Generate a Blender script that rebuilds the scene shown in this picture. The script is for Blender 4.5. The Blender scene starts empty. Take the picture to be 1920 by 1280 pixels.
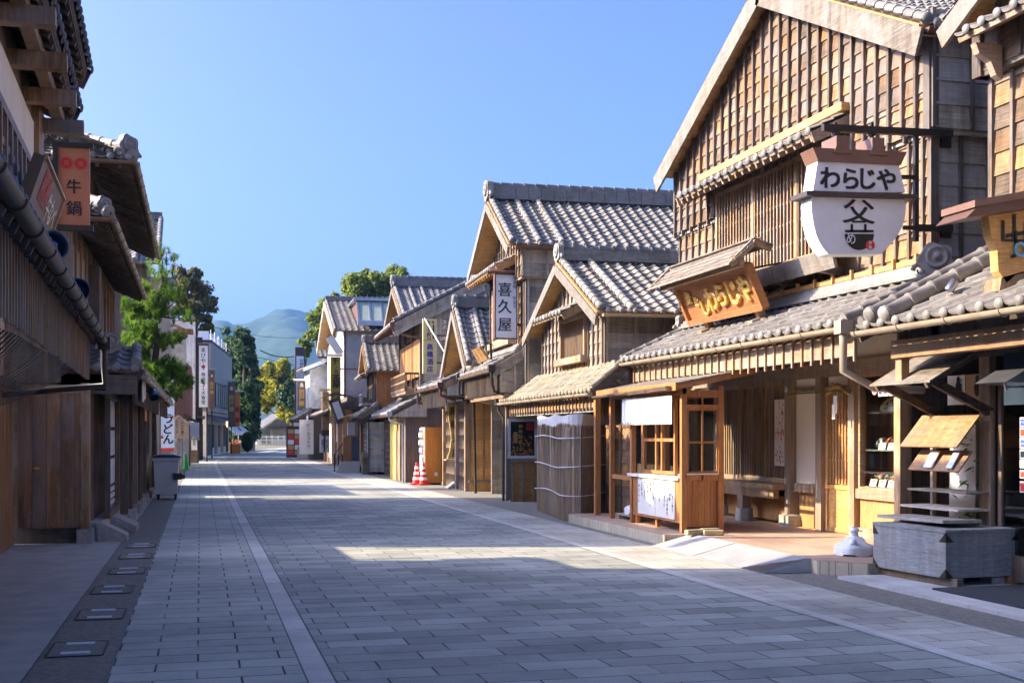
import bpy, math, random
from mathutils import Vector as V, Matrix
R = random.Random(11)
sc = bpy.context.scene
col = sc.collection
# ---------------------------------------------------------------- camera, sky, sun, exposure
TH = math.radians(14.57); ST, CT = math.sin(TH), math.cos(TH); FP = 2250.0; EYE = 1.65; HY = 812.0
cd = bpy.data.cameras.new('camera'); cam = bpy.data.objects.new('camera', cd); col.objects.link(cam)
cam.location = (0, 0, EYE); cam.rotation_euler = (math.radians(90), 0, -TH)
cd.sensor_width = 36; cd.lens = 36 * FP / 1920; cd.shift_y = (HY - 640) / 1920; cd.clip_end = 20000; cd.clip_start = .05
sc.camera = cam
SUN_EL = math.radians(27.5); SX, SY = -.968, .25
sun_az = math.atan2(SX, SY)
w = bpy.data.worlds.new('World'); sc.world = w; w.use_nodes = True
nt = w.node_tree; bg = nt.nodes['Background']
sky = nt.nodes.new('ShaderNodeTexSky'); sky.sky_type = 'NISHITA'; sky.sun_disc = False
sky.sun_elevation = SUN_EL; sky.sun_rotation = sun_az; sky.air_density = .4; sky.dust_density = 5; sky.ozone_density = 10
tint = nt.nodes.new('ShaderNodeMix'); tint.data_type = 'RGBA'; tint.blend_type = 'MULTIPLY'; tint.inputs[0].default_value = 1; tint.inputs[7].default_value = (1, .855, .84, 1)
nt.links.new(sky.outputs[0], tint.inputs[6]); nt.links.new(tint.outputs[2], bg.inputs[0]); bg.inputs[1].default_value = .15
ld = bpy.data.lights.new('sun', 'SUN'); ld.energy = 2.8; ld.angle = math.radians(.5); ld.color = (1, .82, .56)
sun = bpy.data.objects.new('sun', ld); col.objects.link(sun); sun.location = (-40, 10, 40)
sd = V((SX * math.cos(SUN_EL), SY * math.cos(SUN_EL), math.sin(SUN_EL)))
sun.rotation_euler = sd.to_track_quat('Z', 'Y').to_euler()
vs = sc.view_settings; vs.view_transform = 'Standard'; vs.look = 'None'; vs.gamma = 1; vs.exposure = 2.35
sc.display_settings.display_device = 'sRGB'
sc.cycles.use_denoising = True
sc.cycles.max_bounces = 10; sc.cycles.diffuse_bounces = 7; sc.cycles.volume_bounces = 1

# ---------------------------------------------------------------- helpers
def ray(px, py):
    l = (px - 960) / FP
    return V((l * CT + ST, -l * ST + CT, (HY - py) / FP))
def at_y(px, py, Y):
    r = ray(px, py); t = Y / r[1]; return V((r[0] * t, Y, EYE + r[2] * t))
def at_x(px, py, X):
    r = ray(px, py); t = X / r[0]; return V((X, r[1] * t, EYE + r[2] * t))
def ground(px, py, z=0.):
    r = ray(px, py); t = (z - EYE) / r[2]; return V((r[0] * t, r[1] * t, z))
def at_d(px, py, d):
    l = (px - 960) / FP * d
    return V((l * CT + d * ST, -l * ST + d * CT, EYE + (HY - py) / FP * d))

class MB:
    def __init__(s): s.v = []; s.f = []; s.m = []; s.r = []; s.s = []
    def add(s, vs, fs, m=0, r=None, sm=False):
        i = len(s.v); s.v += [tuple(p) for p in vs]
        rr = R.random() if r is None else r
        for f in fs:
            s.f.append(tuple(i + k for k in f)); s.m.append(m); s.r.append(rr); s.s.append(sm)
    def poly(s, pts, m=0, r=None): s.add(pts, [tuple(range(len(pts)))], m, r)
    def box(s, x0, x1, y0, y1, z0, z1, m=0, r=None):
        s.add([(x, y, z) for z in (z0, z1) for y in (y0, y1) for x in (x0, x1)],
              [(0, 2, 3, 1), (4, 5, 7, 6), (0, 1, 5, 4), (2, 6, 7, 3), (0, 4, 6, 2), (1, 3, 7, 5)], m, r)
    def bar(s, a, b, w_, h_, m=0, up=(0, 0, 1), r=None):
        a, b, up = V(a), V(b), V(up); d = (b - a).normalized(); u = d.cross(up)
        if u.length < 1e-4: u = d.cross(V((0, 1, 0)))
        u.normalize(); n = u.cross(d); u = u * w_ / 2; n = n * h_ / 2
        s.add([a - u - n, a + u - n, a + u + n, a - u + n, b - u - n, b + u - n, b + u + n, b - u + n],
              [(0, 1, 2, 3), (7, 6, 5, 4), (0, 4, 5, 1), (1, 5, 6, 2), (2, 6, 7, 3), (3, 7, 4, 0)], m, r)
    def tube(s, pts, rad, n=8, m=0, r=None, caps=True):
        pts = [V(p) for p in pts]; vs = []; fs = []; k = len(pts)
        rads = rad if isinstance(rad, (list, tuple)) else [rad] * k
        ref = None
        for i, p in enumerate(pts):
            d = (pts[min(i + 1, k - 1)] - pts[max(i - 1, 0)]).normalized()
            if ref is None: ref = d.orthogonal().normalized()
            ref = (ref - d * ref.dot(d)).normalized(); b = d.cross(ref)
            for j in range(n):
                a = 2 * math.pi * j / n; vs.append(p + (ref * math.cos(a) + b * math.sin(a)) * rads[i])
        for i in range(k - 1):
            for j in range(n):
                j2 = (j + 1) % n; fs.append((i * n + j, i * n + j2, (i + 1) * n + j2, (i + 1) * n + j))
        rr = R.random() if r is None else r
        s.add(vs, fs, m, rr, True)
        if caps:
            s.add(vs[:n], [tuple(range(n - 1, -1, -1))], m, rr); s.add(vs[-n:], [tuple(range(n))], m, rr)
    def dome(s, c, ax, rad, n=8, m=0, flat=.5, r=None):
        c = V(c); ax = V(ax).normalized(); a = ax.orthogonal().normalized(); b = ax.cross(a); vs = []; fs = []
        for (q, h) in ((1, 0), (.85, .55), (.5, .85)):
            for j in range(n):
                t = 2 * math.pi * j / n; vs.append(c + (a * math.cos(t) + b * math.sin(t)) * rad * q + ax * rad * h * flat)
        vs.append(c + ax * rad * flat)
        for i in range(2):
            for j in range(n): fs.append((i * n + j, i * n + (j + 1) % n, (i + 1) * n + (j + 1) % n, (i + 1) * n + j))
        for j in range(n): fs.append((2 * n + j, 2 * n + (j + 1) % n, 3 * n))
        s.add(vs, fs, m, r, True)
    def ball(s, c, rx, ry=None, rz=None, n=12, m=0, r=None):
        ry = ry or rx; rz = rz or rx; vs = []; fs = []; h = n // 2
        for i in range(h + 1):
            t = math.pi * i / h
            for j in range(n):
                a = 2 * math.pi * j / n
                vs.append((c[0] + rx * math.sin(t) * math.cos(a), c[1] + ry * math.sin(t) * math.sin(a), c[2] + rz * math.cos(t)))
        for i in range(h):
            for j in range(n): fs.append((i * n + j, (i + 1) * n + j, (i + 1) * n + (j + 1) % n, i * n + (j + 1) % n))
        s.add(vs, fs, m, r, True)
    def lathe(s, c, prof, n=16, m=0, r=None, ax=(0, 0, 1), sm=True):
        c = V(c); ax = V(ax).normalized(); a = ax.orthogonal().normalized(); b = ax.cross(a); vs = []; fs = []
        for (q, h) in prof:
            for j in range(n):
                t = 2 * math.pi * j / n; vs.append(c + (a * math.cos(t) + b * math.sin(t)) * q + ax * h)
        for i in range(len(prof) - 1):
            for j in range(n): fs.append((i * n + j, i * n + (j + 1) % n, (i + 1) * n + (j + 1) % n, (i + 1) * n + j))
        s.add(vs, fs, m, r, sm)
    def extr(s, pts, vec, m=0, r=None):
        pts = [V(p) for p in pts]; vec = V(vec); n = len(pts)
        s.add(pts + [p + vec for p in pts],
              [tuple(range(n)), tuple(range(2 * n - 1, n - 1, -1))] + [(i, i + n, (i + 1) % n + n, (i + 1) % n) for i in range(n)], m, r)

ORG = {}
def tag(o, label=None, cat=None, group=None, kind=None):
    if label: o['label'] = label
    if cat: o['category'] = cat
    if group: o['group'] = group
    if kind: o['kind'] = kind
    return o
def thing(name, label, cat, loc, yaw=0, group=None):
    o = bpy.data.objects.new(name, None); col.objects.link(o); o.empty_display_size = .2
    o.location = loc; o.rotation_euler = (0, 0, -math.radians(yaw)); ORG[o] = V(loc)
    return tag(o, label, cat, group)
def build(mb, name, mats, parent=None, loc=None, yaw=0, label=None):
    org = ORG[parent] if parent else V(loc or (0, 0, 0))
    me = bpy.data.meshes.new(name)
    me.from_pydata([(p[0] - org[0], p[1] - org[1], p[2] - org[2]) for p in mb.v], [], mb.f)
    for m in (mats if isinstance(mats, (list, tuple)) else [mats]): me.materials.append(m)
    me.polygons.foreach_set('material_index', mb.m)
    me.polygons.foreach_set('use_smooth', mb.s)
    a = me.attributes.new('rnd', 'FLOAT', 'FACE'); a.data.foreach_set('value', mb.r)
    me.update()
    o = bpy.data.objects.new(name, me); col.objects.link(o)
    if parent: o.parent = parent
    else: o.location = org; o.rotation_euler = (0, 0, -math.radians(yaw))
    ORG[o] = org
    if label: o['label'] = label
    return o
def solo(mb, name, mats, label, cat, loc, yaw=0, group=None):
    return tag(build(mb, name, mats, None, loc, yaw), label, cat, group)
def struct(mb, name, mats):
    return tag(build(mb, name, mats), kind='structure')
def copy_tree(o, parent=None):
    c = o.copy(); col.objects.link(c); c.parent = parent
    if o in ORG: ORG[c] = ORG[o]
    for ch in list(o.children): copy_tree(ch, c)
    return c

GL = {}
def glyph(ch, bold=0., ext=0.):
    k = (ch, bold, ext)
    if k not in GL:
        c = bpy.data.curves.new('glyph', 'FONT'); c.body = ch; c.size = 1; c.offset = bold; c.extrude = ext; c.resolution_u = 3
        if ext: c.bevel_depth = ext * .6; c.bevel_resolution = 0
        o = bpy.data.objects.new('glyph', c); col.objects.link(o)
        dg = bpy.context.evaluated_depsgraph_get(); dg.update()
        m = bpy.data.meshes.new_from_object(o.evaluated_get(dg))
        vs_ = [tuple(v.co) for v in m.vertices]; fs_ = [tuple(p.vertices) for p in m.polygons]
        bpy.data.objects.remove(o); bpy.data.meshes.remove(m); bpy.data.curves.remove(c)
        xs = [v[0] for v in vs_] or [0]; ys = [v[1] for v in vs_] or [0]
        cx, cy = (min(xs) + max(xs)) / 2, (min(ys) + max(ys)) / 2
        GL[k] = ([(v[0] - cx, v[1] - cy, v[2]) for v in vs_], fs_)
    return GL[k]
def char(mb, ch, c, ux, uy, size, m=0, bold=.02, ext=0., sx=1., sy=1., slant=0.):
    vs_, fs_ = glyph(ch, 0, ext); c, ux, uy = V(c), V(ux), V(uy); n = ux.cross(uy); k = bold * .8
    for i, (dx, dy) in enumerate(((0, 0), (k, k * .6), (-k, k * .6), (k, -k * .6), (-k, -k * .6)) if bold > .008 else ((0, 0),)):
        mb.add([c + ux * ((v[0] + dx) * size * sx) + uy * ((v[1] + dy) * size * sy) + n * (v[2] * size + i * .0004) for v in vs_], fs_, m)
def vtext(mb, s_, top, ux, uy, size, pitch=1.08, **k):
    """characters one under another, top = middle of the upper edge"""
    for i, ch in enumerate(s_):
        if ch != ' ': char(mb, ch, V(top) - V(uy) * size * pitch * (i + .5), ux, uy, size, **k)
def htext(mb, s_, left, ux, uy, size, pitch=1.02, **k):
    for i, ch in enumerate(s_):
        if ch != ' ': char(mb, ch, V(left) + V(ux) * size * pitch * (i + .5), ux, uy, size, **k)
EX, EY, EZ = V((1, 0, 0)), V((0, 1, 0)), V((0, 0, 1))

# ---------------------------------------------------------------- materials
def _new(name):
    m = bpy.data.materials.new(name); m.use_nodes = True; t = m.node_tree
    return m, t, t.nodes['Principled BSDF']
def N(t, ty, **kw):
    n = t.nodes.new(ty)
    for k, v in kw.items():
        if k in n.inputs: n.inputs[k].default_value = v
        else: setattr(n, k, v)
    return n
def L(t, a, b): t.links.new(a, b)
def c4(c): return (c[0], c[1], c[2], 1)
def mix(t, f, a, b, mode='MIX'):
    n = t.nodes.new('ShaderNodeMix'); n.data_type = 'RGBA'; n.blend_type = mode
    for i, x in ((0, f), (6, a), (7, b)):
        if hasattr(x, 'links'): L(t, x, n.inputs[i])
        else: n.inputs[i].default_value = x if i == 0 else c4(x)
    return n.outputs[2]
def ramp(t, src, lo, hi):
    n = N(t, 'ShaderNodeMapRange'); n.inputs['From Min'].default_value = lo; n.inputs['From Max'].default_value = hi
    L(t, src, n.inputs['Value']); return n.outputs[0]
def coords(t, scale, rnd=0.):
    tc = N(t, 'ShaderNodeTexCoord'); mp = N(t, 'ShaderNodeMapping'); mp.inputs['Scale'].default_value = scale
    src = tc.outputs['Object']
    if rnd:
        at = N(t, 'ShaderNodeAttribute', attribute_name='rnd'); ml = N(t, 'ShaderNodeVectorMath', operation='MULTIPLY_ADD')
        L(t, at.outputs['Fac'], ml.inputs[0]); ml.inputs[1].default_value = (rnd, rnd * .7, rnd * 1.3); L(t, src, ml.inputs[2]); src = ml.outputs[0]
    L(t, src, mp.inputs['Vector']); return mp.outputs[0]
def noise(t, vec, scale, detail=4, rough=.6):
    n = N(t, 'ShaderNodeTexNoise'); n.inputs['Scale'].default_value = scale; n.inputs['Detail'].default_value = detail; n.inputs['Roughness'].default_value = rough
    L(t, vec, n.inputs['Vector']); return n.outputs[0]
def bump(t, b, src, st, dist=.01):
    n = N(t, 'ShaderNodeBump'); n.inputs['Strength'].default_value = st; n.inputs['Distance'].default_value = dist
    L(t, src, n.inputs['Height']); L(t, n.outputs[0], b.inputs['Normal'])
def rndfac(t): return N(t, 'ShaderNodeAttribute', attribute_name='rnd').outputs['Fac']

def wood(name, dark, light, warm, d='h', rough=.75, warmth=.5, vary=.55, silver=1.):
    m, t, b = _new(name)
    s_ = {'h': (1.3, 1.3, 26), 'v': (26, 26, 1.3), 'i': (6, 6, 6)}[d]
    v = coords(t, s_, 37.)
    g = ramp(t, noise(t, v, 1.6, 7, .65), .34, .66)
    blot = ramp(t, noise(t, coords(t, (.55, .55, .8), 3.), 1.7, 3), .38, .66)
    r_ = rndfac(t)
    c = mix(t, g, dark, light)
    f = N(t, 'ShaderNodeMath', operation='MULTIPLY'); L(t, blot, f.inputs[0]); f.inputs[1].default_value = warmth
    c = mix(t, f.outputs[0], c, warm)
    hs = N(t, 'ShaderNodeMapRange'); hs.inputs['To Min'].default_value = 1 - vary * .6; hs.inputs['To Max'].default_value = 1 + vary * .4; L(t, r_, hs.inputs['Value'])
    c = mix(t, 1., c, hs.outputs[0], 'MULTIPLY')
    fine = ramp(t, noise(t, coords(t, tuple(x * 3 for x in s_), 11.), 2.2, 4, .7), .35, .62)
    dk = N(t, 'ShaderNodeMapRange'); dk.inputs['To Min'].default_value = .62; dk.inputs['To Max'].default_value = 1.08; L(t, fine, dk.inputs['Value'])
    c = mix(t, 1., c, dk.outputs[0], 'MULTIPLY')
    # rain streaks and silvering
    stv = N(t, 'ShaderNodeMapRange'); stv.inputs['From Min'].default_value = .36; stv.inputs['From Max'].default_value = .62; stv.inputs['To Min'].default_value = 1 - .45 * min(1, silver + .25); stv.inputs['To Max'].default_value = 1.1
    L(t, noise(t, coords(t, (5, 5, .55)), 1.5, 6, .7), stv.inputs['Value']); c = mix(t, 1., c, stv.outputs[0], 'MULTIPLY')
    gf = N(t, 'ShaderNodeMath', operation='MULTIPLY'); L(t, ramp(t, noise(t, coords(t, (1, 1, 1.2), 6.), 1.1, 5, .65), .47, .62), gf.inputs[0]); gf.inputs[1].default_value = .38 * silver
    lum = tuple(sum(light) / 3 * q for q in (1.05, 1., .93)); c = mix(t, gf.outputs[0], c, lum)
    bw_ = N(t, 'ShaderNodeMath', operation='MULTIPLY'); sn = N(t, 'ShaderNodeMath', operation='FRACT'); s7 = N(t, 'ShaderNodeMath', operation='MULTIPLY'); L(t, r_, s7.inputs[0]); s7.inputs[1].default_value = 7.31; L(t, s7.outputs[0], sn.inputs[0]); L(t, ramp(t, sn.outputs[0], .35, 1.), bw_.inputs[0]); bw_.inputs[1].default_value = .42 * silver; c = mix(t, bw_.outputs[0], c, tuple(x * .72 for x in lum))
    L(t, c, b.inputs['Base Color']); b.inputs['Roughness'].default_value = rough
    b.inputs['Specular IOR Level'].default_value = .25
    bump(t, b, g, .35, .006)
    return m
def plain(name, c1, c2=None, rough=.6, metal=0., scale=3., bumpy=0., vary=.2, spec=.4, detail=5):
    m, t, b = _new(name); c2 = c2 or tuple(x * .75 for x in c1)
    n_ = noise(t, coords(t, (1, 1, 1), 5.), scale, detail)
    c = mix(t, ramp(t, n_, .36, .66), c2, c1)
    hs = N(t, 'ShaderNodeMapRange'); hs.inputs['To Min'].default_value = 1 - vary; hs.inputs['To Max'].default_value = 1 + vary * .4; L(t, rndfac(t), hs.inputs['Value'])
    c = mix(t, 1., c, hs.outputs[0], 'MULTIPLY')
    L(t, c, b.inputs['Base Color']); b.inputs['Roughness'].default_value = rough; b.inputs['Metallic'].default_value = metal
    b.inputs['Specular IOR Level'].default_value = spec
    if bumpy: bump(t, b, noise(t, coords(t, (1, 1, 1), 5.), scale * 6, 6), bumpy, .01)
    return m
def tilemat(name, c1, c2, stain, st=.4, rough=.58):
    m, t, b = _new(name)
    n_ = noise(t, coords(t, (1, 1, 1), 13.), 7, 6)
    c = mix(t, ramp(t, n_, .3, .7), c2, c1)
    hs = N(t, 'ShaderNodeMapRange'); hs.inputs['To Min'].default_value = .74; hs.inputs['To Max'].default_value = 1.12; L(t, rndfac(t), hs.inputs['Value'])
    c = mix(t, 1., c, hs.outputs[0], 'MULTIPLY')
    f = N(t, 'ShaderNodeMath', operation='MULTIPLY'); L(t, ramp(t, noise(t, coords(t, (1, 1, 1)), 2.3, 8, .7), .48, .62), f.inputs[0]); f.inputs[1].default_value = st
    c = mix(t, f.outputs[0], c, stain)
    L(t, c, b.inputs['Base Color']); b.inputs['Roughness'].default_value = rough; b.inputs['Specular IOR Level'].default_value = .35
    bump(t, b, n_, .12, .01)
    return m
def paving(name, c1, c2, bw, bh, off, mort, rot=0., msize=.012, rough=.8, speck=.35, bumpst=.3):
    m, t, b = _new(name)
    tc = N(t, 'ShaderNodeTexCoord'); mp = N(t, 'ShaderNodeMapping'); mp.inputs['Rotation'].default_value = (0, 0, rot)
    # hand laid: joints wander a few millimetres
    wv = N(t, 'ShaderNodeTexNoise'); wv.inputs['Scale'].default_value = 1.1; L(t, tc.outputs['Object'], wv.inputs['Vector'])
    vm = N(t, 'ShaderNodeVectorMath', operation='MULTIPLY_ADD'); L(t, wv.outputs['Color'], vm.inputs[0]); vm.inputs[1].default_value = (.03, .03, 0); L(t, tc.outputs['Object'], vm.inputs[2])
    L(t, vm.outputs[0], mp.inputs['Vector'])
    br = N(t, 'ShaderNodeTexBrick'); L(t, mp.outputs[0], br.inputs['Vector'])
    br.offset = off; br.inputs['Scale'].default_value = 1; br.inputs['Brick Width'].default_value = bw; br.inputs['Row Height'].default_value = bh
    br.inputs['Mortar Size'].default_value = msize; br.inputs['Mortar Smooth'].default_value = .1; br.inputs['Bias'].default_value = 0
    br.inputs['Color1'].default_value = c4(c1); br.inputs['Color2'].default_value = c4(c2); br.inputs['Mortar'].default_value = c4([(p + q) / 2 for p, q in zip(c1, c2)])
    jf = N(t, 'ShaderNodeMath', operation='MULTIPLY'); L(t, br.outputs['Fac'], jf.inputs[0]); L(t, ramp(t, noise(t, tc.outputs['Object'], 1.7, 5, .75), .30, .52), jf.inputs[1])
    c = mix(t, jf.outputs[0], br.outputs['Color'], mort)
    sp = noise(t, tc.outputs['Object'], 90, 3, .8)
    d = N(t, 'ShaderNodeMapRange'); d.inputs['From Min'].default_value = .3; d.inputs['From Max'].default_value = .7; d.inputs['To Min'].default_value = 1 - speck; d.inputs['To Max'].default_value = 1 + speck; L(t, sp, d.inputs['Value'])
    c = mix(t, 1., c, d.outputs[0], 'MULTIPLY')
    st = N(t, 'ShaderNodeMapRange'); st.inputs['From Min'].default_value = .35; st.inputs['From Max'].default_value = .65; st.inputs['To Min'].default_value = .68; st.inputs['To Max'].default_value = 1.14; L(t, noise(t, tc.outputs['Object'], .55, 8, .7), st.inputs['Value'])
    c = mix(t, 1., c, st.outputs[0], 'MULTIPLY')
    sp2 = N(t, 'ShaderNodeMapRange'); sp2.inputs['From Min'].default_value = .60; sp2.inputs['From Max'].default_value = .68; sp2.inputs['To Min'].default_value = 1; sp2.inputs['To Max'].default_value = .72; L(t, noise(t, tc.outputs['Object'], 3.1, 6, .75), sp2.inputs['Value']); c = mix(t, 1., c, sp2.outputs[0], 'MULTIPLY')
    L(t, c, b.inputs['Base Color']); b.inputs['Roughness'].default_value = rough; b.inputs['Specular IOR Level'].default_value = .3
    inv = N(t, 'ShaderNodeMath', operation='SUBTRACT'); inv.inputs[0].default_value = 1; L(t, br.outputs['Fac'], inv.inputs[1])
    ad = N(t, 'ShaderNodeMath', operation='MULTIPLY_ADD'); L(t, sp, ad.inputs[0]); ad.inputs[1].default_value = .35; L(t, inv.outputs[0], ad.inputs[2])
    bump(t, b, ad.outputs[0], bumpst, .008)
    return m
def glassmat(name, tint=(.9, .95, .95), refl=.14):
    m, t, b = _new(name); t.nodes.remove(b)
    tr = N(t, 'ShaderNodeBsdfTransparent'); tr.inputs[0].default_value = c4(tint)
    gl = N(t, 'ShaderNodeBsdfGlossy'); gl.inputs['Roughness'].default_value = .02
    lw = N(t, 'ShaderNodeLayerWeight'); lw.inputs[0].default_value = .5
    pw = N(t, 'ShaderNodeMath', operation='POWER'); L(t, lw.outputs['Facing'], pw.inputs[0]); pw.inputs[1].default_value = 3.
    ad = N(t, 'ShaderNodeMath', operation='MULTIPLY_ADD'); L(t, pw.outputs[0], ad.inputs[0]); ad.inputs[1].default_value = .5; ad.inputs[2].default_value = refl * .4
    mx = N(t, 'ShaderNodeMixShader'); L(t, ad.outputs[0], mx.inputs[0]); L(t, tr.outputs[0], mx.inputs[1]); L(t, gl.outputs[0], mx.inputs[2])
    L(t, mx.outputs[0], t.nodes['Material Output'].inputs[0]); return m
def leafmat(name, a, b_, c_, trans=.35):
    m, t, b = _new(name)
    r_ = rndfac(t); c = mix(t, ramp(t, r_, 0, .6), a, b_); c = mix(t, ramp(t, r_, .65, 1), c, c_)
    L(t, c, b.inputs['Base Color']); b.inputs['Roughness'].default_value = .55; b.inputs['Specular IOR Level'].default_value = .3
    tl = N(t, 'ShaderNodeBsdfTranslucent'); L(t, c, tl.inputs[0]); mx = N(t, 'ShaderNodeMixShader'); mx.inputs[0].default_value = trans
    L(t, b.outputs[0], mx.inputs[1]); L(t, tl.outputs[0], mx.inputs[2]); L(t, mx.outputs[0], t.nodes['Material Output'].inputs[0]); return m
def emis(name, c, s_):
    m, t, b = _new(name); b.inputs['Base Color'].default_value = c4(c); b.inputs['Emission Color'].default_value = c4(c); b.inputs['Emission Strength'].default_value = s_; return m

M = {}
M['board'] = wood('weathered_board', (.09, .06, .036), (.32, .225, .135), (.45, .215, .06), 'h', warmth=.9, vary=.75)
M['board_grey'] = wood('grey_board', (.30, .255, .19), (.60, .53, .41), (.55, .42, .26), 'h', warmth=.35)
M['board_v'] = wood('weathered_board_upright', (.14, .09, .055), (.36, .26, .165), (.44, .22, .08), 'v', warmth=.5)
M['batten'] = wood('batten', (.09, .065, .05), (.22, .17, .13), (.24, .15, .08), 'v', warmth=.3)
M['beam'] = wood('beam', (.25, .155, .08), (.50, .34, .20), (.54, .31, .12), 'h', warmth=.45, vary=.3)
M['post'] = wood('post', (.25, .155, .08), (.50, .335, .19), (.54, .31, .12), 'v', warmth=.45, vary=.25)
M['honey'] = wood('honey_board', (.44, .22, .07), (.64, .37, .145), (.68, .36, .10), 'h', silver=.15, warmth=.5, vary=.35)
M['honey_v'] = wood('honey_board_upright', (.44, .22, .075), (.64, .37, .15), (.68, .35, .11), 'v', silver=.15, warmth=.5, vary=.3)
M['redwood'] = wood('red_brown_board', (.34, .135, .045), (.52, .23, .08), (.56, .25, .07), 'v', silver=.15, warmth=.5, vary=.15, rough=.5)
M['redwood_h'] = wood('red_brown_sign_board', (.30, .11, .035), (.46, .19, .065), (.5, .21, .06), 'h', silver=.15, warmth=.5, vary=.12, rough=.5)
M['pale'] = wood('silvered_board', (.15, .125, .09), (.31, .265, .205), (.29, .205, .12), 'h', warmth=.5, vary=.25)
M['dark'] = wood('dark_timber', (.075, .055, .04), (.20, .145, .10), (.22, .135, .07), 'h', warmth=.3)
M['dark_v'] = wood('dark_timber_upright', (.09, .063, .043), (.25, .175, .115), (.27, .16, .075), 'v', warmth=.3)
M['brown_v'] = wood('brown_stained_board', (.27, .14, .065), (.45, .26, .125), (.50, .27, .105), 'v', warmth=.45, vary=.4, rough=.55)
M['mid_v'] = wood('mid_brown_board', (.30, .19, .10), (.48, .32, .18), (.52, .31, .14), 'v', warmth=.4, vary=.2)
M['soffit'] = wood('soffit_board', (.36, .19, .07), (.55, .33, .14), (.66, .38, .12), 'h', silver=.15, warmth=.6, vary=.25)
M['tile'] = tilemat('roof_tile', (.29, .27, .24), (.17, .16, .145), (.12, .11, .09), .5)
M['tile_blue'] = tilemat('blue_grey_roof_tile', (.27, .265, .255), (.155, .155, .155), (.11, .105, .09), .45)
M['tile_old'] = tilemat('old_roof_tile', (.33, .31, .27), (.18, .17, .15), (.10, .09, .07), .6, .6)
M['tile_moss'] = tilemat('lichen_roof_tile', (.34, .31, .24), (.17, .15, .11), (.36, .31, .18), .75, .75)
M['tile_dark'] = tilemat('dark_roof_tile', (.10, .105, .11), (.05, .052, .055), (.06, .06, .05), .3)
M['plaster'] = plain('cream_plaster', (.74, .66, .52), (.66, .57, .43), .85, scale=2)
M['cream'] = plain('cream_panel', (.80, .73, .60), (.76, .68, .54), .7, scale=1.5, vary=.05)
M['amber_board'] = wood('amber_board', (.26, .14, .06), (.46, .27, .13), (.50, .27, .11), 'h', warmth=.5, vary=.25, silver=.5)
M['white'] = plain('white_paint', (.80, .80, .78), (.70, .70, .67), .5, scale=2, vary=.05)
M['whitedirty'] = plain('stained_white_wall', (.74, .73, .70), (.42, .42, .40), .7, scale=2.2, vary=.05, detail=9)
M['yellowplaster'] = plain('yellow_earth_plaster', (.55, .40, .10), (.48, .33, .08), .9, scale=14, bumpy=.3)
M['copper'] = plain('brown_gutter', (.30, .21, .13), (.22, .15, .09), .4, .4, vary=.1)
M['gutter_tan'] = plain('tan_gutter', (.46, .38, .27), (.36, .29, .2), .4, .2, vary=.1)
M['gutter_black'] = plain('black_gutter', (.05, .044, .038), (.035, .03, .027), .45, .2, vary=.1)
M['iron'] = plain('dark_iron', (.035, .03, .028), (.05, .038, .028), .5, .4)
M['iron_brown'] = plain('brown_steel', (.16, .085, .06), (.12, .065, .05), .5, .2)
M['steel'] = plain('steel', (.55, .56, .58), (.4, .41, .43), .3, .9)
M['chrome'] = plain('polished_steel', (.8, .82, .85), (.7, .72, .75), .15, 1.)
M['stone'] = plain('granite', (.46, .43, .38), (.33, .31, .27), .85, scale=18, bumpy=.2)
M['concrete'] = plain('concrete', (.44, .435, .38), (.33, .325, .29), .9, scale=3, bumpy=.25, detail=9)
M['asphalt'] = plain('worn_asphalt', (.29, .265, .215), (.17, .16, .13), .9, scale=22, bumpy=.4, detail=8)
M['black'] = plain('black_ink', (.012, .012, .012), (.02, .02, .02), .6, vary=.02)
M['navyink'] = plain('blue_black_ink', (.03, .055, .075), (.02, .04, .06), .6, vary=.02)
M['blueink'] = plain('blue_paint', (.03, .03, .28), (.03, .03, .22), .5, vary=.02)
M['red'] = plain('red_paint', (.62, .02, .02), (.55, .02, .02), .45, vary=.05)
M['redink'] = plain('red_ink', (.55, .05, .03), (.5, .04, .03), .6, vary=.05)
M['orange'] = plain('orange_paint', (.75, .22, .03), (.68, .18, .03), .5, vary=.05)
M['gold'] = plain('gilded_letters', (.72, .45, .12), (.6, .36, .09), .4, .25, vary=.05)
M['signwhite'] = plain('white_enamel', (.78, .78, .76), (.62, .62, .6), .35, scale=1.6, vary=.04, detail=9)
M['signblue'] = plain('pale_blue_enamel', (.66, .72, .78), (.62, .69, .76), .35, scale=1.5, vary=.03)
M['ochre'] = plain('ochre_sign', (.42, .30, .045), (.36, .25, .03), .5, scale=3, vary=.05)
M['yellowsign'] = plain('faded_yellow_sign', (.80, .64, .28), (.72, .55, .22), .5, scale=4, vary=.08)
M['tan'] = plain('tan_sign', (.50, .30, .15), (.42, .25, .12), .5, scale=3, vary=.05)
M['rust'] = plain('rust_brown_board', (.46, .17, .075), (.40, .145, .06), .5, scale=3, vary=.04)
M['brownpaint'] = plain('brown_enamel', (.20, .11, .075), (.17, .09, .06), .4, vary=.05)
M['darkpaint'] = plain('dark_painted_metal', (.05, .04, .035), (.06, .045, .04), .5, vary=.05)
M['green'] = plain('bright_green_plastic', (.02, .48, .04), (.02, .42, .04), .4, vary=.04)
M['binbody'] = plain('galvanised_bin', (.55, .57, .54), (.46, .48, .455), .45, .1, scale=2, vary=.05)
M['binlid'] = plain('blue_bin_lid', (.03, .05, .10), (.025, .04, .08), .4, vary=.05)
M['plastic_w'] = plain('white_plastic', (.82, .83, .84), (.76, .77, .78), .35, vary=.05)
M['cloth'] = plain('white_cloth', (.84, .83, .80), (.78, .77, .74), .9, vary=.05)
M['navy'] = plain('navy_cloth', (.02, .035, .06), (.015, .03, .05), .9, vary=.05)
M['tarp'] = plain('white_sheet', (.74, .72, .68), (.64, .62, .58), .6, scale=5)
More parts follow.
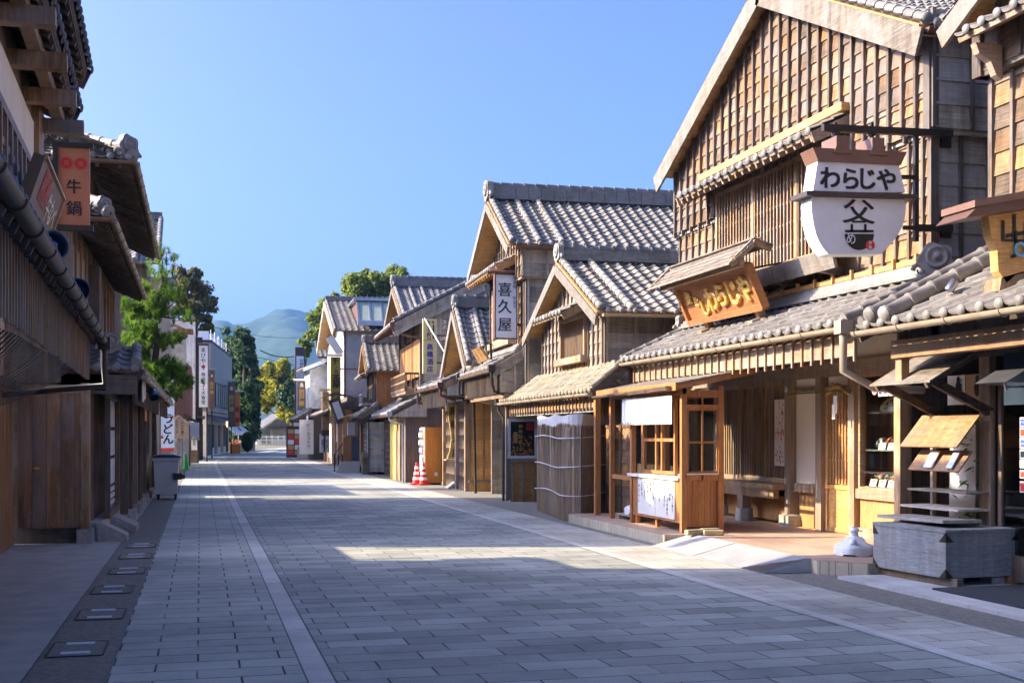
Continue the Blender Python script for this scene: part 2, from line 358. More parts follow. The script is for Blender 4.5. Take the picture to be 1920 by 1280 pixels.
M['paper'] = plain('paper', (.78, .74, .68), (.72, .68, .6), .8, vary=.06)
M['reed'] = wood('dried_reed', (.30, .195, .10), (.58, .40, .22), (.60, .36, .17), 'v', warmth=.5, vary=.6)
M['straw'] = wood('straw_rope', (.50, .28, .08), (.70, .45, .16), (.72, .42, .12), 'i', warmth=.4)
M['glass'] = glassmat('window_glass')
M['glass_dark'] = glassmat('dark_window_glass', (.55, .6, .6), .2)
M['glass_green'] = plain('green_tinted_glazing', (.24, .30, .25), (.30, .35, .29), .25, vary=.1)
M['inside'] = plain('painted_dim_interior', (.06, .045, .03), (.04, .03, .02), .9)  # dark colour stands in for the shade of rooms behind openings
M['insidewarm'] = wood('interior_board', (.28, .17, .07), (.44, .29, .13), (.5, .3, .1), 'v', warmth=.4)
M['grey_metal'] = plain('grey_cladding', (.26, .255, .235), (.24, .235, .215), .5, .1, scale=.7, vary=.05)
M['greywall'] = plain('stained_grey_wall', (.40, .39, .37), (.27, .265, .25), .8, scale=1.3, vary=.05, detail=9)
M['terracotta'] = plain('terracotta_louvre', (.42, .23, .16), (.38, .20, .14), .7, scale=4)
M['beigetile'] = paving('beige_wall_tile', (.60, .57, .52), (.55, .52, .47), .2, .1, .5, (.40, .38, .35), speck=.05)
M['trunk'] = wood('bark', (.07, .05, .035), (.16, .12, .085), (.18, .12, .08), 'v', warmth=.2, rough=.95)
M['pine'] = leafmat('pine_needles', (.04, .10, .012), (.10, .19, .02), (.24, .31, .045), .5)
M['leaf_dark'] = leafmat('evergreen_leaves', (.03, .07, .025), (.055, .11, .035), (.10, .155, .045), .45)
M['leaf_mid'] = leafmat('camphor_leaves', (.11, .17, .025), (.22, .28, .045), (.34, .38, .08), .55)
M['leaf_yel'] = leafmat('yellowing_leaves', (.18, .21, .02), (.36, .35, .025), (.50, .44, .04), .55)
M['leaf_aut'] = leafmat('bronze_tinged_leaves', (.07, .085, .02), (.13, .13, .03), (.24, .17, .04), .45)
M['bamboo'] = leafmat('bamboo_leaves', (.05, .14, .015), (.14, .28, .03), (.22, .36, .05))
M['visa'] = plain('card_blue', (.05, .09, .35), (.05, .09, .33), .4, vary=0)
M['amber'] = emis('lit_lantern', (1., .55, .15), 2.2)
M['blueglass'] = plain('blue_reflecting_shade', (.06, .11, .17), (.05, .09, .14), .12, .6)

# ---------------------------------------------------------------- building kit
def clip(pts, a, b):
    """keep the part of polygon (t,z) lying below the line a->b (a left of b)"""
    def sd(p): return (b[0] - a[0]) * (p[1] - a[1]) - (b[1] - a[1]) * (p[0] - a[0])
    out = []
    for i in range(len(pts)):
        p, q = pts[i], pts[(i + 1) % len(pts)]; sp, sq = sd(p), sd(q)
        if sp <= 1e-9: out.append(p)
        if sp * sq < -1e-12:
            k = sp / (sp - sq); out.append((p[0] + (q[0] - p[0]) * k, p[1] + (q[1] - p[1]) * k))
    return out
def ztop(top, t):
    for (a, b) in zip(top, top[1:]):
        if a[0] - 1e-6 <= t <= b[0] + 1e-6: return a[1] + (b[1] - a[1]) * (t - a[0]) / max(1e-9, b[0] - a[0])
    return top[-1][1]
def boardwall(mb, p0, u, n, Ln, z0, top, row=.2, bat=.45, opens=(), mb_=0, mt=1, bw=.038, bd=.045, back=.05, first=0., lap=.022):
    """lapped horizontal boards with upright battens; top = [(t,z)...] roofline; opens = [(t0,t1,z0,z1)]"""
    p0, u, n = V(p0), V(u), V(n)
    if not isinstance(top, (list, tuple)): top = [(0, top), (Ln, top)]
    zm = max(z for _, z in top); zs = [z0]
    while zs[-1] < zm - 1e-3: zs.append(zs[-1] + row)
    for o in opens: zs += [o[2], o[3]]
    zs = sorted(set(round(min(z, zm), 4) for z in zs if z >= z0)); zs = [z for i, z in enumerate(zs) if i == 0 or z - zs[i - 1] > .012]
    def P(t, z, off): return p0 + u * t + n * off + EZ * (z - p0[2])
    for za, zb in zip(zs, zs[1:]):
        zc = (za + zb) / 2; segs = [(0., Ln)]
        for o in opens:
            if o[2] - 1e-3 < zc < o[3] + 1e-3:
                ns = []
                for a, b in segs:
                    if o[0] > a: ns.append((a, min(b, o[0])))
                    if o[1] < b: ns.append((max(a, o[1]), b))
                segs = [q for q in ns if q[1] - q[0] > .01]
        for a, b in segs:
            cuts = [a]
            while b - cuts[-1] > 3.2: cuts.append(cuts[-1] + R.uniform(1.4, 2.8))
            cuts.append(b)
            for c_, d_ in zip(cuts, cuts[1:]):
                pg = [(c_, za), (d_, za), (d_, zb), (c_, zb)]
                for s0, s1 in zip(top, top[1:]):
                    if pg: pg = clip(pg, s0, s1)
                if len(pg) < 3: continue
                rr = R.random()
                mb.poly([P(t, z, lap * (zb - z) / (zb - za)) for t, z in pg], mb_, rr)
                lo = [q for q in pg if abs(q[1] - za) < 1e-5]
                if len(lo) == 2: mb.poly([P(lo[0][0], za, lap), P(lo[0][0], za, -.01), P(lo[1][0], za, -.01), P(lo[1][0], za, lap)], mb_, rr)
                if back: mb.poly([P(t, z, -back) for t, z in reversed(pg)], mb_, rr)
    t = first
    if bat:
        while t <= Ln + 1e-3:
            tt = min(max(t, bw / 2), Ln - bw / 2); zt = ztop(top, tt); zz = [(z0, zt)]
            for o in opens:
                if o[0] - .01 < tt < o[1] + .01:
                    nz = []
                    for a, b in zz:
                        if o[2] > a: nz.append((a, min(b, o[2])))
                        if o[3] < b: nz.append((max(a, o[3]), b))
                    zz = nz
            for a, b in zz:
                if b - a > .06: mb.bar(P(tt, a, bd / 2 + .004), P(tt, b, bd / 2 + .004), bw * R.uniform(.9, 1.1), bd, mt, n)
            t += bat
def lattice(mb, p0, u, n, Ln, z0, z1, pitch, bw=.022, bd=.03, rails=(), m=0, rw=.035):
    p0, u, n = V(p0), V(u), V(n); k = max(1, round(Ln / pitch))
    for i in range(k + 1):
        a = p0 + u * (Ln * i / k); a.z = z0; b = a.copy(); b.z = z1; mb.bar(a, b, bw, bd, m, n)
    for z in rails:
        a = p0 - n * .02; a.z = z; b = a + u * Ln; mb.bar(a, b, .025, rw, m)
def frame(mb, p0, u, n, Ln, z0, z1, wd=.06, dp=.06, m=0):
    p0, u = V(p0), V(u)
    def Q(t, z): q = p0 + u * t; q.z = z; return q
    h = wd / 2
    mb.bar(Q(h, z0 + wd), Q(h, z1 - wd), wd, dp, m, n); mb.bar(Q(Ln - h, z0 + wd), Q(Ln - h, z1 - wd), wd, dp, m, n)
    mb.bar(Q(0, z0 + h), Q(Ln, z0 + h), dp, wd, m); mb.bar(Q(0, z1 - h), Q(Ln, z1 - h), dp, wd, m)
PROF = [(0, .034), (.1, .014), (.26, .002), (.46, .0), (.62, .014), (.74, .044), (.84, .058), (.94, .05), (1., .034)]
PROF_S = [(0, .034), (.3, 0), (.6, .012), (.8, .058), (1., .034)]
def tiles(mb, A, B, C, tw=.27, co=.24, m=0, prof=PROF, inside=None, ends=True, lift=.03, amp=1., endm=None, jit=.004):
    """pantiles from the eave A->B up to C (above A)"""
    A, B, C = V(A), V(B), V(C)
    U = (B - A); w_ = U.length; U.normalize(); W = (C - A); l = W.length; W.normalize(); Nn = U.cross(W)
    if Nn.z < 0: A, B = B, A; C = C + U * w_; U = -U; Nn = -Nn
    nu = max(1, round(w_ / tw)); nv = max(1, round(l / co)); tw = w_ / nu; co = l / nv
    for j in range(nv):
        for i in range(nu):
            if inside and not inside((i + .5) * tw, (j + .5) * co): continue
            a = i * tw; dv = R.uniform(-jit, jit); rr = R.random(); lf = lift + R.uniform(-jit, jit)
            lo = []; hi = []; ft = []
            for (s_, h) in prof:
                x = a + s_ * tw
                lo.append(A + U * x + W * (j * co - .02 + dv) + Nn * (h * amp + lf)); hi.append(A + U * x + W * ((j + 1) * co) + Nn * (h * amp))
                ft.append(A + U * x + W * (j * co - .018 + dv) + Nn * (h * amp + lf - .026))
            k = len(prof)
            mb.add(lo + hi, [(q, q + 1, k + q + 1, k + q) for q in range(k - 1)], m, rr, True)
            mb.add(ft + lo, [(q, q + 1, k + q + 1, k + q) for q in range(k - 1)], m, rr)
    if ends:
        out = (-W).copy(); out.z = 0; out.normalize()
        for i in range(nu):
            if inside and not inside((i + .5) * tw, .1): continue
            c = A + U * ((i + .83) * tw) + W * -.03 + Nn * (.03 * amp + lift * .4)
            mb.dome(c, out - EZ * .1, .062, 10, m if endm is None else endm, .55)
    return Nn
def slab(mb, A, B, C, t0, t1, m=0):
    """board deck under a tiled slope"""
    A, B, C = V(A), V(B), V(C); D = B + (C - A); n = (B - A).cross(C - A).normalized()
    if n.z < 0: n = -n
    mb.extr([p - n * t0 for p in (A, B, D, C)], -n * (t1 - t0), m)
def roll(mb, a, b, rad=.075, seg=.28, m=0, n=10):
    a, b = V(a), V(b); k = max(1, round((b - a).length / seg))
    for i in range(k):
        p = a.lerp(b, i / k); q = a.lerp(b, (i + 1) / k)
        mb.tube([p, p.lerp(q, .12), p.lerp(q, .14), q], [rad * 1.1, rad * 1.1, rad * .96, rad * .93], n, m)
def ridge(mb, a, b, lay=4, wd=.28, h=.05, m=0, cap=.085, seg=.3):
    a, b = V(a), V(b); h *= .6; lay = round(lay * 1.65); wd0 = wd
    for i in range(lay):
        k = max(1, round((b - a).length / (seg * 2.2))); off = .5 * (i % 2)
        cuts = [0.] + [min(1., max(0., (j + off) / k)) for j in range(1, k)] + [1.]
        for c0, c1 in zip(cuts, cuts[1:]):
            if c1 - c0 < 1e-4: continue
            z = EZ * (h * (i + .5)); mb.bar(a.lerp(b, c0 + .002) + z, a.lerp(b, c1) + z, wd - .015 * i, h * .86, m, (0, 0, 1), .45 + .1 * R.random())
    z = EZ * (h * lay + cap * .35); roll(mb, a + z, b + z, cap, seg, m)
def onigawara(mb, c, out, size=.5, m=0):
    """ridge end ornament: lobed plate with a scrolled boss; c = foot middle, out = facing direction"""
    c, out = V(c), V(out).normalized(); s_ = out.cross(EZ).normalized(); pts = []
    for i in range(28):
        t = 2 * math.pi * i / 28; r_ = .5 + .055 * math.cos(5 * t + .4) + (.06 if math.sin(t) < -.3 else 0)
        pts.append(c + s_ * (math.cos(t) * r_ * size * .95) + EZ * (size * .45 + math.sin(t) * r_ * size * .9))
    mb.extr(pts, out * size * .28, m)
    f = c + out * size * .28 + EZ * size * .5
    mb.lathe(f, [(size * .34, 0), (size * .34, size * .07), (size * .25, size * .08), (size * .23, size * .03), (size * .12, size * .03), (size * .1, size * .1), (.001, size * .12)], 18, m, ax=out)
    for sg in (-1, 1):
        cc = c + s_ * (sg * size * .45) + EZ * size * .12 + out * size * .16
        sp = [cc + s_ * (sg * math.cos(a) * size * .2 * (1 - a / 9)) + EZ * (math.sin(a) * size * .2 * (1 - a / 9)) for a in [k * .55 for k in range(13)]]
        mb.tube(sp, [size * .075 * (1 - k / 18) for k in range(13)], 6, m)
def gutter(mb, a, b, rad=.055, m=0, hooks=True, hm=0):
    a, b = V(a), V(b); d = (b - a).normalized(); s_ = d.cross(EZ).normalized(); n = 8
    for rr_, fl in ((rad, 1), (rad * .9, -1)):
        vs_ = []
        for p in (a, b):
            for j in range(n + 1):
                t = math.pi + math.pi * j / n; vs_.append(p + s_ * math.cos(t) * rr_ + EZ * math.sin(t) * rr_)
        mb.add(vs_, [(j, j + 1, n + 2 + j, n + 1 + j) for j in range(n)], m, .5, True)
    for p in (a, b): mb.poly([p + s_ * math.cos(math.pi + math.pi * j / n) * rad + EZ * math.sin(math.pi + math.pi * j / n) * rad for j in range(n + 1)], m)
    if hooks:
        k = max(2, round((b - a).length / .9))
        for i in range(k + 1):
            p = a.lerp(b, .01 + .98 * i / k)
            mb.tube([p + s_ * math.cos(math.pi + math.pi * j / n) * rad * 1.08 + EZ * math.sin(math.pi + math.pi * j / n) * rad * 1.08 for j in range(n + 1)], .008, 5, hm)
def pent(th, xe, ze, xw, zw, ya, yb, mt='tile', prof=PROF, gut='copper', raft=.32, cur=None, deckm='soffit', co=.24, tw=.27, topridge=True, curz=(.06, .32), curx=.14, slat=.14, sides=True, name='pent_roof'):
    """lean-to tiled roof: eave at (xe,ze), wall at (xw,zw)"""
    sg = 1 if xw > xe else -1; mb = MB()
    A, B, C = V((xe, ya, ze)), V((xe, yb, ze)), V((xw, ya, zw)); D = V((xw, yb, zw))
    tiles(mb, A, B, C, tw, co, 0, prof); slab(mb, A + EZ * -.002, B + EZ * -.002, C + EZ * -.002, 0, .03, 1)
    for yy, e in ((ya + .06, -1), (yb - .06, 1)):
        roll(mb, V((xe, yy, ze + .06)), V((xw, yy, zw + .06)), .07, .26, 0)
    if topridge:
        for i in range(3): mb.box(min(xw - sg * (.2 - .05 * i), xw), max(xw - sg * (.2 - .05 * i), xw), ya, yb, zw + .0 + .055 * i, zw + .05 + .055 * i, 0)
    roof = build(mb, name, [M[mt], M[deckm]], th)
    r_ = MB(); k = max(2, round((yb - ya) / raft)); sl = (zw - ze) / (xw - xe)
    for i in range(k + 1):
        y = ya + .08 + (yb - ya - .16) * i / k
        r_.bar((xe + sg * .02, y, ze - .075 + sl * sg * .02), (xw, y, zw - .075), .06, .08, 0)
    build(r_, 'rafter', [M['beam'] if deckm != 'dark' else M['dark']], roof)
    if sides:
        for yy in (ya - .012, yb + .012):
            s_ = MB(); s_.bar((xe, yy, ze - .07), (xw, yy, zw - .07), .03, .17, 0)
            build(s_, 'verge_board', [M['beam'] if deckm != 'dark' else M['dark']], roof)
    if gut:
        g = MB(); gx = xe - sg * .05; gutter(g, (gx, ya, ze - .035), (gx, yb, ze - .035), .06, 0); build(g, 'gutter', [M[gut]], th)
    if cur:
        c = MB(); x = xe + sg * curx; n_ = -sg
        z1 = ze - curz[0] ; z0 = ze - curz[1]
        c.box(min(x, x + sg * .02), max(x, x + sg * .02), ya + .05, yb - .05, z0 + .07, z1, 0)
        q = max(2, round((yb - ya - .12) / slat))
        for i in range(q + 1):
            y = ya + .06 + (yb - ya - .12) * i / q; c.box(min(x - sg * .03, x), max(x - sg * .03, x), y - .016, y + .016, z0 + R.uniform(-.01, .01), z1 + .02, 1)
        build(c, 'valance', [M[cur[0]], M[cur[1]]], th)
    return roof
def gable_roof(th, y0, y1, ze, zp, xf, xb, mt='tile', prof=PROF, prof2=PROF_S, tw=.27, co=.24, barge='pale', bh=.2, rolls=(.1,), lay=4, oni=.5, deckm='soffit', rw=.3, cap=.085, ends=True):
    """gable end facing the street at xf, ridge along x"""
    sg = 1 if xb > xf else -1; ym = (y0 + y1) / 2; mb = MB()
    E0, E1, P0 = V((xf, y0, ze)), V((xb, y0, ze)), V((xf, ym, zp)); F0, F1 = V((xf, y1, ze)), V((xb, y1, ze))
    tiles(mb, E0, E1, P0, tw, co, 0, prof, ends=ends); tiles(mb, F0, F1, P0, tw, co, 0, prof2, ends=False)
    slab(mb, E0, E1, P0, .004, .05, 1); slab(mb, F0, F1, P0, .004, .05, 1)
    for k in rolls:
        for y in (y0, y1):
            roll(mb, V((xf + sg * k, y, ze + .07)), V((xf + sg * k, ym, zp + .07)), .075, .25, 0)
            d = V((0, y - ym, ze - zp)).normalized(); mb.dome(V((xf + sg * k, y, ze + .07)), d, .085, 10, 0, .4)
    roof = build(mb, 'roof', [M[mt], M[deckm]], th)
    r_ = MB(); ridge(r_, (xf + sg * .05, ym, zp + .03), (xb, ym, zp + .03), lay, rw, .055, 0, cap); build(r_, 'ridge', [M[mt]], roof)
    if oni:
        o = MB(); onigawara(o, (xf + sg * .12, ym, zp + .02), (-sg, 0, 0), oni, 0); build(o, 'ridge_end_tile', [M[mt]], roof)
    dz = bh / 2 + .05
    for y in (y0, y1):
        b = MB(); e = V((xf - sg * .02, y + (.0), ze - dz)); p = V((xf - sg * .02, ym, zp - dz)); d = (p - e).normalized()
        b.bar(e - d * .05, p + d * .0, .045, bh, 0, EX.cross(d))
        build(b, 'bargeboard', [M[barge]], roof)
    return roof
def downpipe(th, pts, m='copper', rad=.035):
    d = MB(); d.tube(pts, rad, 8, 0)
    for i in range(len(pts) - 1):
        pass
    p = V(pts[0]); d.box(p.x - .08, p.x + .08, p.y - .08, p.y + .08, p.z - .02, p.z + .14, 0)
    return build(d, 'downpipe', [M[m]], th)

# ---------------------------------------------------------------- ground and street
def bend(Y): return .0017 * max(0, Y - 64) ** 2
def strip(name, x0, x1, z, mat, y0=-6, y1=176):
    mb = MB(); ys = [y0] + [y for y in list(range(-4, 64, 4)) + list(range(64, 200, 3)) if y0 < y < y1] + [y1]
    for a, b in zip(ys, ys[1:]):
        mb.poly([(x0 + bend(a), a, z), (x1 + bend(a), a, z), (x1 + bend(b), b, z), (x0 + bend(b), b, z)], 0, .5)
    return struct(mb, name, [mat])
M['earth'] = plain('earth', (.20, .17, .11), (.10, .11, .05), .95, scale=.05)
g_ = MB(); g_.poly([(-4000, -300, -.03), (4000, -300, -.03), (4000, 5200, -.03), (-4000, 5200, -.03)]); struct(g_, 'ground', [M['earth']])
PV = paving('road_paving', (.45, .46, .395), (.29, .30, .26), .62, .31, .42, (.045, .04, .035), msize=.007)
PL = paving('footway_paving', (.52, .535, .45), (.40, .41, .35), .58, .31, .5, (.05, .045, .04), msize=.008)
PR = paving('right_footway_paving', (.55, .52, .43), (.41, .39, .325), .6, .3, .45, (.09, .08, .07), msize=.006)
WB = paving('granite_band', (.64, .61, .54), (.56, .535, .475), .9, .9, .5, (.2, .19, .18), msize=.004, speck=.45)
strip('road', .885, 5.33, 0, PV)
strip('kerb_band_left', .70, .87, 0, WB); strip('kerb_band_right', 5.345, 5.50, 0, WB)
strip('joint', .87, .885, -.006, M['iron']); strip('joint', .688, .70, -.006, M['iron']); strip('joint', 5.33, 5.345, -.006, M['iron'])
strip('footway_left', -.60, .688, 0, PL); strip('footway_right', 5.50, 6.42, 0, PR)
strip('gutter_strip', -1.15, -.60, -.004, M['asphalt'], y1=80); strip('verge_strip', 6.42, 14., -.004, M['asphalt'], y1=120)
strip('apron', -9., -1.15, .006, M['concrete'], y1=90)
for k, (a, b) in enumerate((((153, 1207), (140, 1225)), ((192.5, 1144.5), (188, 1157.6)), ((214, 1100), (210, 1110)), ((241, 1066), (237, 1074)), ((256, 1039.5), (253, 1045)), ((266, 1020), (263, 1025)))):
    p, q = ground(*a), ground(*b); c = (p + q) / 2
    t = thing('gutter_cover', ('drain cover with two bright handle bars nearest the camera in the left gutter strip', 'second drain cover from the camera in the left gutter strip', 'third drain cover from the camera in the left gutter strip', 'fourth drain cover from the camera in the left gutter strip', 'fifth drain cover from the camera, before the timber posts', 'farthest drain cover with bright bars, beside the concrete footings')[k], 'drain cover', (c.x, c.y, 0), group='drain covers along the left gutter')
    mb = MB(); mb.box(c.x - .2, c.x + .2, c.y - .32, c.y + .32, -.03, .004); build(mb, 'plate', [M['asphalt']], t)
    mb = MB()
    for s_ in (-.2, .2): mb.box(c.x - .19, c.x + .19, c.y + s_ * 1.6 - .008, c.y + s_ * 1.6 + .008, .0, .0065)
    for s_ in (-.2, .2): mb.box(c.x + s_ - .008, c.x + s_ + .008, c.y - .3, c.y + .3, .0, .0065)
    build(mb, 'seam', [M['iron']], t)
    for r_ in (p, q):
        mb = MB(); mb.box(c.x - .105, c.x + .105, r_.y - .02, r_.y + .02, .002, .016); build(mb, 'handle', [M['plastic_w']], t)  # white colour stands in for the shine of the metal bars

# ---------------------------------------------------------------- right side: big gabled restaurant
XW, YA, YB = 9.0, 13.42, 21.62
t = thing('restaurant_building', 'big weathered timber house with a tall board and batten gable and lattice windows', 'house', (XW, YA, 0))
R2 = t; YM = (YA + YB) / 2; JZ = 5.5
w1 = MB()   # jettied gable
top = [(0, 6.66), (YM - YA, 8.62), (YB - YA, 6.66)]
boardwall(w1, (XW - .1, YB, JZ), -EY, -EX, YB - YA, JZ, [(0, 6.66), (YB - YM, 8.62), (YB - YA, 6.66)], .24, .31, [(YB - 19.85, YB - 15.35, JZ, 5.9)], 0, 1, .05, .06)
boardwall(w1, (XW - .1, YA - .12, JZ), EX, -EY, 7, JZ, 7.0, .3, .58, [], 2, 3, .05, .05)
w1.box(XW - .06, XW + 7, YA - .1, 15.35, JZ - .06, JZ, 2); w1.box(XW - .06, XW + 7, 19.85, YB, JZ - .06, JZ, 2)
for i in range(22):
    y = YA + (YB - YA) * i / 21
    if not 15.3 < y < 19.9: w1.box(XW - .16, XW - .09, y - .02, y + .02, JZ - .09, JZ, 1)
build(w1, 'gable_wall', [M['board'], M['batten'], M['board_grey'], M['batten']], t)
w2 = MB(); wo = (15.55, 20.42)  # window range
op = [(YB - 19.85, YB - 15.35, 4.28, JZ)]
boardwall(w2, (XW, YB, 3.0), -EY, -EX, YB - YA, 3.0, JZ, .24, .31, op, 0, 1, .045, .05)
boardwall(w2, (XW + .001, YA, 2.4), EX, -EY, 7, 2.4, JZ - .06, .3, .4, [], 2, 3, .04, .05)
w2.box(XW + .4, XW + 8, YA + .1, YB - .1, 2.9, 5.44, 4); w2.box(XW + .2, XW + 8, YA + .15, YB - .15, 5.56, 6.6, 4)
w2.extr([(XW + .2, YA + .2, 6.6), (XW + .2, YM, 8.4), (XW + .2, YB - .2, 6.6)], (7, 0, 0), 4)
boardwall(w2, (XW, YB, 0.), EX, EY, 7, 0, 6.6, .3, .5, [], 2, 3)
build(w2, 'upper_wall', [M['board'], M['batten'], M['board_grey'], M['batten'], M['inside']], t)
c_ = MB(); c_.box(XW - .13, XW + .01, YA - .14, YA - .0, JZ - .08, 6.72); c_.box(XW - .05, XW + .06, YA - .06, YA + .02, 2.9, JZ - .08)
build(c_, 'corner_board', [M['batten']], t)
wi = MB(); lattice(wi, (XW - .06, 19.8, 4.4), -EY, -EX, 4.4, 4.36, 5.86, .115, .03, .05, (4.62, 4.95, 5.28, 5.6))
frame(wi, (XW - .02, 19.85, 0), -EY, -EX, 4.5, 4.28, 5.92, .08, .14)
for y in (18.35, 16.85): wi.box(XW - .1, XW, y - .05, y + .05, 4.36, 5.84)
win = build(wi, 'window', [M['post']], t)
s_ = MB(); s_.bar((XW - .24, 20.0, 4.22), (XW - .24, 15.2, 4.22), .34, .06, 0); s_.bar((XW - .42, 20.05, 4.1), (XW - .42, 15.1, 4.1), .05, .27, 0, (-.25, 0, 1))
for y in (15.6, 17.0, 18.4, 19.7): s_.bar((XW, y, 3.98), (XW - .4, y, 4.04), .09, .13, 0)
build(s_, 'sill', [M['pale']], win)
# small tiled hood over the lattice window
h = MB(); tiles(h, (8.3, 15.2, 5.86), (8.3, 20.1, 5.86), (XW - .15, 15.2, 6.14), .27, .24, 0); slab(h, (8.3, 15.2, 5.86), (8.3, 20.1, 5.86), (XW - .15, 15.2, 6.14), .0, .05, 1)
h.bar((XW - .22, 15.15, 6.25), (XW - .22, 20.15, 6.25), .13, .11, 2)
for i in range(20):
    y = 15.3 + 4.7 * i / 19; h.bar((8.33, y, 5.78), (XW - .1, y, 6.04), .05, .06, 1)
for y in (15.2, 20.1): h.bar((8.29, y, 5.79), (XW - .1, y, 6.07), .04, .16, 1)
build(h, 'window_hood', [M['tile'], M['beam'], M['honey']], t)
rf = gable_roof(t, 13.12, 21.9, 6.72, 8.86, 8.62, 16.5, 'tile', PROF, PROF_S, barge='pale', bh=.34, rolls=(.12, .42), lay=5, oni=.6)
sf = MB()
for k, (ya, yb) in enumerate(((13.2, YM), (21.8, YM))):
    n_ = 16
    for i in range(n_):
        a0, a1 = i / n_, (i + .96) / n_
        for x in ():
            pass
        p = V((8.66, ya + (yb - ya) * a0, 6.60 + 2.12 * a0)); q = V((8.66, ya + (yb - ya) * a1, 6.60 + 2.12 * a1))
        sf.extr([p, q, q + EX * .3, p + EX * .3], (0, 0, .02), 0)
    for x, ww in ((8.68, .05),): sf.bar((x, ya, 6.62), (x, yb, 8.74), .05, .1, 0)
build(sf, 'soffit', [M['soffit']], rf)
g = MB(); gutter(g, (8.66, 13.02, 6.64), (16, 13.02, 6.64), .06, 0); build(g, 'gutter', [M['iron_brown']], t)
# lower lean-to roof
pent(t, 7.52, 2.96, XW - .1, 3.6, 12.95, 20.95, 'tile', PROF, 'gutter_tan', .27, ('beam', 'post'), 'soffit', .23, .268, True, (.1, .44), .16, .262)
rr = MB()
for i in range(4): rr.box(XW - .36 + .045 * i, XW - .02, 13.0, 20.9, 3.59 + .05 * i, 3.634 + .05 * i, 0)
rr.box(XW - .2, XW - .04, 13.0, 20.9, 3.8, 3.87, 1)
for i in range(14): rr.box(XW - .24, XW - .2, 13.4 + i * .52, 13.44 + i * .52, 3.78, 3.92, 1)
build(rr, 'flashing', [M['tile'], M['honey']], t)
o = MB(); onigawara(o, (XW - .25, 13.0, 3.6), (-.35, -1, 0), .42, 0); build(o, 'ridge_end_tile', [M['tile']], t); o = MB(); onigawara(o, (XW - .2, 20.95, 3.56), (-.3, 1, 0), .36, 0); build(o, 'ridge_end_tile', [M['tile']], t)
downpipe(t, [(7.46, 20.98, 2.86), (7.46, 20.98, 2.62), (7.7, 21.0, 2.45), (8.3, 21.0, 2.4)], 'gutter_tan', .05)
downpipe(t, [(7.46, 12.92, 2.86), (7.46, 12.92, 2.4), (7.9, 12.95, 2.2), (8.6, 13.0, 2.18)], 'gutter_tan', .05)
# ground storey
FZ = .16; XF = 9.2
gw = MB()
gw.box(XF - .06, XF + .12, 13.45, 21.4, 2.5, 2.72, 0); gw.box(XF, XF + .1, 13.45, 21.4, 2.72, 3.1, 1)
for y in (13.6, 14.28, 15.55, 16.5, 17.5, 20.25, 21.3): gw.box(XF - .1, XF + .1, y - .085, y + .085, .34 if y in (17.5, 20.25, 21.3) else FZ, 2.5, 2)
for y in (17.2, 18.6, 20.0): gw.box(XF - .015, XF + .02, y - .03, y + .03, 2.72, 3.0, 2)
gw.box(XF + .02, XF + .06, 16.58, 17.41, .86, 2.5, 3); gw.box(XF - .05, XF + .08, 16.58, 17.41, .72, .86, 0); gw.box(XF + .06, XF + .1, 16.58, 17.41, FZ, .72, 4)
gw.box(XF - .02, XF + .03, 15.63, 17.41, 2.3, 2.36, 0); gw.box(XF + .03, XF + .05, 15.63, 17.41, 2.34, 2.5, 3)
gw.box(XF + .08, XF + .16, 17.6, 20.2, .2, .62, 4); gw.box(XF + .02, XF + .1, 20.3, 21.3, FZ, 2.5, 4)
gw.box(XF + 1.2, XF + 1.3, 13.45, 17.45, FZ, 2.7, 5); gw.box(XF + .45, XF + .5, 17.45, 21.4, FZ, 2.7, 6); gw.box(XF + .4, XF + 1.3, 17.43, 17.47, FZ, 2.7, 5); gw.box(XF, XF + 1.3, 13.45, 21.4, FZ - .02, FZ + .01, 4); gw.box(XF - .1, XF + .15, 13.42, 13.5, FZ, 3.1, 4)
build(gw, 'ground_wall', [M['beam'], M['plaster'], M['post'], M['cream'], M['honey_v'], M['insidewarm'], M['inside']], t)
for y in (17.5, 20.25, 21.3):
    st = MB(); st.extr([(XF - .16, y - .16, FZ - .02), (XF + .16, y - .16, FZ - .02), (XF + .16, y + .16, FZ - .02), (XF - .16, y + .16, FZ - .02)], (0, 0, .2)); st.lathe((XF, y, FZ + .16), [(.2, 0), (.15, .04), (.0, .04)], 4)
    build(st, 'post_footing', [M['stone']], t)
lw = MB(); lattice(lw, (XF - .02, 20.1, .9), -EY, -EX, 2.5, .9, 2.42, .092, .03, .035, (1.2, 1.5, 1.8, 2.1)); frame(lw, (XF, 20.15, 0), -EY, -EX, 2.6, .84, 2.5, .08, .1)
for y in (19.3, 18.35): lw.box(XF - .06, XF + .01, y - .035, y + .035, .9, 2.42)
lo = build(lw, 'window', [M['post']], t)
p_ = MB(); p_.box(XF + .06, XF + .07, 17.6, 20.15, .9, 2.44); build(p_, 'pane', [M['glass_dark']], lo)
s_ = MB(); s_.box(XF - .32, XF + .1, 17.55, 20.25, .74, .83); s_.box(XF - .3, XF - .2, 17.58, 20.2, .6, .74); s_.box(XF - .28, XF - .12, 18.75, 18.95, .34, .6, 1); s_.lathe((XF - .2, 18.85, FZ), [(.17, 0), (.15, .22), (0, .22)], 4, 2)
build(s_, 'ledge', [M['beam'], M['post'], M['stone']], lo)
dr = MB(); frame(dr, (XF, 16.42, 0), -EY, -EX, .8, FZ + .02, 2.34, .07, .05); dr.box(XF - .005, XF + .02, 15.66, 16.38, FZ + .09, .82); dr.box(XF - .03, XF + .03, 15.63, 16.42, .82, .88)
lattice(dr, (XF - .01, 16.36, .9), -EY, -EX, .7, .9, 2.28, .088, .022, .03, (1.25, 1.62, 1.98)); dr.box(XF + .03, XF + .04, 15.66, 16.38, .88, 2.3, 1)
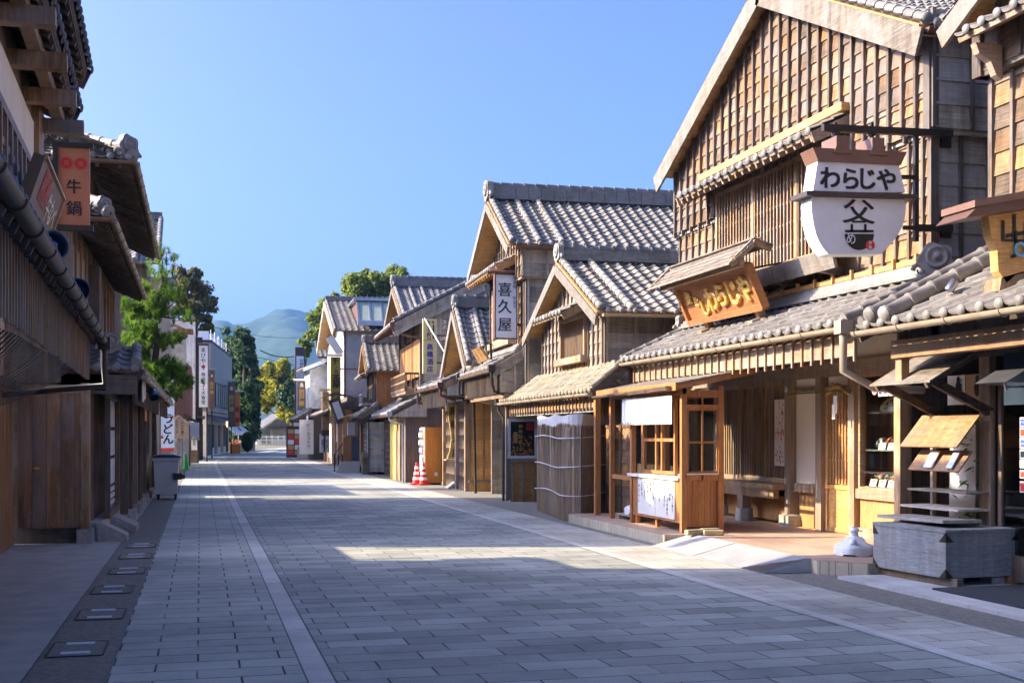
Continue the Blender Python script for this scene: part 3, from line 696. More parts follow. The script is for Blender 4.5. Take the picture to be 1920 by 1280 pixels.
do = build(dr, 'sliding_door', [M['honey'], M['insidewarm']], t)
sw = MB(); frame(sw, (XF, 15.46, 0), -EY, -EX, 1.1, .84, 2.5, .05, .08); sw.box(XF - .08, XF + .06, 14.36, 15.46, .72, .86); sw.box(XF - .01, XF + .03, 14.36, 15.46, .3, .72, 1); sw.box(XF - .06, XF + .06, 14.36, 15.46, FZ, .3)
lattice(sw, (XF + .5, 15.44, .9), -EY, -EX, 1.06, .9, 2.4, .1, .02, .03, (1.2, 1.5, 1.8, 2.1))
so = build(sw, 'show_window', [M['beam'], M['honey_v']], t)
p_ = MB(); p_.box(XF - .02, XF - .015, 14.41, 15.41, .89, 2.45); build(p_, 'pane', [M['glass']], so)
for z in (.9, 1.42, 1.95):
    sh = MB(); sh.box(XF + .02, XF + .36, 14.4, 15.44 if z < 1 else 15.35, z - .02, z)
    build(sh, 'shelf', [M['pale']], so)
# food replicas on the shelves
foodc = [('lacquer', (.22, .015, .012)), ('blackbowl', (.02, .018, .018)), ('greenfood', (.16, .32, .04)), ('ricewhite', (.75, .7, .6)), ('tempura', (.62, .36, .09)), ('noodle', (.66, .55, .32))]
for n_, c in foodc: M[n_] = plain(n_, c, None, .3, scale=20)
DESC = ['yellow rice dish with green topping', 'red lacquer bowl of noodles', 'black bowl of white rice', 'tempura bowl in a red dish', 'green garnished noodle bowl', 'dark tray of fried food']
kk = 0
for row, (z, ys) in enumerate(((1.95, (14.66, 14.98)), (1.42, (14.54, 14.74, 14.95, 15.16)), (.9, (14.5, 14.67, 14.84, 15.01, 15.18, 15.34)))):
    for j, y in enumerate(ys):
        d = (kk * 5 + row) % 6; x = XF + .15
        t_ = thing('food_replica', '%s, %s in the show window on its %s shelf' % (DESC[d], ['leftmost', 'second', 'third', 'fourth', 'fifth', 'sixth'][len(ys) - 1 - j], ['top', 'middle', 'bottom'][row]), 'food model', (x, y, z), group='food models in the show window')
        ax = V((-.78, -.1, .62)).normalized(); r0 = .1 if row else .13
        b = MB(); b.lathe(V((x, y, z + .095)) - ax * .02, [(.03, -.03), (r0 * .7, -.012), (r0, .035), (r0 * .93, .033), (.02, 0)], 16, 0, ax=ax); b.box(x - .01, x + .06, y - .03, y + .03, z, z + .07, 0)
        build(b, 'bowl', [M[('lacquer', 'blackbowl')[kk % 2] if row else 'noodle']], t_)
        f = MB()
        for q in range(14):
            a = R.random() * 6.28; rr_ = r0 * .7 * math.sqrt(R.random()); e1 = ax.orthogonal().normalized(); e2 = ax.cross(e1)
            c = V((x, y, z + .095)) + ax * .012 + e1 * math.cos(a) * rr_ + e2 * math.sin(a) * rr_; f.ball(c, .018, .02, .012, 6, R.choice((0, 0, 1)))
        build(f, 'food', [M[('tempura', 'noodle', 'ricewhite', 'tempura', 'noodle', 'tempura')[d]], M[('greenfood', 'noodle', 'ricewhite', 'lacquer', 'greenfood', 'blackbowl')[d]]], t_)
        kk += 1
    for j in range((2, 3, 4)[row]):
        y = 14.5 + j * .23; b = MB(); b.extr([(XF + .03, y - .085, z), (XF + .06, y - .085, z + .1), (XF + .06, y + .085, z + .1), (XF + .03, y + .085, z)], (.012, 0, 0), 0)
        for q in range(2): b.bar((XF + .038 + q * .011, y - .05, z + .055 - q * .03 + .02), (XF + .038 + q * .011, y + .05, z + .055 - q * .03 + .02), .004, .008, 1)
        solo(b, 'price_card', [M['paper'], M['redink']], 'white price card standing %s from the right on the %s shelf of the show window' % (['first', 'second', 'third', 'fourth'][j], ['top', 'middle', 'bottom'][row]), 'price card', (XF + .05, y, z), group='price cards in the show window')
# paper poster on the lattice, straw charm over the door
b = MB(); b.box(XF - .075, XF - .07, 17.62, 17.98, 1.12, 2.2)
for q in range(60):
    y = R.uniform(17.65, 17.93); z = R.uniform(1.15, 2.15); b.poly([(XF - .077, y, z), (XF - .077, y, z + R.uniform(.01, .05)), (XF - .077, y + R.uniform(.01, .05), z + .03), (XF - .077, y + .03, z - .01)], R.choice((1, 2, 2, 3)))
solo(b, 'paper_poster', [M['paper'], M['tan'], M['redink'], M['greywall']], 'long cream paper poster with fine red and brown print hung on the lattice', 'poster', (XF - .07, 17.8, 1.12))
b = MB(); c = V((XF - .14, 15.85, 2.28))
b.tube([c + V((0, y * .34, .06 * math.cos(y * 3))) for y in [(-1 + .2 * i) for i in range(11)]], [.015 + .035 * (1 - abs(-1 + .2 * i)) for i in range(11)], 7, 0)
for i in range(26):
    y = R.uniform(-.2, .2); b.bar(c + V((0, y * .6, .02)), c + V((R.uniform(-.06, .02), y + R.uniform(-.06, .06), R.uniform(-.42, .14))), .012, .008, 0)
b.box(c.x - .04, c.x - .034, c.y - .05, c.y + .05, c.z - .34, c.z - .08, 1); b.box(c.x - .05, c.x - .044, c.y - .01, c.y + .08, c.z - .42, c.z - .2, 1)
solo(b, 'straw_charm', [M['straw'], M['paper']], 'golden straw charm with white paper strips hung above the lattice door', 'straw charm', tuple(c))
b = MB(); b.tube([(XF - .16, 15.45, 2.27), (XF - .16, 17.35, 2.27)], .012, 6, 0); solo(b, 'noren_pole', [M['bamboo']], 'thin green bamboo pole fixed across the doorway under the lintel', 'pole', (XF - .16, 16.4, 2.27))
b = MB(); b.lathe((XF - .115, 17.5, 2.36), [(.055, 0), (.055, .01), (0, .012)], 16, 0, ax=(-1, 0, 0)); char(b, '△', (XF - .129, 17.5, 2.36), -EY, EZ, .06, 1)
solo(b, 'round_plate', [M['signwhite'], M['blueink']], 'small round white enamel plate on the post beside the door', 'plate', (XF - .115, 17.5, 2.36))
# terrace and ramp
b = MB(); TM = paving('terrace_tile', (.54, .37, .26), (.45, .31, .21), .3, .3, 0, (.2, .15, .11), msize=.006, speck=.12)
TC = paving('cream_step_tile', (.62, .53, .38), (.55, .47, .33), .155, .14, 0, (.3, .25, .18), msize=.005, speck=.1)
pts = [(7.42, 12.3), (9.6, 12.3), (9.6, 21.3), (6.62, 21.3), (6.62, 16.55), (7.02, 16.5), (7.02, 12.75)]
b.extr([(x, y, -.02) for x, y in pts], (0, 0, .172), 1); b.poly([(x, y, FZ) for x, y in pts], 0); b.extr([(x, y, .152) for x, y in pts], (0, 0, .007), 0)
struct(b, 'terrace', [TM, TC])
for (y0, y1, lb) in ((15.0, 16.5, 'far sunlit steel ramp plate against the terrace edge'), (12.9, 14.97, 'near steel ramp plate in shade against the terrace edge')):
    b = MB(); e = .55 if y0 < 14 else 0
    b.add([(6.4, y0 + e * .0, .006), (6.4, y1, .006), (7.03, y1, .168), (7.03, y0, .168), (6.4, y0 + e, .003)], [(0, 3, 2, 1)], 0)
    b.poly([(6.4, y0, .002), (7.03, y0, .002), (7.03, y0, .166)], 0)
    if e: b.poly([(6.405, y0 + .02, .012), (7.03, y0 + .02, .171), (6.405, y0 + .6, .012)], 1)
    solo(b, 'ramp_plate', [plain('zinc_plate', (.52, .53, .52), (.40, .42, .42), .45, .3, scale=2, vary=.05), M['steel']], lb, 'ramp', (6.7, (y0 + y1) / 2, 0), group='ramp plates before the restaurant')

# ---------------------------------------------------------------- hanging pot-shaped sign
Y0 = 13.08; TK = .26
def q6(x, y, Y=Y0): return at_y(1460 + x / 2.909, 200 + y / 2.909, Y)
c0 = q6(440, 100)
t = thing('hanging_sign', 'big white pot shaped sign with black lettering hung from iron arms on the gabled house', 'sign', (c0.x, 13.2, 3.6))
b = MB(); b.extr([q6(*p) for p in ((212, 300), (655, 318), (690, 468), (186, 466))], (0, TK, 0)); build(b, 'upper_body', [M['signwhite']], t)
lowc = [(180, 490), (692, 503), (694, 560), (688, 610), (672, 660), (648, 702), (618, 742), (585, 778), (560, 803), (272, 803), (245, 772), (222, 738), (204, 694), (190, 640), (181, 580), (178, 530)]
b = MB(); b.extr([q6(*p) for p in lowc], (0, TK, 0)); build(b, 'lower_body', [M['signwhite']], t)
b = MB(); b.extr([q6(*p) for p in ((136, 464), (742, 484), (742, 509), (136, 490))], (0, TK + .16, 0)); b.v = [(v[0], v[1] - .08, v[2]) for v in b.v]; build(b, 'belt', [M['darkpaint']], t)
b = MB(); b.extr([q6(*p) for p in ((180, 226), (692, 250), (660, 321), (210, 299))], (0, TK + .06, 0)); b.v = [(v[0], v[1] - .03, v[2]) for v in b.v]
build(b, 'lid', [M['brownpaint']], t)
for xx, yy in ((338, 0), (533, 10)):
    b = MB(); b.extr([q6(*p) for p in ((xx - 34, 163 + yy), (xx + 32, 166 + yy), (xx + 32, 222 + yy), (xx + 48, 262 + yy), (xx - 48, 256 + yy), (xx - 34, 218 + yy))], (0, TK + .1, 0)); b.v = [(v[0], v[1] - .05, v[2]) for v in b.v]
    build(b, 'handle', [M['brownpaint']], t)
b = MB(); ym = Y0 + TK / 2
b.bar(q6(240, 116, ym), q6(945, 150, ym), .07, .085, 0); b.bar(q6(748, 140, ym), q6(748, 735, ym), .055, .055, 0, EY); b.bar(q6(748, 662, ym), q6(945, 664, ym), .06, .085, 0)
b.bar(q6(668, 384, ym), q6(748, 386, ym), .04, .05, 0); b.bar(q6(680, 660, ym), q6(748, 662, ym), .04, .05, 0)
for xx in (310, 508): b.bar(q6(xx, 88, ym), q6(xx, 175, ym), .035, .035, 0, EY); b.bar(q6(xx - 12, 150, ym), q6(xx + 12, 150, ym), .09, .05, 0)
for yy in (90, 580): b.extr([q6(888, yy + 5, 13.37), q6(942, yy, 13.37), q6(942, yy + 135, 13.37), q6(888, yy + 130, 13.37)], (0, .03, 0))
build(b, 'arm', [M['iron']], t)
b = MB(); yf = Y0 - .006; sz = (q6(100, 0) - q6(0, 0)).length
for ch, x, y in (('わ', 281, 388), ('ら', 394, 394), ('じ', 487, 395), ('や', 587, 398)): char(b, ch, q6(x, y, yf), EX, EZ, sz * 1.2, 0, .04)
char(b, '父', q6(437, 572, yf), EX, EZ, sz * 1.9, 0, .016, 0, 1, .68)
for (x0, x1, y0, y1) in ((400, 475, 622, 633), (392, 406, 640, 684), (466, 480, 640, 684), (362, 518, 672, 686)): b.poly([q6(x0, y1, yf), q6(x1, y1, yf), q6(x1, y0, yf), q6(x0, y0, yf)])
build(b, 'lettering', [M['black']], t)
b = MB(); b.poly([q6(440 + 80 * math.cos(a), 694 + 88 * math.sin(a), yf) for a in [math.pi * (1 - i / 20) for i in range(21)]]); em = build(b, 'pot_emblem', [M['black']], t)
b = MB(); b.poly([q6(500 + 25 * math.cos(a), 755 + 26 * math.sin(a), yf - .003) for a in [-math.pi * 2 * i / 24 for i in range(24)]]); build(b, 'seal', [M['red']], em)
b = MB(); char(b, 'め', q6(395, 718, yf - .003), EX, EZ, sz * .62, 0, .01, 0, .95, 1.1); char(b, '伊', q6(500, 743, yf - .006), EX, EZ, sz * .2, 0, .02); char(b, '勢', q6(500, 767, yf - .006), EX, EZ, sz * .2, 0, .02); build(b, 'white_lettering', [M['signwhite']], em)

# ---------------------------------------------------------------- wooden name board on the lean-to roof
t = thing('name_board', 'brown wooden name board with gilded letters under its own little roof on the tiled lean-to', 'sign', (8.2, 17.86, 3.4))
p0, p1 = V((8.2, 0, 3.555)), V((7.93, 0, 4.16)); up = (p1 - p0).normalized(); nn = V((-up.z, 0, up.x)); ya, yb = 16.48, 19.24
def S2(y, h, o=0.): return V((p0.x, y, p0.z)) + up * h + nn * o
H2 = (p1 - p0).length
b = MB(); b.extr([S2(yb, 0), S2(ya, 0), S2(ya, H2), S2(yb, H2)], nn * -.07); build(b, 'board', [M['redwood_h']], t)
b = MB()
for (a, c) in ((S2(yb, 0, .0), S2(ya, 0, .0)), (S2(yb, H2, .0), S2(ya, H2, .0))): b.bar(a, c, .12, .09, 0, up)
for y in (ya, yb): b.bar(S2(y, -.02), S2(y, H2 + .02), .08, .13, 0, nn)
build(b, 'frame', [M['redwood_h']], t)
b = MB()
for i, (ch, y, h, s_) in enumerate((('釜', 18.92, .43, .22), ('め', 18.66, .33, .2), ('し', 18.42, .2, .3), ('わ', 18.06, .31, .44), ('ら', 17.66, .34, .42), ('じ', 17.22, .32, .44), ('や', 16.8, .34, .44))): char(b, ch, S2(y, h, .02), -EY, up, s_, 0, .025, .05)
build(b, 'lettering', [M['gold']], t)
for y in (16.9, 18.82):
    b = MB(); b.bar(S2(y, -.3, -.1), S2(y, H2 + .2, -.1), .12, .12, 0, nn); b.bar(S2(y, -.22, .12), S2(y, -.3, -.75), .16, .14, 0); build(b, 'post', [M['post']], t)
b = MB()
for i in range(5):
    a = S2(0, H2 + .16, .42 - .11 * i); zz = .0 + .04 * i
    b.extr([V((a.x, ya - .3, a.z + zz)), V((a.x, yb + .3, a.z + zz)), V((a.x + .13, yb + .3, a.z + zz + .075)), V((a.x + .13, ya - .3, a.z + zz + .075))], (0, 0, -.02), 0)
a = S2(0, H2 + .16, .42 - .5); b.extr([V((a.x - .06, ya - .3, a.z + .2)), V((a.x - .06, yb + .3, a.z + .2)), V((a.x + .26, yb + .3, a.z + .1)), V((a.x + .26, ya - .3, a.z + .1))], (0, 0, -.02), 0)
e = S2(0, H2 + .12, .38)
for y in (ya - .24, yb + .24): b.bar((e.x, y, e.z), (a.x - .04, y, a.z + .13), .05, .1, 1); b.bar((a.x - .04, y, a.z + .13), (a.x + .24, y, a.z + .04), .05, .08, 1)
b.bar((e.x + .2, ya - .2, e.z + .04), (e.x + .2, yb + .2, e.z + .04), .08, .09, 1)
build(b, 'roof', [M['pale'], M['beam']], t)
for y in (16.7, 18.6):
    for h_, z in ((H2 * .9, 4.3), (.1, 4.0)): b = MB(); b.bar(S2(y, h_, -.1), (8.85, y, z), .03, .03); build(b, 'stay', [M['iron']], t)

# ---------------------------------------------------------------- food stall in front of the restaurant
t = thing('food_stall', 'small wooden takeaway stall with glazed sides, counter and red board front under a plank roof', 'stall', (7.3, 17.8, FZ))
b = MB(); n_ = 6
for i in range(n_):
    x0, x1 = 6.78 + 1.3 * i / n_, 6.78 + 1.3 * (i + 1) / n_; z0, z1 = 2.37 + .25 * i / n_, 2.37 + .25 * (i + 1) / n_
    b.extr([(x0, 16.45, z0), (x0, 20.1, z0), (x1 + .03, 20.1, z1 + .01), (x1 + .03, 16.45, z1 + .01)], (0, 0, .025), 0)
for y in (16.5, 17.4, 18.3, 19.2, 20.05): b.bar((6.8, y, 2.33), (8.05, y, 2.57), .05, .07, 1)
b.bar((6.77, 16.45, 2.34), (6.77, 20.1, 2.34), .03, .12, 1)
st_roof = build(b, 'roof', [M['pale'], M['redwood']], t)
b = MB(); gutter(b, (6.72, 16.6, 2.35), (6.72, 20.12, 2.3), .05, 0); build(b, 'gutter', [M['copper']], st_roof)
for (x, y) in ((7.0, 16.74), (7.0, 18.9), (7.0, 19.95), (7.6, 16.74), (7.6, 18.9), (7.6, 19.95)):
    b = MB(); b.box(x - .04, x + .04, y - .04, y + .04, FZ, 2.36); build(b, 'post', [M['redwood']], t)
b = MB(); b.box(6.97, 7.03, 16.7, 19.95, 2.24, 2.34); b.box(6.98, 7.02, 18.94, 19.9, .86, .94); b.box(7.03, 7.57, 16.71, 16.77, 2.2, 2.3); b.box(7.03, 7.57, 16.71, 16.77, 2.02, 2.08); b.box(7.58, 7.62, 16.78, 19.9, 2.2, 2.3); build(b, 'rail', [M['redwood']], t)
b = MB(); b.box(6.93, 7.62, 16.8, 19.0, .94, .985, 0); b.box(6.985, 7.04, 16.78, 18.86, .3, .94, 1)
for i in range(5): b.box(7.05 + i * .1, 7.145 + i * .1, 16.755, 16.785, .25, .95, 1)
b.box(7.04, 7.56, 16.72, 16.76, .95, 1.03, 1); b.box(7.02, 7.58, 16.7, 16.78, 1.03, 1.05, 0)
for y in (16.9, 17.9, 18.8): b.box(7.02, 7.08, y - .04, y + .04, FZ, .32, 1)
b.box(7.56, 7.6, 16.8, 18.9, .3, .94, 1); build(b, 'counter', [M['cream'], M['redwood']], t)
b = MB(); frame(b, (7.16, 18.8, 0), -EY, -EX, 1.4, 1.0, 2.2, .055, .05)
for y in (18.2, 17.95): b.box(7.13, 7.17, y - .025, y + .025, 1.04, 2.16)
b.box(7.135, 7.165, 17.45, 18.75, 1.52, 1.57); sash = build(b, 'window', [M['redwood']], t)
b = MB(); b.poly([(7.15, 18.75, 1.05), (7.15, 17.45, 1.05), (7.15, 17.45, 2.16), (7.15, 18.75, 2.16)]); build(b, 'pane', [M['glass']], sash)
b = MB(); b.box(7.05, 7.57, 16.735, 16.741, 1.06, 2.02); build(b, 'side_pane', [M['glass']], t)
b = MB(); frame(b, (7.05, 16.745, 0), EX, EY, .52, 1.05, 2.02, .03, .03); b.box(7.29, 7.315, 16.72, 16.74, .92, 2.28); b.box(7.05, 7.57, 16.733, 16.743, 1.5, 1.53); build(b, 'side_frame', [M['redwood']], t)
for (y0, y1, rows_, lb) in ((17.82, 18.6, ['あったか', '伊勢うどん', '釜めし', 'おにぎり', 'ごはん', 'みたらし'], 'left paper menu, brushed in large kana'), (17.02, 17.81, ['まごころこめて', 'いせの味', '手づくりの味を', 'お持ち帰りに', '串かつ', 'あおさ汁', 'どうぞ'], 'right paper menu, finely written')):
    b = MB(); b.box(6.975, 6.979, y0, y1, .34, .93)
    for i, tx in enumerate(rows_): vtext(b, tx, (6.973, y0 + .08 + (y1 - y0 - .14) * i / (len(rows_) - 1), .9 - .03 * (i % 3)), -EY, EZ, .075 if y0 > 17.5 else .062, 1.05, m=1, bold=.012)
    solo(b, 'paper_menu', [M['paper'], M['black']], lb + ' on the red stall front', 'menu', (6.97, (y0 + y1) / 2, .34), group='paper menus on the stall')
b = MB(); k = 17
for i in range(k):
    y = 16.86 + 2.2 * i / k; b.box(6.86, 6.868, y, y + 2.2 / k - .012, 1.79, 2.22 , 0, .5 + .3 * R.random()); b.tube([(6.855, y + .06, 1.815), (6.85, y + .06, 1.815)], .014, 6, 1)
b.box(6.862, 6.874, 16.86, 19.05, 1.83, 1.85, 0); b.box(6.862, 6.874, 16.86, 19.05, 2.18, 2.2, 0); b.tube([(6.87, 16.84, 2.23), (6.87, 19.08, 2.23)], .016, 6, 1)
solo(b, 'slatted_blind', [M['cloth'], M['iron_brown']], 'white slatted blind hung under the eave of the takeaway stall', 'blind', (6.86, 17.95, 1.79))
b = MB()
for i, (x, y) in enumerate(((7.12, 16.45), (7.2, 16.2), (7.5, 16.3), (7.35, 16.5))): pass
for i, (x, y, a) in enumerate(((7.0, 16.32, .2), (7.25, 16.2, -.3), (7.32, 16.5, .1))):
    b = MB(); d = V((math.cos(a), math.sin(a), 0)); b.bar(V((x, y, FZ + .045)) - d * .15, V((x, y, FZ + .045)) + d * .15, .11, .08, 0)
    o = solo(b, 'loose_brick', [M['straw'] if 0 else plain('sandy_block', (.44, .38, .24), (.34, .28, .17), .95, scale=9, bumpy=.3)], ['worn sandy block lying leftmost at the foot of the stall', 'worn sandy block lying nearest the ramp by the stall', 'worn sandy block tucked behind the other two by the stall'][i], 'block', (x, y, FZ), group='loose blocks by the stall')
    bv = o.modifiers.new('bevel', 'BEVEL'); bv.width = .02; bv.segments = 2
# umbrella bases
def umbrella_base(name, lb, c, s_=1.):
    t = thing(name, lb, 'umbrella stand', tuple(c)); c = V(c)
    b = MB(); pts = []
    for i in range(24):
        a = 2 * math.pi * i / 24; r_ = .26 * s_ / max(abs(math.cos(a)), abs(math.sin(a))) * (.9 if i % 6 == 3 else 1); r_ = min(r_, .31 * s_); pts.append((math.cos(a) * r_, math.sin(a) * r_))
    rings = [(1., .03), (1.02, .12), (.97, .15), (.6, .2), (.42, .27), (.36, .285)]; vs_ = []; fs = []
    for q, z in rings: vs_ += [(c.x + x * q, c.y + y * q, c.z + z * s_ - (.03 if (z < .05 and k_ % 6 in (0, 1, 5)) else 0)) for k_, (x, y) in enumerate(pts)]
    for i in range(len(rings) - 1):
        for j in range(24): fs.append((i * 24 + j, i * 24 + (j + 1) % 24, (i + 1) * 24 + (j + 1) % 24, (i + 1) * 24 + j))
    fs.append(tuple(range(5 * 24, 6 * 24))); b.add(vs_, fs, 0, None, True); build(b, 'tank', [M['plastic_w']], t)
    b = MB(); b.lathe(c + EZ * .27 * s_, [(.05, 0), (.045, .07), (.055, .075), (.055, .11), (.04, .115), (.04, .13), (.03, .13)], 14, 0); b.box(c.x + .03, c.x + .1, c.y - .015, c.y + .015, c.z + .36 * s_, c.z + .375 * s_); build(b, 'socket', [M['plastic_w']], t)
    b = MB(); b.lathe(c + V((-.1, -.14, .2 * s_)), [(.04, 0), (.04, .04), (0, .045)], 10); build(b, 'filler_cap', [M['plastic_w']], t)
c = ground(1602, 1040, FZ); umbrella_base('umbrella_base', 'white plastic umbrella base standing on the corner of the brown tiled terrace', (c.x, c.y, FZ), .8)
umbrella_base('umbrella_base', 'white plastic umbrella base on a low rack in the open bay of the stall', (7.3, 19.45, .26), .8)
b = MB()
for i in range(5): b.box(7.06 + .1 * i, 7.14 + .1 * i, 18.98, 19.88, .235, .26)
for y in (19.05, 19.8): b.box(7.06, 7.54, y - .03, y + .03, FZ, .235)
solo(b, 'low_rack', [M['board_grey']], 'low grey slatted rack under the umbrella base in the stall bay', 'rack', (7.3, 19.4, FZ))

# ---------------------------------------------------------------- nearest shop at the right edge
t = thing('corner_shop', 'tall dark timber shop at the right edge with silver tiled lean-to and glazed door', 'house', (9.1, 12.3, 0)); R1 = t
b = MB(); boardwall(b, (9.1, 12.34, 3.6), -EY, -EX, 8, 3.6, 6.0, .27, .4, [], 0, 1, .05, .05); boardwall(b, (8.96, 12.42, 5.92), -EY, -EX, 8, 5.92, [(0, 6.5), (3.6, 8.2), (8, 6.3)], .27, .4, [], 0, 1, .05, .05)
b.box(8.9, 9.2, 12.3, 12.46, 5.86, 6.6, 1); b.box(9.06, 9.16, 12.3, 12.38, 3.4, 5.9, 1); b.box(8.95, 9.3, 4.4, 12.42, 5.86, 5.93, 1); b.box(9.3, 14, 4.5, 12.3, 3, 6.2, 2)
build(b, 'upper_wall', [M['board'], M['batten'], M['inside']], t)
gable_roof(t, 5.2, 12.42, 6.5, 8.3, 8.5, 14, 'tile', PROF_S, PROF_S, barge='pale', bh=.26, lay=3, oni=None)
h = MB(); tiles(h, (8.45, 5, 6.2), (8.45, 12.1, 6.2), (8.95, 5, 6.42), .27, .24, 0); slab(h, (8.45, 5, 6.2), (8.45, 12.1, 6.2), (8.95, 5, 6.42), 0, .06, 1); h.extr([(8.9, 12.0, 6.1), (8.55, 12.0, 6.1), (8.6, 12.0, 5.98), (8.75, 12.0, 5.9), (8.82, 12.0, 5.75), (8.9, 12.0, 5.7)], (0, -.1, 0), 1)
build(h, 'window_hood', [M['tile'], M['beam']], t)
pent(t, 7.3, 2.84, 9.08, 3.72, 4.5, 12.3, 'tile', PROF, 'gutter_tan', .3, None, 'dark', .25, .285)
o = MB(); roll(o, (7.28, 12.02, 2.98), (9.0, 12.02, 3.84), .085, .3); roll(o, (7.28, 11.72, 2.96), (9.0, 11.72, 3.82), .085, .3); o.dome((7.27, 12.02, 2.97), (-1, 0, -.4), .1, 12); o.dome((7.27, 11.72, 2.95), (-1, 0, -.4), .1, 12); build(o, 'verge_roll', [M['tile']], t)
b = MB(); b.box(7.62, 7.78, 4.5, 12.15, 2.5, 2.7, 0); b.box(8.4, 8.6, 4.5, 12.2, 2.5, 2.62, 1); build(b, 'beam', [M['amber_board'], M['dark']], t)
b = MB(); b.box(8.42, 8.6, 11.48, 11.66, .03, 2.7); b.box(7.66, 7.76, 12.0, 12.12, 2.2, 2.5); build(b, 'post', [M['mid_v']], t)
b = MB(); b.box(8.42, 8.58, 13.22, 13.36, .16, 2.7); build(b, 'post', [M['mid_v']], t)
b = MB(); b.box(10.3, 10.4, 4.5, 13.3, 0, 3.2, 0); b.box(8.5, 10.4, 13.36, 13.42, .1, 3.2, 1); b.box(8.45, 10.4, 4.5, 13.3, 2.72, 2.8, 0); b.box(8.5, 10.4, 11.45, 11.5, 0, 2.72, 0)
build(b, 'back_wall', [M['inside'], M['dark_v']], t)
dr = MB(); frame(dr, (8.5, 11.4, 0), -EY, -EX, .62, .06, 2.2, .06, .06); dr.box(8.46, 8.54, 10.74, 11.44, .06, .34); frame(dr, (8.5, 10.74, 0), -EY, -EX, 1., .06, 2.2, .08, .08); dr.box(8.44, 8.6, 9, 11.5, 2.2, 2.32)
do = build(dr, 'glass_door', [M['dark_v']], t)
b = MB(); b.box(8.495, 8.503, 9.8, 11.36, .34, 2.16); build(b, 'pane', [M['glass_dark']], do)
b = MB(); y = 11.0
for (z, h_, m_) in ((1.72, .09, 0), (1.61, .09, 1), (1.49, .1, 2), (1.38, .09, 3), (1.28, .08, 4), (1.17, .08, 5), (1.02, .11, 1)):
    b.box(8.485, 8.49, y - .055, y + .055, z, z + h_ + .01, 4); b.box(8.482, 8.486, y - .045, y + .045, z + .012, z + h_ - .008, m_)
htext(b, 'VISA', (8.48, y + .045, 1.77), -EY, EZ, .028, .85, m=4, bold=.03); htext(b, 'JCB', (8.48, y + .04, 1.54), -EY, EZ, .03, .85, m=4, bold=.03)
build(b, 'card_sticker', [M['visa'], M['redink'], M['visa'], M['blueglass'], M['signwhite'], M['redink']], do)
b = MB(); b.box(8.7, 8.72, 10.75, 11.05, .35, 1.0)
for i in range(6): b.box(8.695, 8.7, 10.8 + i * .04, 10.815 + i * .04, .45, .95, 1)
solo(b, 'menu_sheet', [M['paper'], M['greywall']], 'pale printed menu sheet standing inside the glass door', 'menu', (8.7, 10.9, .35))
b = MB()
for i in range(9):
    y0 = 9.3 + .2 * i; b.extr([(8.3 + .02 * (i % 2), y0, 1.95), (8.32 - .02 * (i % 2), y0 + .2, 1.95), (8.32, y0 + .2, 2.5), (8.32, y0, 2.5)], (.006, 0, 0))
solo(b, 'noren_curtain', [M['navy']], 'dark blue shop curtain hung over the glass door', 'curtain', (8.31, 10.2, 2))
b = MB()
for i in range(7): b.extr([(8.95 + .03 * (i % 2), 11.1 + .05 * i, .6), (8.98 - .03 * (i % 2), 11.15 + .05 * i, .6), (8.98, 11.15 + .05 * i, 2.3), (8.96, 11.1 + .05 * i, 2.3)], (.006, 0, 0))
solo(b, 'orange_drape', [M['orange']], 'orange drape hanging inside the glass door', 'drape', (8.95, 11.25, .6))
b = MB(); c = at_y(1912, 712, 10.3); b.extr([c + V((-.16, 0, -.02)), c + V((.1, 0, .12)), c + V((.3, 0, .1)), c + V((.3, 0, -.04))], (0, .5, 0)); b.bar(c + V((.2, .2, .06)), c + V((.5, .3, .3)), .03, .03); b.bar(c + V((-.1, .1, -.02)), c + V((-.08, .1, -.1)), .02, .02)
solo(b, 'flood_lamp', [M['steel']], 'grey metal flood lamp bracketed beside the blue curtain', 'lamp', tuple(c))
# sign board leaning on the lean-to roof
c = at_y(1905, 455, 10.2); t2 = thing('carved_sign', 'rough yellow timber slab sign with dark crown mark and blue ring on silver tiles', 'sign', (c.x, 10.2, 3.0))
def q9(x, y, Y=10.2): return at_y(x, y, Y)
b = MB(); b.extr([q9(*p) for p in ((1852, 398), (1870, 396), (1990, 376), (2000, 500), (1940, 508), (1905, 515), (1888, 530), (1872, 508), (1870, 470), (1858, 440))], (0, .12, 0)); build(b, 'board', [M['honey']], t2)
b = MB(); char(b, '山', q9(1902, 430, 10.19), EX, EZ, .36, 0, .01, 0, 1, .9); b.poly([q9(1886, 446, 10.19), q9(1930, 438, 10.19), q9(1930, 431, 10.19), q9(1886, 439, 10.19)]); char(b, 'J', q9(1901, 458, 10.19), EX, EZ, .3, 0, .01); build(b, 'lettering', [M['black']], t2)
b = MB(); c2 = q9(1912, 468, 10.19); b.lathe(c2, [(.075, 0), (.075, .02), (.045, .02), (.045, 0)], 20, ax=(0, -1, 0), sm=False); build(b, 'ring', [plain('sky_blue_paint', (.22, .50, .68), None, .5)], t2)
b = MB(); b.extr([q9(1812, 408, 10.0), q9(1836, 384, 10.0), q9(2010, 352, 10.0), q9(2010, 378, 10.0)], (0, .5, 0), 0); b.extr([q9(1828, 388, 9.98), q9(1828, 375, 9.98), q9(2010, 342, 9.98), q9(2010, 356, 9.98)], (0, .54, 0), 1); build(b, 'cap', [M['iron_brown'], M['brownpaint']], t2)
b = MB(); b.extr([q9(1874, 545), q9(1878, 520), q9(1990, 490), q9(1990, 520)], (0, .25, 0)); build(b, 'foot', [M['post']], t2)
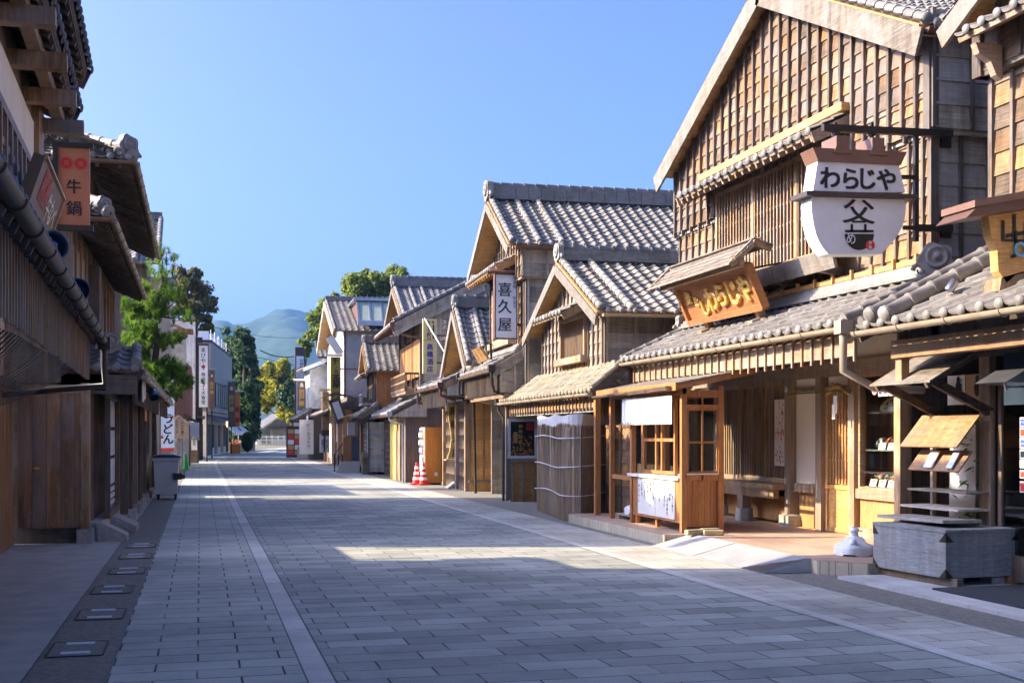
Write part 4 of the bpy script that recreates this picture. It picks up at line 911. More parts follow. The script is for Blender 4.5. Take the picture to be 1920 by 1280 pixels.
b = MB(); c = ground(1772, 618, 0) if 0 else at_y(1778, 545, 11.2); b.lathe(c, [(.05, 0), (.05, .13), (.045, .13), (.045, .02)], 12, 0, ax=(.5, -.25, .8)); b.bar(c + V((.02, 0, .02)), c + V((.05, .0, -.1)), .02, .02)
solo(b, 'spot_lamp', [M['steel']], 'small grey spot lamp clamped on the silver tiles near the roof corner', 'lamp', tuple(c))
# bench chest, display shelves
cx0, cx1, cy0, cy1 = 7.56, 8.5, 11.12, 12.38
t3 = thing('wooden_chest', 'grey weathered long wooden chest on a sled base before the corner shop', 'chest', (8.0, 11.75, .03), -4)
b = MB(); 
for i in range(2): b.box(cx0, cx1, cy0, cy1, .12 + .24 * i, .358 + .24 * i)
b.box(cx0 - .01, cx1 + .01, cy0 - .01, cy1 + .01, .6, .63)
o = build(b, 'body', [wood('blue_grey_board', (.29, .295, .285), (.37, .375, .36), (.33, .28, .21), 'h', warmth=.4, vary=.15, silver=.3)], t3)
for (x, y) in ((cx0, cy0), (cx0, cy1), (cx1, cy0)):
    for z in (.12, .5): b = MB(); b.extr([(x - .006 if x == cx0 else x + .006, y, z), (x - .006 if x == cx0 else x + .006, y + (.1 if y == cy0 else -.1), z + .0), (x - .006 if x == cx0 else x + .006, y, z + .1)], (.004, 0, 0)); b.extr([(x, y - .006 if y == cy0 else y + .006, z), (x + (.1 if x == cx0 else -.1), y - .006 if y == cy0 else y + .006, z), (x, y - .006 if y == cy0 else y + .006, z + .1)], (0, .004, 0)); build(b, 'corner_plate', [M['iron']], t3)
b = MB(); b.box(cx0 + .05, cx0 + .13, cy0 - .12, cy1 + .1, .03, .12); build(b, 'runner', [M['board']], t3); b = MB(); b.box(cx1 - .13, cx1 - .05, cy0 - .05, cy1 + .1, .03, .12); build(b, 'runner', [M['board']], t3)
b = MB(); b.box(8.25, 8.62, 11.2, 11.42, .03, .1); solo(b, 'stone_block', [M['stone']], 'pale stone block at the foot of the corner shop post', 'block', (8.45, 11.3, .03))
t3 = thing('display_rack', 'open display rack with plank awning, tilted boards and grey shelves at the corner shop front', 'rack', (8.3, 12.0, 0))
def plank(name, pts, th_, m): b = MB(); b.extr(pts, th_, 0); return build(b, name, [M[m]], t3)
for i in range(4):
    x0, z0 = 7.62 + .15 * i, 2.2 + .085 * i; plank('awning_board', [(x0, 11.4, z0), (x0, 12.601, z0), (x0 + .16, 12.601, z0 + .09), (x0 + .16, 11.4, z0 + .09)], (0, 0, .02), 'pale')
for y in (11.499, 12.487): b = MB(); b.bar((7.72, y, 2.22), (8.45, y, 1.88), .07, .09); b.bar((7.64, y, 2.17), (8.4, y, 2.6), .05, .06); build(b, 'bracket', [M['dark']], t3)
plank('tilted_board', [(7.98, 11.446, 1.5), (7.98, 12.54, 1.5), (8.28, 12.54, 1.86), (8.28, 11.446, 1.86)], (.015, 0, -.012), 'amber_board')
plank('tilted_board', [(8.02, 11.476, 1.23), (8.02, 12.434, 1.23), (8.2, 12.434, 1.46), (8.2, 11.476, 1.46)], (.015, 0, -.012), 'amber_board')
for z, x in ((.98, 8.12), (.79, 8.02), (.66, 7.9)):
    if z > .7: plank('shelf', [(x, 11.476, z), (x, 12.601, z), (8.46, 12.601, z), (8.46, 11.476, z)], (0, 0, .025), 'board_grey')
plank('bench_top', [(7.72, 11.309, .68), (7.72, 12.601, .66), (8.2, 12.601, .66), (8.2, 11.309, .68)], (0, 0, .035), 'board_grey')
for y in (11.476, 12.555): b = MB(); b.bar((8.44, y, .2), (8.44, y, 1.9), .05, .05, 0, EX); build(b, 'upright', [M['mid_v']], t3)
for i, (y, w_, m_) in enumerate(((11.955, .16, 'paper'), (11.582, .1, 'signblue'))):
    b = MB(); b.extr([(8.02, y, 1.255), (8.02, y + w_, 1.255), (8.13, y + w_, 1.44), (8.13, y, 1.44)], (-.012, 0, .01))
    solo(b, 'leaflet', [M[m_]], ['white leaflet card standing on the lower tilted board of the display rack', 'bluish leaflet at the right end of the lower tilted board'][i], 'leaflet', (8.05, y, 1.24), group='leaflets on the display rack')
for i, (y, m_) in enumerate(((12.2, 'cream'), (11.85, 'tan'))):
    b = MB(); x = 8.5; b.box(x, x + .01, y - .17, y + .16, 1.98, 2.32, 0); b.ball((x - .003, y - .05, 2.16), .004, .06, .1, 8, 1); b.ball((x - .004, y - .05, 2.27), .004, .035, .04, 8, 1); vtext(b, 'お茶処', (x - .004, y - .11, 2.29), -EY, EZ, .055, m=1)
    solo(b, 'picture_panel', [M[m_], M['black']], ['pale picture panel with a standing figure under the plank awning', 'tan picture panel with a seated figure under the plank awning'][i], 'picture', (x, y, 2), group='picture panels under the awning')
for i in range(4):
    y = 13.12 + .16 * i * .9; b = MB(); zz = 2.3 - (.03 if i == 0 else 0)
    if i == 0: b.lathe((8.39, 13.75, 2.2), [(.06, 0), (.06, .006), (0, .007)], 14, 0, ax=(-1, 0, 0)); b.bar((8.382, 13.79, 2.19), (8.382, 13.71, 2.19), .004, .03, 1)
    else: b.box(8.385, 8.39, 13.68 - .12 * i, 13.78 - .12 * i, 2.12, 2.27, 0); b.box(8.38, 8.385, 13.7 - .12 * i, 13.76 - .12 * i, 2.15, 2.2, 1)
    solo(b, 'card_sign', [M['signwhite'], M[('redink', 'visa', 'iron_brown', 'redink')[i]]], ['oval white card sign hung leftmost by the awning corner', 'blue marked white card sign hung beside the oval one', 'brown marked white card sign hung third by the awning', 'red marked white card sign hung rightmost by the awning'][i], 'sign', (8.39, 13.5, 2.2), group='card signs by the awning')
b = MB(); b.tube([(8.39, 13.2, 2.29), (8.39, 13.85, 2.29)], .008, 5); b.box(8.36, 8.42, 13.1, 13.18, 2.2, 2.34); solo(b, 'sign_wire', [M['iron']], 'thin dark wire carrying the card signs by the awning', 'wire', (8.39, 13.5, 2.29))
def bamboo(name, lb, base, h_, n_leaf, spread):
    t_ = thing(name, lb, 'plant', base); b = MB(); lf = MB(); B = V(base)
    for k in range(4):
        tip = B + V((R.uniform(-.15, .15), R.uniform(-.2, .2), h_ * R.uniform(.8, 1))); pp = [B + V((R.uniform(-.03, .03), R.uniform(-.03, .03), 0)), (B + tip) / 2 + V((R.uniform(-.05, .05), 0, 0)), tip]; b.tube(pp, .012, 5)
        for q in range(n_leaf):
            c = pp[0].lerp(tip, R.uniform(.25, 1)) + V((R.gauss(0, spread), R.gauss(0, spread), R.gauss(0, .08))); d = V((R.gauss(0, 1), R.gauss(0, 1), R.uniform(-.9, .2))).normalized(); s_ = d.orthogonal().normalized() * .016; l = R.uniform(.1, .17)
            lf.add([c, c + d * l * .4 + s_, c + d * l, c + d * l * .4 - s_], [(0, 1, 2, 3)], 0)
    build(b, 'stem', [M['bamboo']], t_); build(lf, 'foliage', [M['bamboo']], t_)
bamboo('bamboo_plant', 'green bamboo plant standing behind the shelves of the display rack', (8.75, 12.0, .2), 1.75, 90, .13)
b = MB(); b.box(8.62, 8.66, 12.0, 12.5, .2, 1.75); solo(b, 'folding_screen', [M['cream']], 'narrow pale screen standing behind the bamboo in the shop opening', 'screen', (8.64, 12.2, .2))
b = MB(); b.box(7.02, 9, 5, 12.28, -.02, .03); struct(b, 'white_plinth', [paving('white_plinth_tile', (.62, .60, .56), (.55, .53, .49), .45, .45, 0, (.3, .29, .27), msize=.004, speck=.1)])
b = MB(); b.box(7.35, 8.6, 8.2, 10.95, .03, .05); solo(b, 'door_mat', [plain('dark_rubber', (.035, .04, .045), (.05, .055, .06), .9, scale=40)], 'dark rubber door mat on the white tiles of the corner shop', 'mat', (8, 9.6, .03))

# ---------------------------------------------------------------- small old gabled house behind a reed screen
t = thing('gabled_house', 'small old house with lichen covered lower roof, little gable and one lattice window', 'house', (7.6, 22.0, 0), 1.5); R3 = t
ya, yb, ym = 22.05, 26.8, 24.42
b = MB(); boardwall(b, (7.6, yb, 2.95), -EY, -EX, yb - ya, 2.95, [(0, 3.95), (yb - ym, 5.1), (yb - ya, 3.95)], .24, .31, [(yb - 25.1, yb - 23.2, 3.14, 4.12)], 0, 1, .05, .045)
boardwall(b, (7.6, ya, 2.4), EX, -EY, 6, 2.4, 3.98, .3, .6, [], 2, 2, .045, .05)
b.box(7.9, 13, ya + .1, yb - .1, 2.9, 4, 3); b.extr([(7.75, ya + .1, 4), (7.75, ym, 5.0), (7.75, yb - .1, 4)], (6, 0, 0), 3); b.box(7.5, 7.62, ya - .02, yb, 2.9, 2.97, 4); b.box(7.57, 7.64, ya - .05, ya + .03, 2.9, 3.95, 1)
build(b, 'upper_wall', [M['pale'] if 0 else wood('sunbleached_board', (.18, .145, .105), (.40, .335, .255), (.40, .27, .15), 'h', warmth=.45), M['batten'], M['board_grey'], M['inside'], M['soffit']], t)
b = MB(); lattice(b, (7.62, 25.05, 3.2), -EY, -EX, 1.8, 3.25, 4.06, .07, .02, .03, (3.66,)); frame(b, (7.58, 25.1, 0), -EY, -EX, 1.9, 3.14, 4.12, .09, .14); b.box(7.4, 7.6, 23.1, 25.2, 3.1, 3.24, 1)
for i in range(14): b.box(7.56, 7.6, 23.25 + i * .135, 23.29 + i * .135, 2.98, 3.1, 0)
build(b, 'window', [M['post'], M['beam']], t)
h = MB(); tiles(h, (7.0, 23.0, 4.06), (7.0, 25.5, 4.06), (7.58, 23.0, 4.34), .25, .24, 0); slab(h, (7.0, 23.0, 4.06), (7.0, 25.5, 4.06), (7.58, 23.0, 4.34), 0, .05, 1); h.bar((7.0, 23.0, 4.0), (7.6, 23.0, 4.28), .04, .16, 1); build(h, 'window_hood', [M['tile_old'], M['beam']], t)
gable_roof(t, 21.5, 27.3, 3.95, 5.28, 7.25, 13.5, 'tile_old', PROF, PROF_S, barge='pale', bh=.2, rolls=(.1, .72), lay=4, oni=.42)
g = MB(); gutter(g, (7.35, 21.42, 3.9), (13.4, 21.42, 3.9), .055, 0); build(g, 'gutter', [M['gutter_tan']], t)
pent(t, 6.95, 2.42, 7.62, 2.98, 20.75, 28.5, 'tile_moss', PROF, 'gutter_tan', .3, ('board', 'post'), 'dark', .24, .26, False, (.08, .36), .14, .25)
b = MB(); b.box(7.2, 7.26, 21.4, 28.2, 2.06, 2.34, 0); b.box(9.2, 9.3, 20.5, 28.3, 0, 3, 1); b.box(7.3, 9.3, 20.6, 28.3, 2.34, 2.4, 1); build(b, 'fascia', [M['whitedirty'], M['inside']], t)
b = MB(); boardwall(b, (7.12, 28.15, 0), EX, -EY, 1.0, 0, .98, .19, .27, [], 0, 1, .05, .04, first=.03); b.box(7.12, 8.12, 28.15, 28.3, 0, 2.4, 2); b.box(7.1, 8.16, 28.1, 28.16, .96, 1.02, 1); b.box(8.1, 8.5, 28.0, 28.1, .55, 2.0, 3); b.box(8.1, 8.5, 28.0, 28.1, 0, .55, 0)
build(b, 'return_wall', [M['honey'], M['post'], M['cream'], M['yellowplaster']], t)
for (x, y) in ((7.05, 28.15), (7.05, 20.8)):
    b = MB(); b.box(x - .05, x + .05, y - .05, y + .05, .02, 2.35); build(b, 'post', [M['pale'] if y > 25 else M['redwood']], t)
boardm = MB(); boardwall(boardm, (7.7, 22.5, 0), -EY, -EX, 1.9, 0, 2.3, .22, .6, [], 0, 0); build(boardm, 'lower_wall', [M['board']], t)
downpipe(t, [(6.9, 28.52, 2.36), (6.9, 28.52, 2.2), (7.0, 28.4, 2.02), (7.0, 28.4, 0)], 'gutter_black', .035)
b = MB(); x, z0, z1 = 7.2, 1.12, 1.92
fr = thing('framed_poster', 'framed dark poster with autumn leaves and gold characters on the cream return wall', 'poster', (7.55, 28.1, 1.1))
frame(b, (7.2, 28.12, 0), EX, -EY, .74, 1.04, 2.0, .07, .05); build(b, 'frame', [M['white']], fr)
b = MB(); b.poly([(7.26, 28.11, 1.1), (7.88, 28.11, 1.1), (7.88, 28.11, 1.94), (7.26, 28.11, 1.94)], 0)
for i in range(70):
    xx, zz = 7.28 + R.random() * .55, 1.12 + R.random() ** 1.6 * .5; a = R.random() * 6; b.poly([(xx + math.cos(a + q) * .035 * (1 if q % 2 else .4), 28.104, zz + math.sin(a + q) * .035 * (1 if q % 2 else .4)) for q in (0, 1, 2, 3, 4, 5)], R.choice((1, 1, 2, 3)))
vtext(b, '伊勢和紙', (7.52, 28.1, 1.88), EX, EZ, .11, 1.15, m=1, bold=.02); b.poly([(7.66, 28.1, 1.72), (7.86, 28.1, 1.72), (7.86, 28.1, 1.92), (7.66, 28.1, 1.92)], 3); b.poly([(7.34, 28.1, 1.42), (7.44, 28.1, 1.42), (7.44, 28.1, 1.68), (7.34, 28.1, 1.68)], 4)
build(b, 'print', [M['black'], M['gold'], M['ochre'], M['redink'], M['tan']], fr)
# reed screen wrapped round the stall frontage
t = thing('reed_screen', 'tall brown reed screen tied with rope and topped by white sheeting', 'screen', (6.75, 22, 0))
path = [V((6.95, 24.6, 0)), V((6.85, 23.4, 0)), V((6.78, 22.6, 0)), V((6.68, 21.9, 0)), V((6.7, 21.55, 0)), V((6.9, 21.4, 0)), V((7.25, 21.7, 0)), V((7.62, 22.1, 0))]
def along(d):
    for a, c in zip(path, path[1:]):
        l = (c - a).length
        if d <= l: return a.lerp(c, d / l), (c - a).normalized()
        d -= l
    return path[-1], (path[-1] - path[-2]).normalized()
tot = sum((c - a).length for a, c in zip(path, path[1:])); b = MB(); d = 0
while d < tot:
    p, tn = along(d); n_ = V((tn.y, -tn.x, 0)); w_ = R.uniform(.006, .013); o_ = n_ * R.uniform(-.012, .012); h_ = 1.78 + R.uniform(-.05, .05) + .03 * math.sin(d * 3)
    a = p + o_; b.add([a - tn * w_ + EZ * .01, a + tn * w_ + EZ * .01, a + tn * w_ + EZ * h_ + n_ * R.uniform(-.01, .01), a - tn * w_ + EZ * h_], [(0, 1, 2, 3)], 0)
    a = a - n_ * .012; b.add([a - tn * w_ * 1.5 + EZ * .01, a + tn * w_ * 1.5 + EZ * .01, a + tn * w_ * 1.5 + EZ * h_, a - tn * w_ * 1.5 + EZ * h_], [(0, 1, 2, 3)], 0)
    d += .0075
build(b, 'reeds', [M['reed']], t)
b = MB(); k = 40
for i in range(k):
    (p, t1), (q, t2) = along(tot * i / k), along(tot * (i + 1) / k); f1, f2 = .022 * math.sin(i * .45), .022 * math.sin((i + 1) * .45)
    n1 = V((t1.y, -t1.x, 0)); n2 = V((t2.y, -t2.x, 0))
    b.add([p - n1 * .02 + EZ * 1.72, q - n2 * .02 + EZ * 1.72, q + n2 * f2 * .5 + EZ * (2.0 + f2), p + n1 * f1 * .5 + EZ * (2.0 + f1)], [(0, 1, 2, 3)], 0, .5, True)
    b.add([p - n1 * .03 + EZ * .1, q - n2 * .03 + EZ * .1, q - n2 * .03 + EZ * 1.74, p - n1 * .03 + EZ * 1.74], [(0, 1, 2, 3)], 0, .5)
build(b, 'sheet', [M['tarp']], t)
for z, s_ in ((1.58, .0), (1.02, .04), (.5, -.03)):
    b = MB(); pp = []
    for i in range(26):
        p, tn = along(tot * i / 25); n_ = V((-tn.y, tn.x, 0)); pp.append(p - n_ * -.03 * -1 + EZ * (z + .028 * math.sin(i * .3 + s_ * 20)) + V((-.03, -.02, 0)))
    pp += [V((7.0, 19.95, z)), V((7.0, 18.9, z + .02))] if 0 else []
    b.tube(pp, .009, 5); build(b, 'rope', [M['plastic_w']], t)

# ---------------------------------------------------------------- two-storey tiled house with the tall white sign
t = thing('tiled_house', 'two storey timber house with large clean grey tiled gable roof behind the small gabled house', 'house', (7.5, 27.5, 0), 2.5); R4 = t
ya, yb, ym = 27.45, 31.8, 29.6
b = MB(); boardwall(b, (7.5, yb, 3.5), -EY, -EX, yb - ya, 3.5, [(0, 6.02), (yb - ym, 7.3), (yb - ya, 6.02)], .26, .3, [], 0, 1, .05, .05)
boardwall(b, (7.5, ya, 2.6), EX, -EY, 9, 2.6, 6.1, .36, .85, [], 2, 2, .05, .05)
boardwall(b, (7.34, ya - .16, 5.36), EX, -EY, 2.2, 5.36, 6.0, .3, .62, [], 2, 2, .05, .05); boardwall(b, (7.34, ya + .9, 5.36), -EY, -EX, 1.06, 5.36, 6.3, .26, .3, [], 0, 1); b.box(7.34, 9.54, ya - .16, ya + .9, 5.3, 5.36, 4)
b.box(7.7, 18, ya + .1, yb - .1, 2.6, 6.1, 3); b.extr([(7.7, ya + .1, 6.05), (7.7, ym, 7.2), (7.7, yb - .1, 6.05)], (10, 0, 0), 3); boardwall(b, (7.5, yb, 0), EX, EY, 9, 0, 6, .4, .8, [], 2, 2)
b.box(7.46, 7.56, ya - .05, ya + .05, 2.7, 5.4, 1); build(b, 'upper_wall', [M['board'], M['batten'], M['board_grey'], M['inside'], M['beam']], t)
b = MB(); lattice(b, (7.44, 31.2, 4.0), -EY, -EX, 2.3, 4.15, 5.35, .1, .03, .04, (4.75,)); frame(b, (7.46, 31.3, 0), -EY, -EX, 2.5, 4.0, 5.45, .1, .1); b.box(7.3, 7.5, 28.7, 31.4, 3.86, 4.02); build(b, 'window', [M['post']], t)
h = MB(); A_ = ((6.85, 27.9, 5.66), (6.85, 32.0, 5.66), (7.48, 27.9, 5.96)); tiles(h, *A_, .25, .24, 0); slab(h, *A_, 0, .05, 1); h.bar((6.85, 27.88, 5.6), (7.5, 27.88, 5.9), .04, .18, 1)
for i in range(13): h.bar((6.88, 28 + i * .32, 5.58), (7.5, 28 + i * .32, 5.86), .05, .07, 1)
build(h, 'window_hood', [M['tile'], M['soffit']], t)
gable_roof(t, 26.95, 32.25, 6.05, 7.55, 6.95, 19, 'tile', PROF, PROF_S, barge='pale', bh=.2, rolls=(.1, .75, 1.3), lay=6, oni=.55, rw=.32)
g = MB(); gutter(g, (7.1, 26.88, 5.98), (18.9, 26.88, 5.98), .06, 0); build(g, 'gutter', [M['iron_brown']], t); downpipe(t, [(9.6, 26.9, 5.92), (9.6, 26.95, 5.7), (9.6, 27.3, 5.5), (9.6, 27.38, 3.5)], 'iron_brown', .045)
pent(t, 6.75, 3.2, 7.52, 3.66, 27.75, 32.3, 'tile', PROF, 'copper', .3, ('board', 'batten'), 'soffit', .24, .26, True, (.1, .62), .12, .15)
b = MB(); boardwall(b, (6.9, 27.72, 2.62), EX, -EY, 1.4, 2.62, [(0, 3.22), (.75, 3.62), (1.4, 3.62)], .28, .36, [], 0, 0, .05, .04); b.extr([(6.74, 27.7, 3.22), (7.55, 27.7, 3.7), (7.55, 27.7, 3.45), (6.74, 27.7, 2.98)], (0, -.05, 0), 0); b.box(8.9, 9, 27.7, 32.3, 0, 3, 1); b.box(7, 9, 27.7, 32.3, 2.5, 2.6, 2); build(b, 'side_board', [M['board_grey'], M['inside'], M['beam']], t)
downpipe(t, [(6.7, 27.72, 3.14), (6.72, 27.72, 2.8), (6.78, 27.75, 2.65), (7.3, 27.85, 2.5)], 'gutter_black', .04)
downpipe(t, [(6.7, 32.32, 3.14), (6.7, 32.32, 2.7), (7.1, 32.3, 2.6), (7.15, 32.3, 0)], 'gutter_black', .04)
b = MB(); pts = [V((7.0 + .2 * i, 31.9, 2.64 - .14 * math.sin(math.pi * i / 8))) for i in range(9)]; b.tube(pts, [.03 + .035 * math.sin(math.pi * i / 8) for i in range(9)], 8)
for i in (2, 4, 6): b.bar(pts[i], pts[i] - EZ * .12, .02, .02)
solo(b, 'straw_rope', [M['straw']], 'thick golden straw rope slung across the open front of the tiled house', 'rope', (7.8, 31.9, 2.6))
# tall white sign
def vsign(name, lb, px0, py0, px1, py1, Y, th_, face, edge, cat='sign', capm=None, capw=.12, framew=0, arms=None, bothm=None):
    a, c = at_y(px0, py1, Y), at_y(px1, py0, Y); t = thing(name, lb, cat, (a.x, Y, a.z))
    b = MB(); b.box(a.x, c.x, Y, Y + th_, a.z, c.z, 0); build(b, 'board', [M[face]], t)
    if framew:
        b = MB(); frame(b, (a.x - framew, Y + th_ / 2, 0), EX, -EY, c.x - a.x + 2 * framew, a.z - framew, c.z + framew, framew, th_ + .03); build(b, 'frame', [M[edge]], t)
    if capm:
        b = MB(); b.extr([(a.x - capw, Y - .1, c.z + .04), (c.x + capw, Y - .1, c.z + .04), (c.x + capw, Y + th_ / 2, c.z + .13), (a.x - capw, Y + th_ / 2, c.z + .13)], (0, 0, .035)); b.extr([(a.x - capw, Y + th_ + .1, c.z + .04), (a.x - capw, Y + th_ / 2, c.z + .13), (c.x + capw, Y + th_ / 2, c.z + .13), (c.x + capw, Y + th_ + .1, c.z + .04)], (0, 0, .035)); build(b, 'cap', [M[capm]], t)
    if arms:
        for z, x in arms: b = MB(); b.bar((c.x, Y + th_ / 2, a.z + (c.z - a.z) * z), (x, Y + th_ / 2, a.z + (c.z - a.z) * z), .05, .06); build(b, 'arm', [M['iron_brown']], t)
    return t, a, c
def letters(t, m, items, bold=.02, name='lettering'):
    b = MB()
    for (s_, x, z, size, pitch, *k) in items: vtext(b, s_, (x, k[0], z), EX, EZ, size, pitch, m=0, bold=bold)
    return build(b, name, [M[m]], t)
Y = 27.9; t, a, c = vsign('vertical_sign', 'tall white sign with three large blue black characters hung on the two storey tiled house', 929.5, 516, 968, 633, Y, .12, 'signblue', 'iron_brown', capm='iron_brown', framew=.03, arms=((.85, 8.2), (.22, 8.2)), capw=.16)
b = MB(); cx_ = (a.x + c.x) / 2 - .03; hh = c.z - a.z
for ch, f, sx in (('喜', .77, 1), ('久', .5, 1), ('屋', .21, 1)): char(b, ch, (cx_, Y - .006, a.z + hh * f), EX, EZ, hh * .235, 0, .022)
vtext(b, '生姜糖', (c.x - .045, Y - .006, c.z - .02), EX, EZ, .085, 1.2, bold=.005); vtext(b, '製造元', (c.x - .045, Y - .006, c.z - .5), EX, EZ, .085, 1.2, bold=.005)
build(b, 'lettering', [M['navyink']], t)
t = thing('roof_sign', 'small yellow wooden name board tilted on the lean-to roof beside the tall white sign', 'sign', (6.8, 31.4, 3.5))
c_ = [at_x(884, 656, 6.7), at_x(898, 650, 6.7), at_x(914, 673, 6.95), at_x(897, 681, 6.95)]
b = MB(); b.extr(c_, (.06, 0, .02)); build(b, 'board', [M['honey']], t)
b = MB(); ux = (c_[1] - c_[0]).normalized(); uy = (c_[0] - c_[3]).normalized(); mid = sum(c_, V()) / 4 + V((-.02, 0, 0)); h_ = (c_[0] - c_[3]).length; wq = (c_[1] - c_[0]).length
for k, s_ in ((-.28, '生姜糖本舗'), (.25, '喜久屋本店')): vtext(b, s_, mid + ux * wq * k + uy * h_ * .42, ux, uy, h_ * .15, 1.1)
build(b, 'lettering', [M['black']], t)
b = MB(); b.bar(c_[3] + V((.1, 0, 0)), c_[0] + V((.3, 0, .1)), .05, .05); b.bar(c_[2] + V((.1, 0, 0)), c_[1] + V((.3, 0, .1)), .05, .05); b.bar(mid + V((0, 0, .1)), V((7.5, 31, 4.1)), .025, .025); build(b, 'stay', [M['iron']], t)

# ---------------------------------------------------------------- house with the steep orange lined gable
t = thing('steep_gable_house', 'narrow timber house with steep gable and orange board soffit next to the tiled house', 'house', (7.6, 33, 0), 2)
ya, yb, ym = 31.9, 35.2, 33.5
b = MB(); boardwall(b, (7.75, yb, 3.2), -EY, -EX, yb - ya, 3.2, [(0, 3.5), (yb - ym, 5.0), (yb - ya, 3.5)], .3, .2, [], 0, 1, .05, .05); b.box(7.85, 13, ya, yb + 2, 2.5, 3.6, 2); b.extr([(7.85, ya + .1, 3.5), (7.85, ym, 5.0), (7.85, yb - .1, 3.5)], (6, 0, 0), 2); build(b, 'gable_wall', [M['dark'], M['batten'], M['inside']], t)
rf = gable_roof(t, 31.5, 35.5, 3.5, 5.2, 6.95, 13, 'tile_blue', PROF, PROF_S, barge='pale', bh=.2, rolls=(.1, .6), lay=5, oni=.42)
b = MB()
for i in range(7):
    f0, f1 = i / 7, (i + .97) / 7
    b.extr([(7.0, 35.45 - 1.95 * f0, 3.36 + 1.7 * f0), (7.0, 35.45 - 1.95 * f1, 3.36 + 1.7 * f1 ), (7.76, 35.45 - 1.95 * f1, 3.36 + 1.7 * f1), (7.76, 35.45 - 1.95 * f0, 3.36 + 1.7 * f0)], (0, .03, -.03))
build(b, 'soffit', [M['honey']], rf)
pent(t, 6.5, 3.0, 7.6, 3.5, 32.6, 37.2, 'tile', PROF, 'iron_brown', .3, ('dark', 'batten'), 'soffit', .24, .26, True, (.1, .6), .12, .16)
M['amber_wall'] = wood('glow_brightened_board', (.58, .29, .08), (.82, .47, .17), (.86, .46, .13), 'h', warmth=.5, vary=.25, silver=.1)  # honey board made brighter: glow of bounced sunlight put into its colour
b = MB(); boardwall(b, (7.4, 33.35, 0), EX, -EY, 1.35, .25, 2.62, .2, .42, [], 0, 1, .05, .03); b.box(7.4, 8.75, 33.32, 33.5, 0, .25, 0); b.box(7.38, 8.8, 33.28, 33.34, .24, .32, 1); b.box(7.4, 8.8, 33.4, 33.5, 0, 2.7, 0); build(b, 'side_wall', [M['amber_wall'], M['post']], t)
b = MB(); b.box(8.4, 8.7, 33.2, 33.28, .1, 2.2, 0); build(b, 'yellow_wall', [M['yellowplaster']], t)
b = MB(); boardwall(b, (7.4, 37.6, 0), -EY, -EX, 4.2, 0, 2.6, .4, .19, [], 0, 1, .03, .03); b.box(7.35, 7.45, 33.4, 37.6, 2.35, 2.6, 1); build(b, 'front_wall', [M['board_v'], M['batten']], t)
for y in (33.4, 35.0, 37.3): b = MB(); b.box(7.28, 7.4, y - .06, y + .06, 0, 2.5); build(b, 'post', [M['post']], t)
downpipe(t, [(6.45, 32.64, 2.92), (6.46, 32.64, 2.7), (6.9, 32.7, 2.55)], 'iron_brown', .045); downpipe(t, [(6.45, 37.1, 2.92), (6.46, 37.1, 2.6), (7.3, 37.2, 2.45)], 'iron_brown', .045)
# carved yellow hanging board with its own roof
t = thing('shop_board', 'wavy edged yellow board with four black characters under a small roof', 'sign', (6.95, 35.6, .7))
Y = 35.6
def q7(x, y): return at_y(640 + x / 2.909, 500 + y / 2.909, Y)
b = MB(); b.extr([q7(*p) for p in ((580, 742), (632, 738), (640, 770), (646, 820), (660, 880), (664, 930), (660, 985), (655, 1046), (578, 1046), (592, 1000), (600, 940), (596, 890), (584, 820))], (0, .06, 0)); build(b, 'board', [M['ochre'] if 0 else plain('weathered_yellow_board', (.50, .37, .13), (.40, .28, .08), .7, scale=5)], t)
b = MB(); sz = (q7(60, 0) - q7(0, 0)).length
for ch, x, y in (('高', 610, 785), ('橋', 617, 860), ('酒', 630, 938), ('店', 626, 1012)): char(b, ch, V((q7(x, y).x, Y - .005, q7(x, y).z)), EX, EZ, sz * .85, 0, .02)
build(b, 'lettering', [M['black']], t)
b = MB(); b.extr([q7(548, 706), q7(620, 700), q7(690, 708), q7(690, 722), q7(548, 722)], (0, .5, 0)); b.v = [(v[0], v[1] - .2, v[2]) for v in b.v]; b.bar(q7(565, 1052), q7(690, 1056), .3, .04); build(b, 'roof', [M['board_grey']], t)
b = MB(); b.bar(q7(672, 720) + V((0, .1, 0)), q7(672, 1055) + V((0, .1, 0)), .06, .06); b.bar(q7(582, 600) + V((0, .05, 0)), q7(560, 705) + V((0, .05, 0)), .015, .015); build(b, 'post', [M['post']], t)
b = MB(); c = ground(857, 915); b.extr([c + V((-.3, 0, 0)), c + V((.28, 0, 0)), c + V((.1, 0, .17)), c + V((-.08, 0, .19))], (0, .35, 0)); o = solo(b, 'stone_footing', [M['stone']], 'rough pale stone lying in front of the shop board', 'stone', tuple(c)); bv = o.modifiers.new('bevel', 'BEVEL'); bv.width = .03; bv.segments = 2
# vending machine, traffic cones
t = thing('vending_machine', 'vending machine in a red brown wooden casing standing against the grey wall', 'vending machine', (7.3, 38.6, 0))
b = MB(); b.box(7.0, 7.52, 38.0, 38.85, .05, 1.84, 0); b.box(7.0, 7.52, 38.05, 38.8, 0, .05, 1); build(b, 'cabinet', [wood('orange_casing_board', (.62, .24, .045), (.82, .34, .07), (.85, .36, .06), 'v', warmth=.5, vary=.1, silver=0), M['black']], t)
b = MB(); b.box(6.97, 7.0, 38.02, 38.83, .08, 1.82, 0); b.box(6.955, 6.97, 38.08, 38.78, .95, 1.75, 1); b.box(6.955, 6.97, 38.1, 38.75, .2, .4, 2); b.box(6.95, 6.97, 38.12, 38.3, .5, .9, 3); fr_ = build(b, 'front', [M['signwhite'], M['steel'], M['black'], M['blueglass']], t)
b = MB()
for r_ in range(3):
    for i in range(7): b.lathe((6.945, 38.13 + i * .1, 1.02 + .25 * r_), [(.03, 0), (.03, .13), (.018, .16), (0, .16)], 8, R.randrange(5))
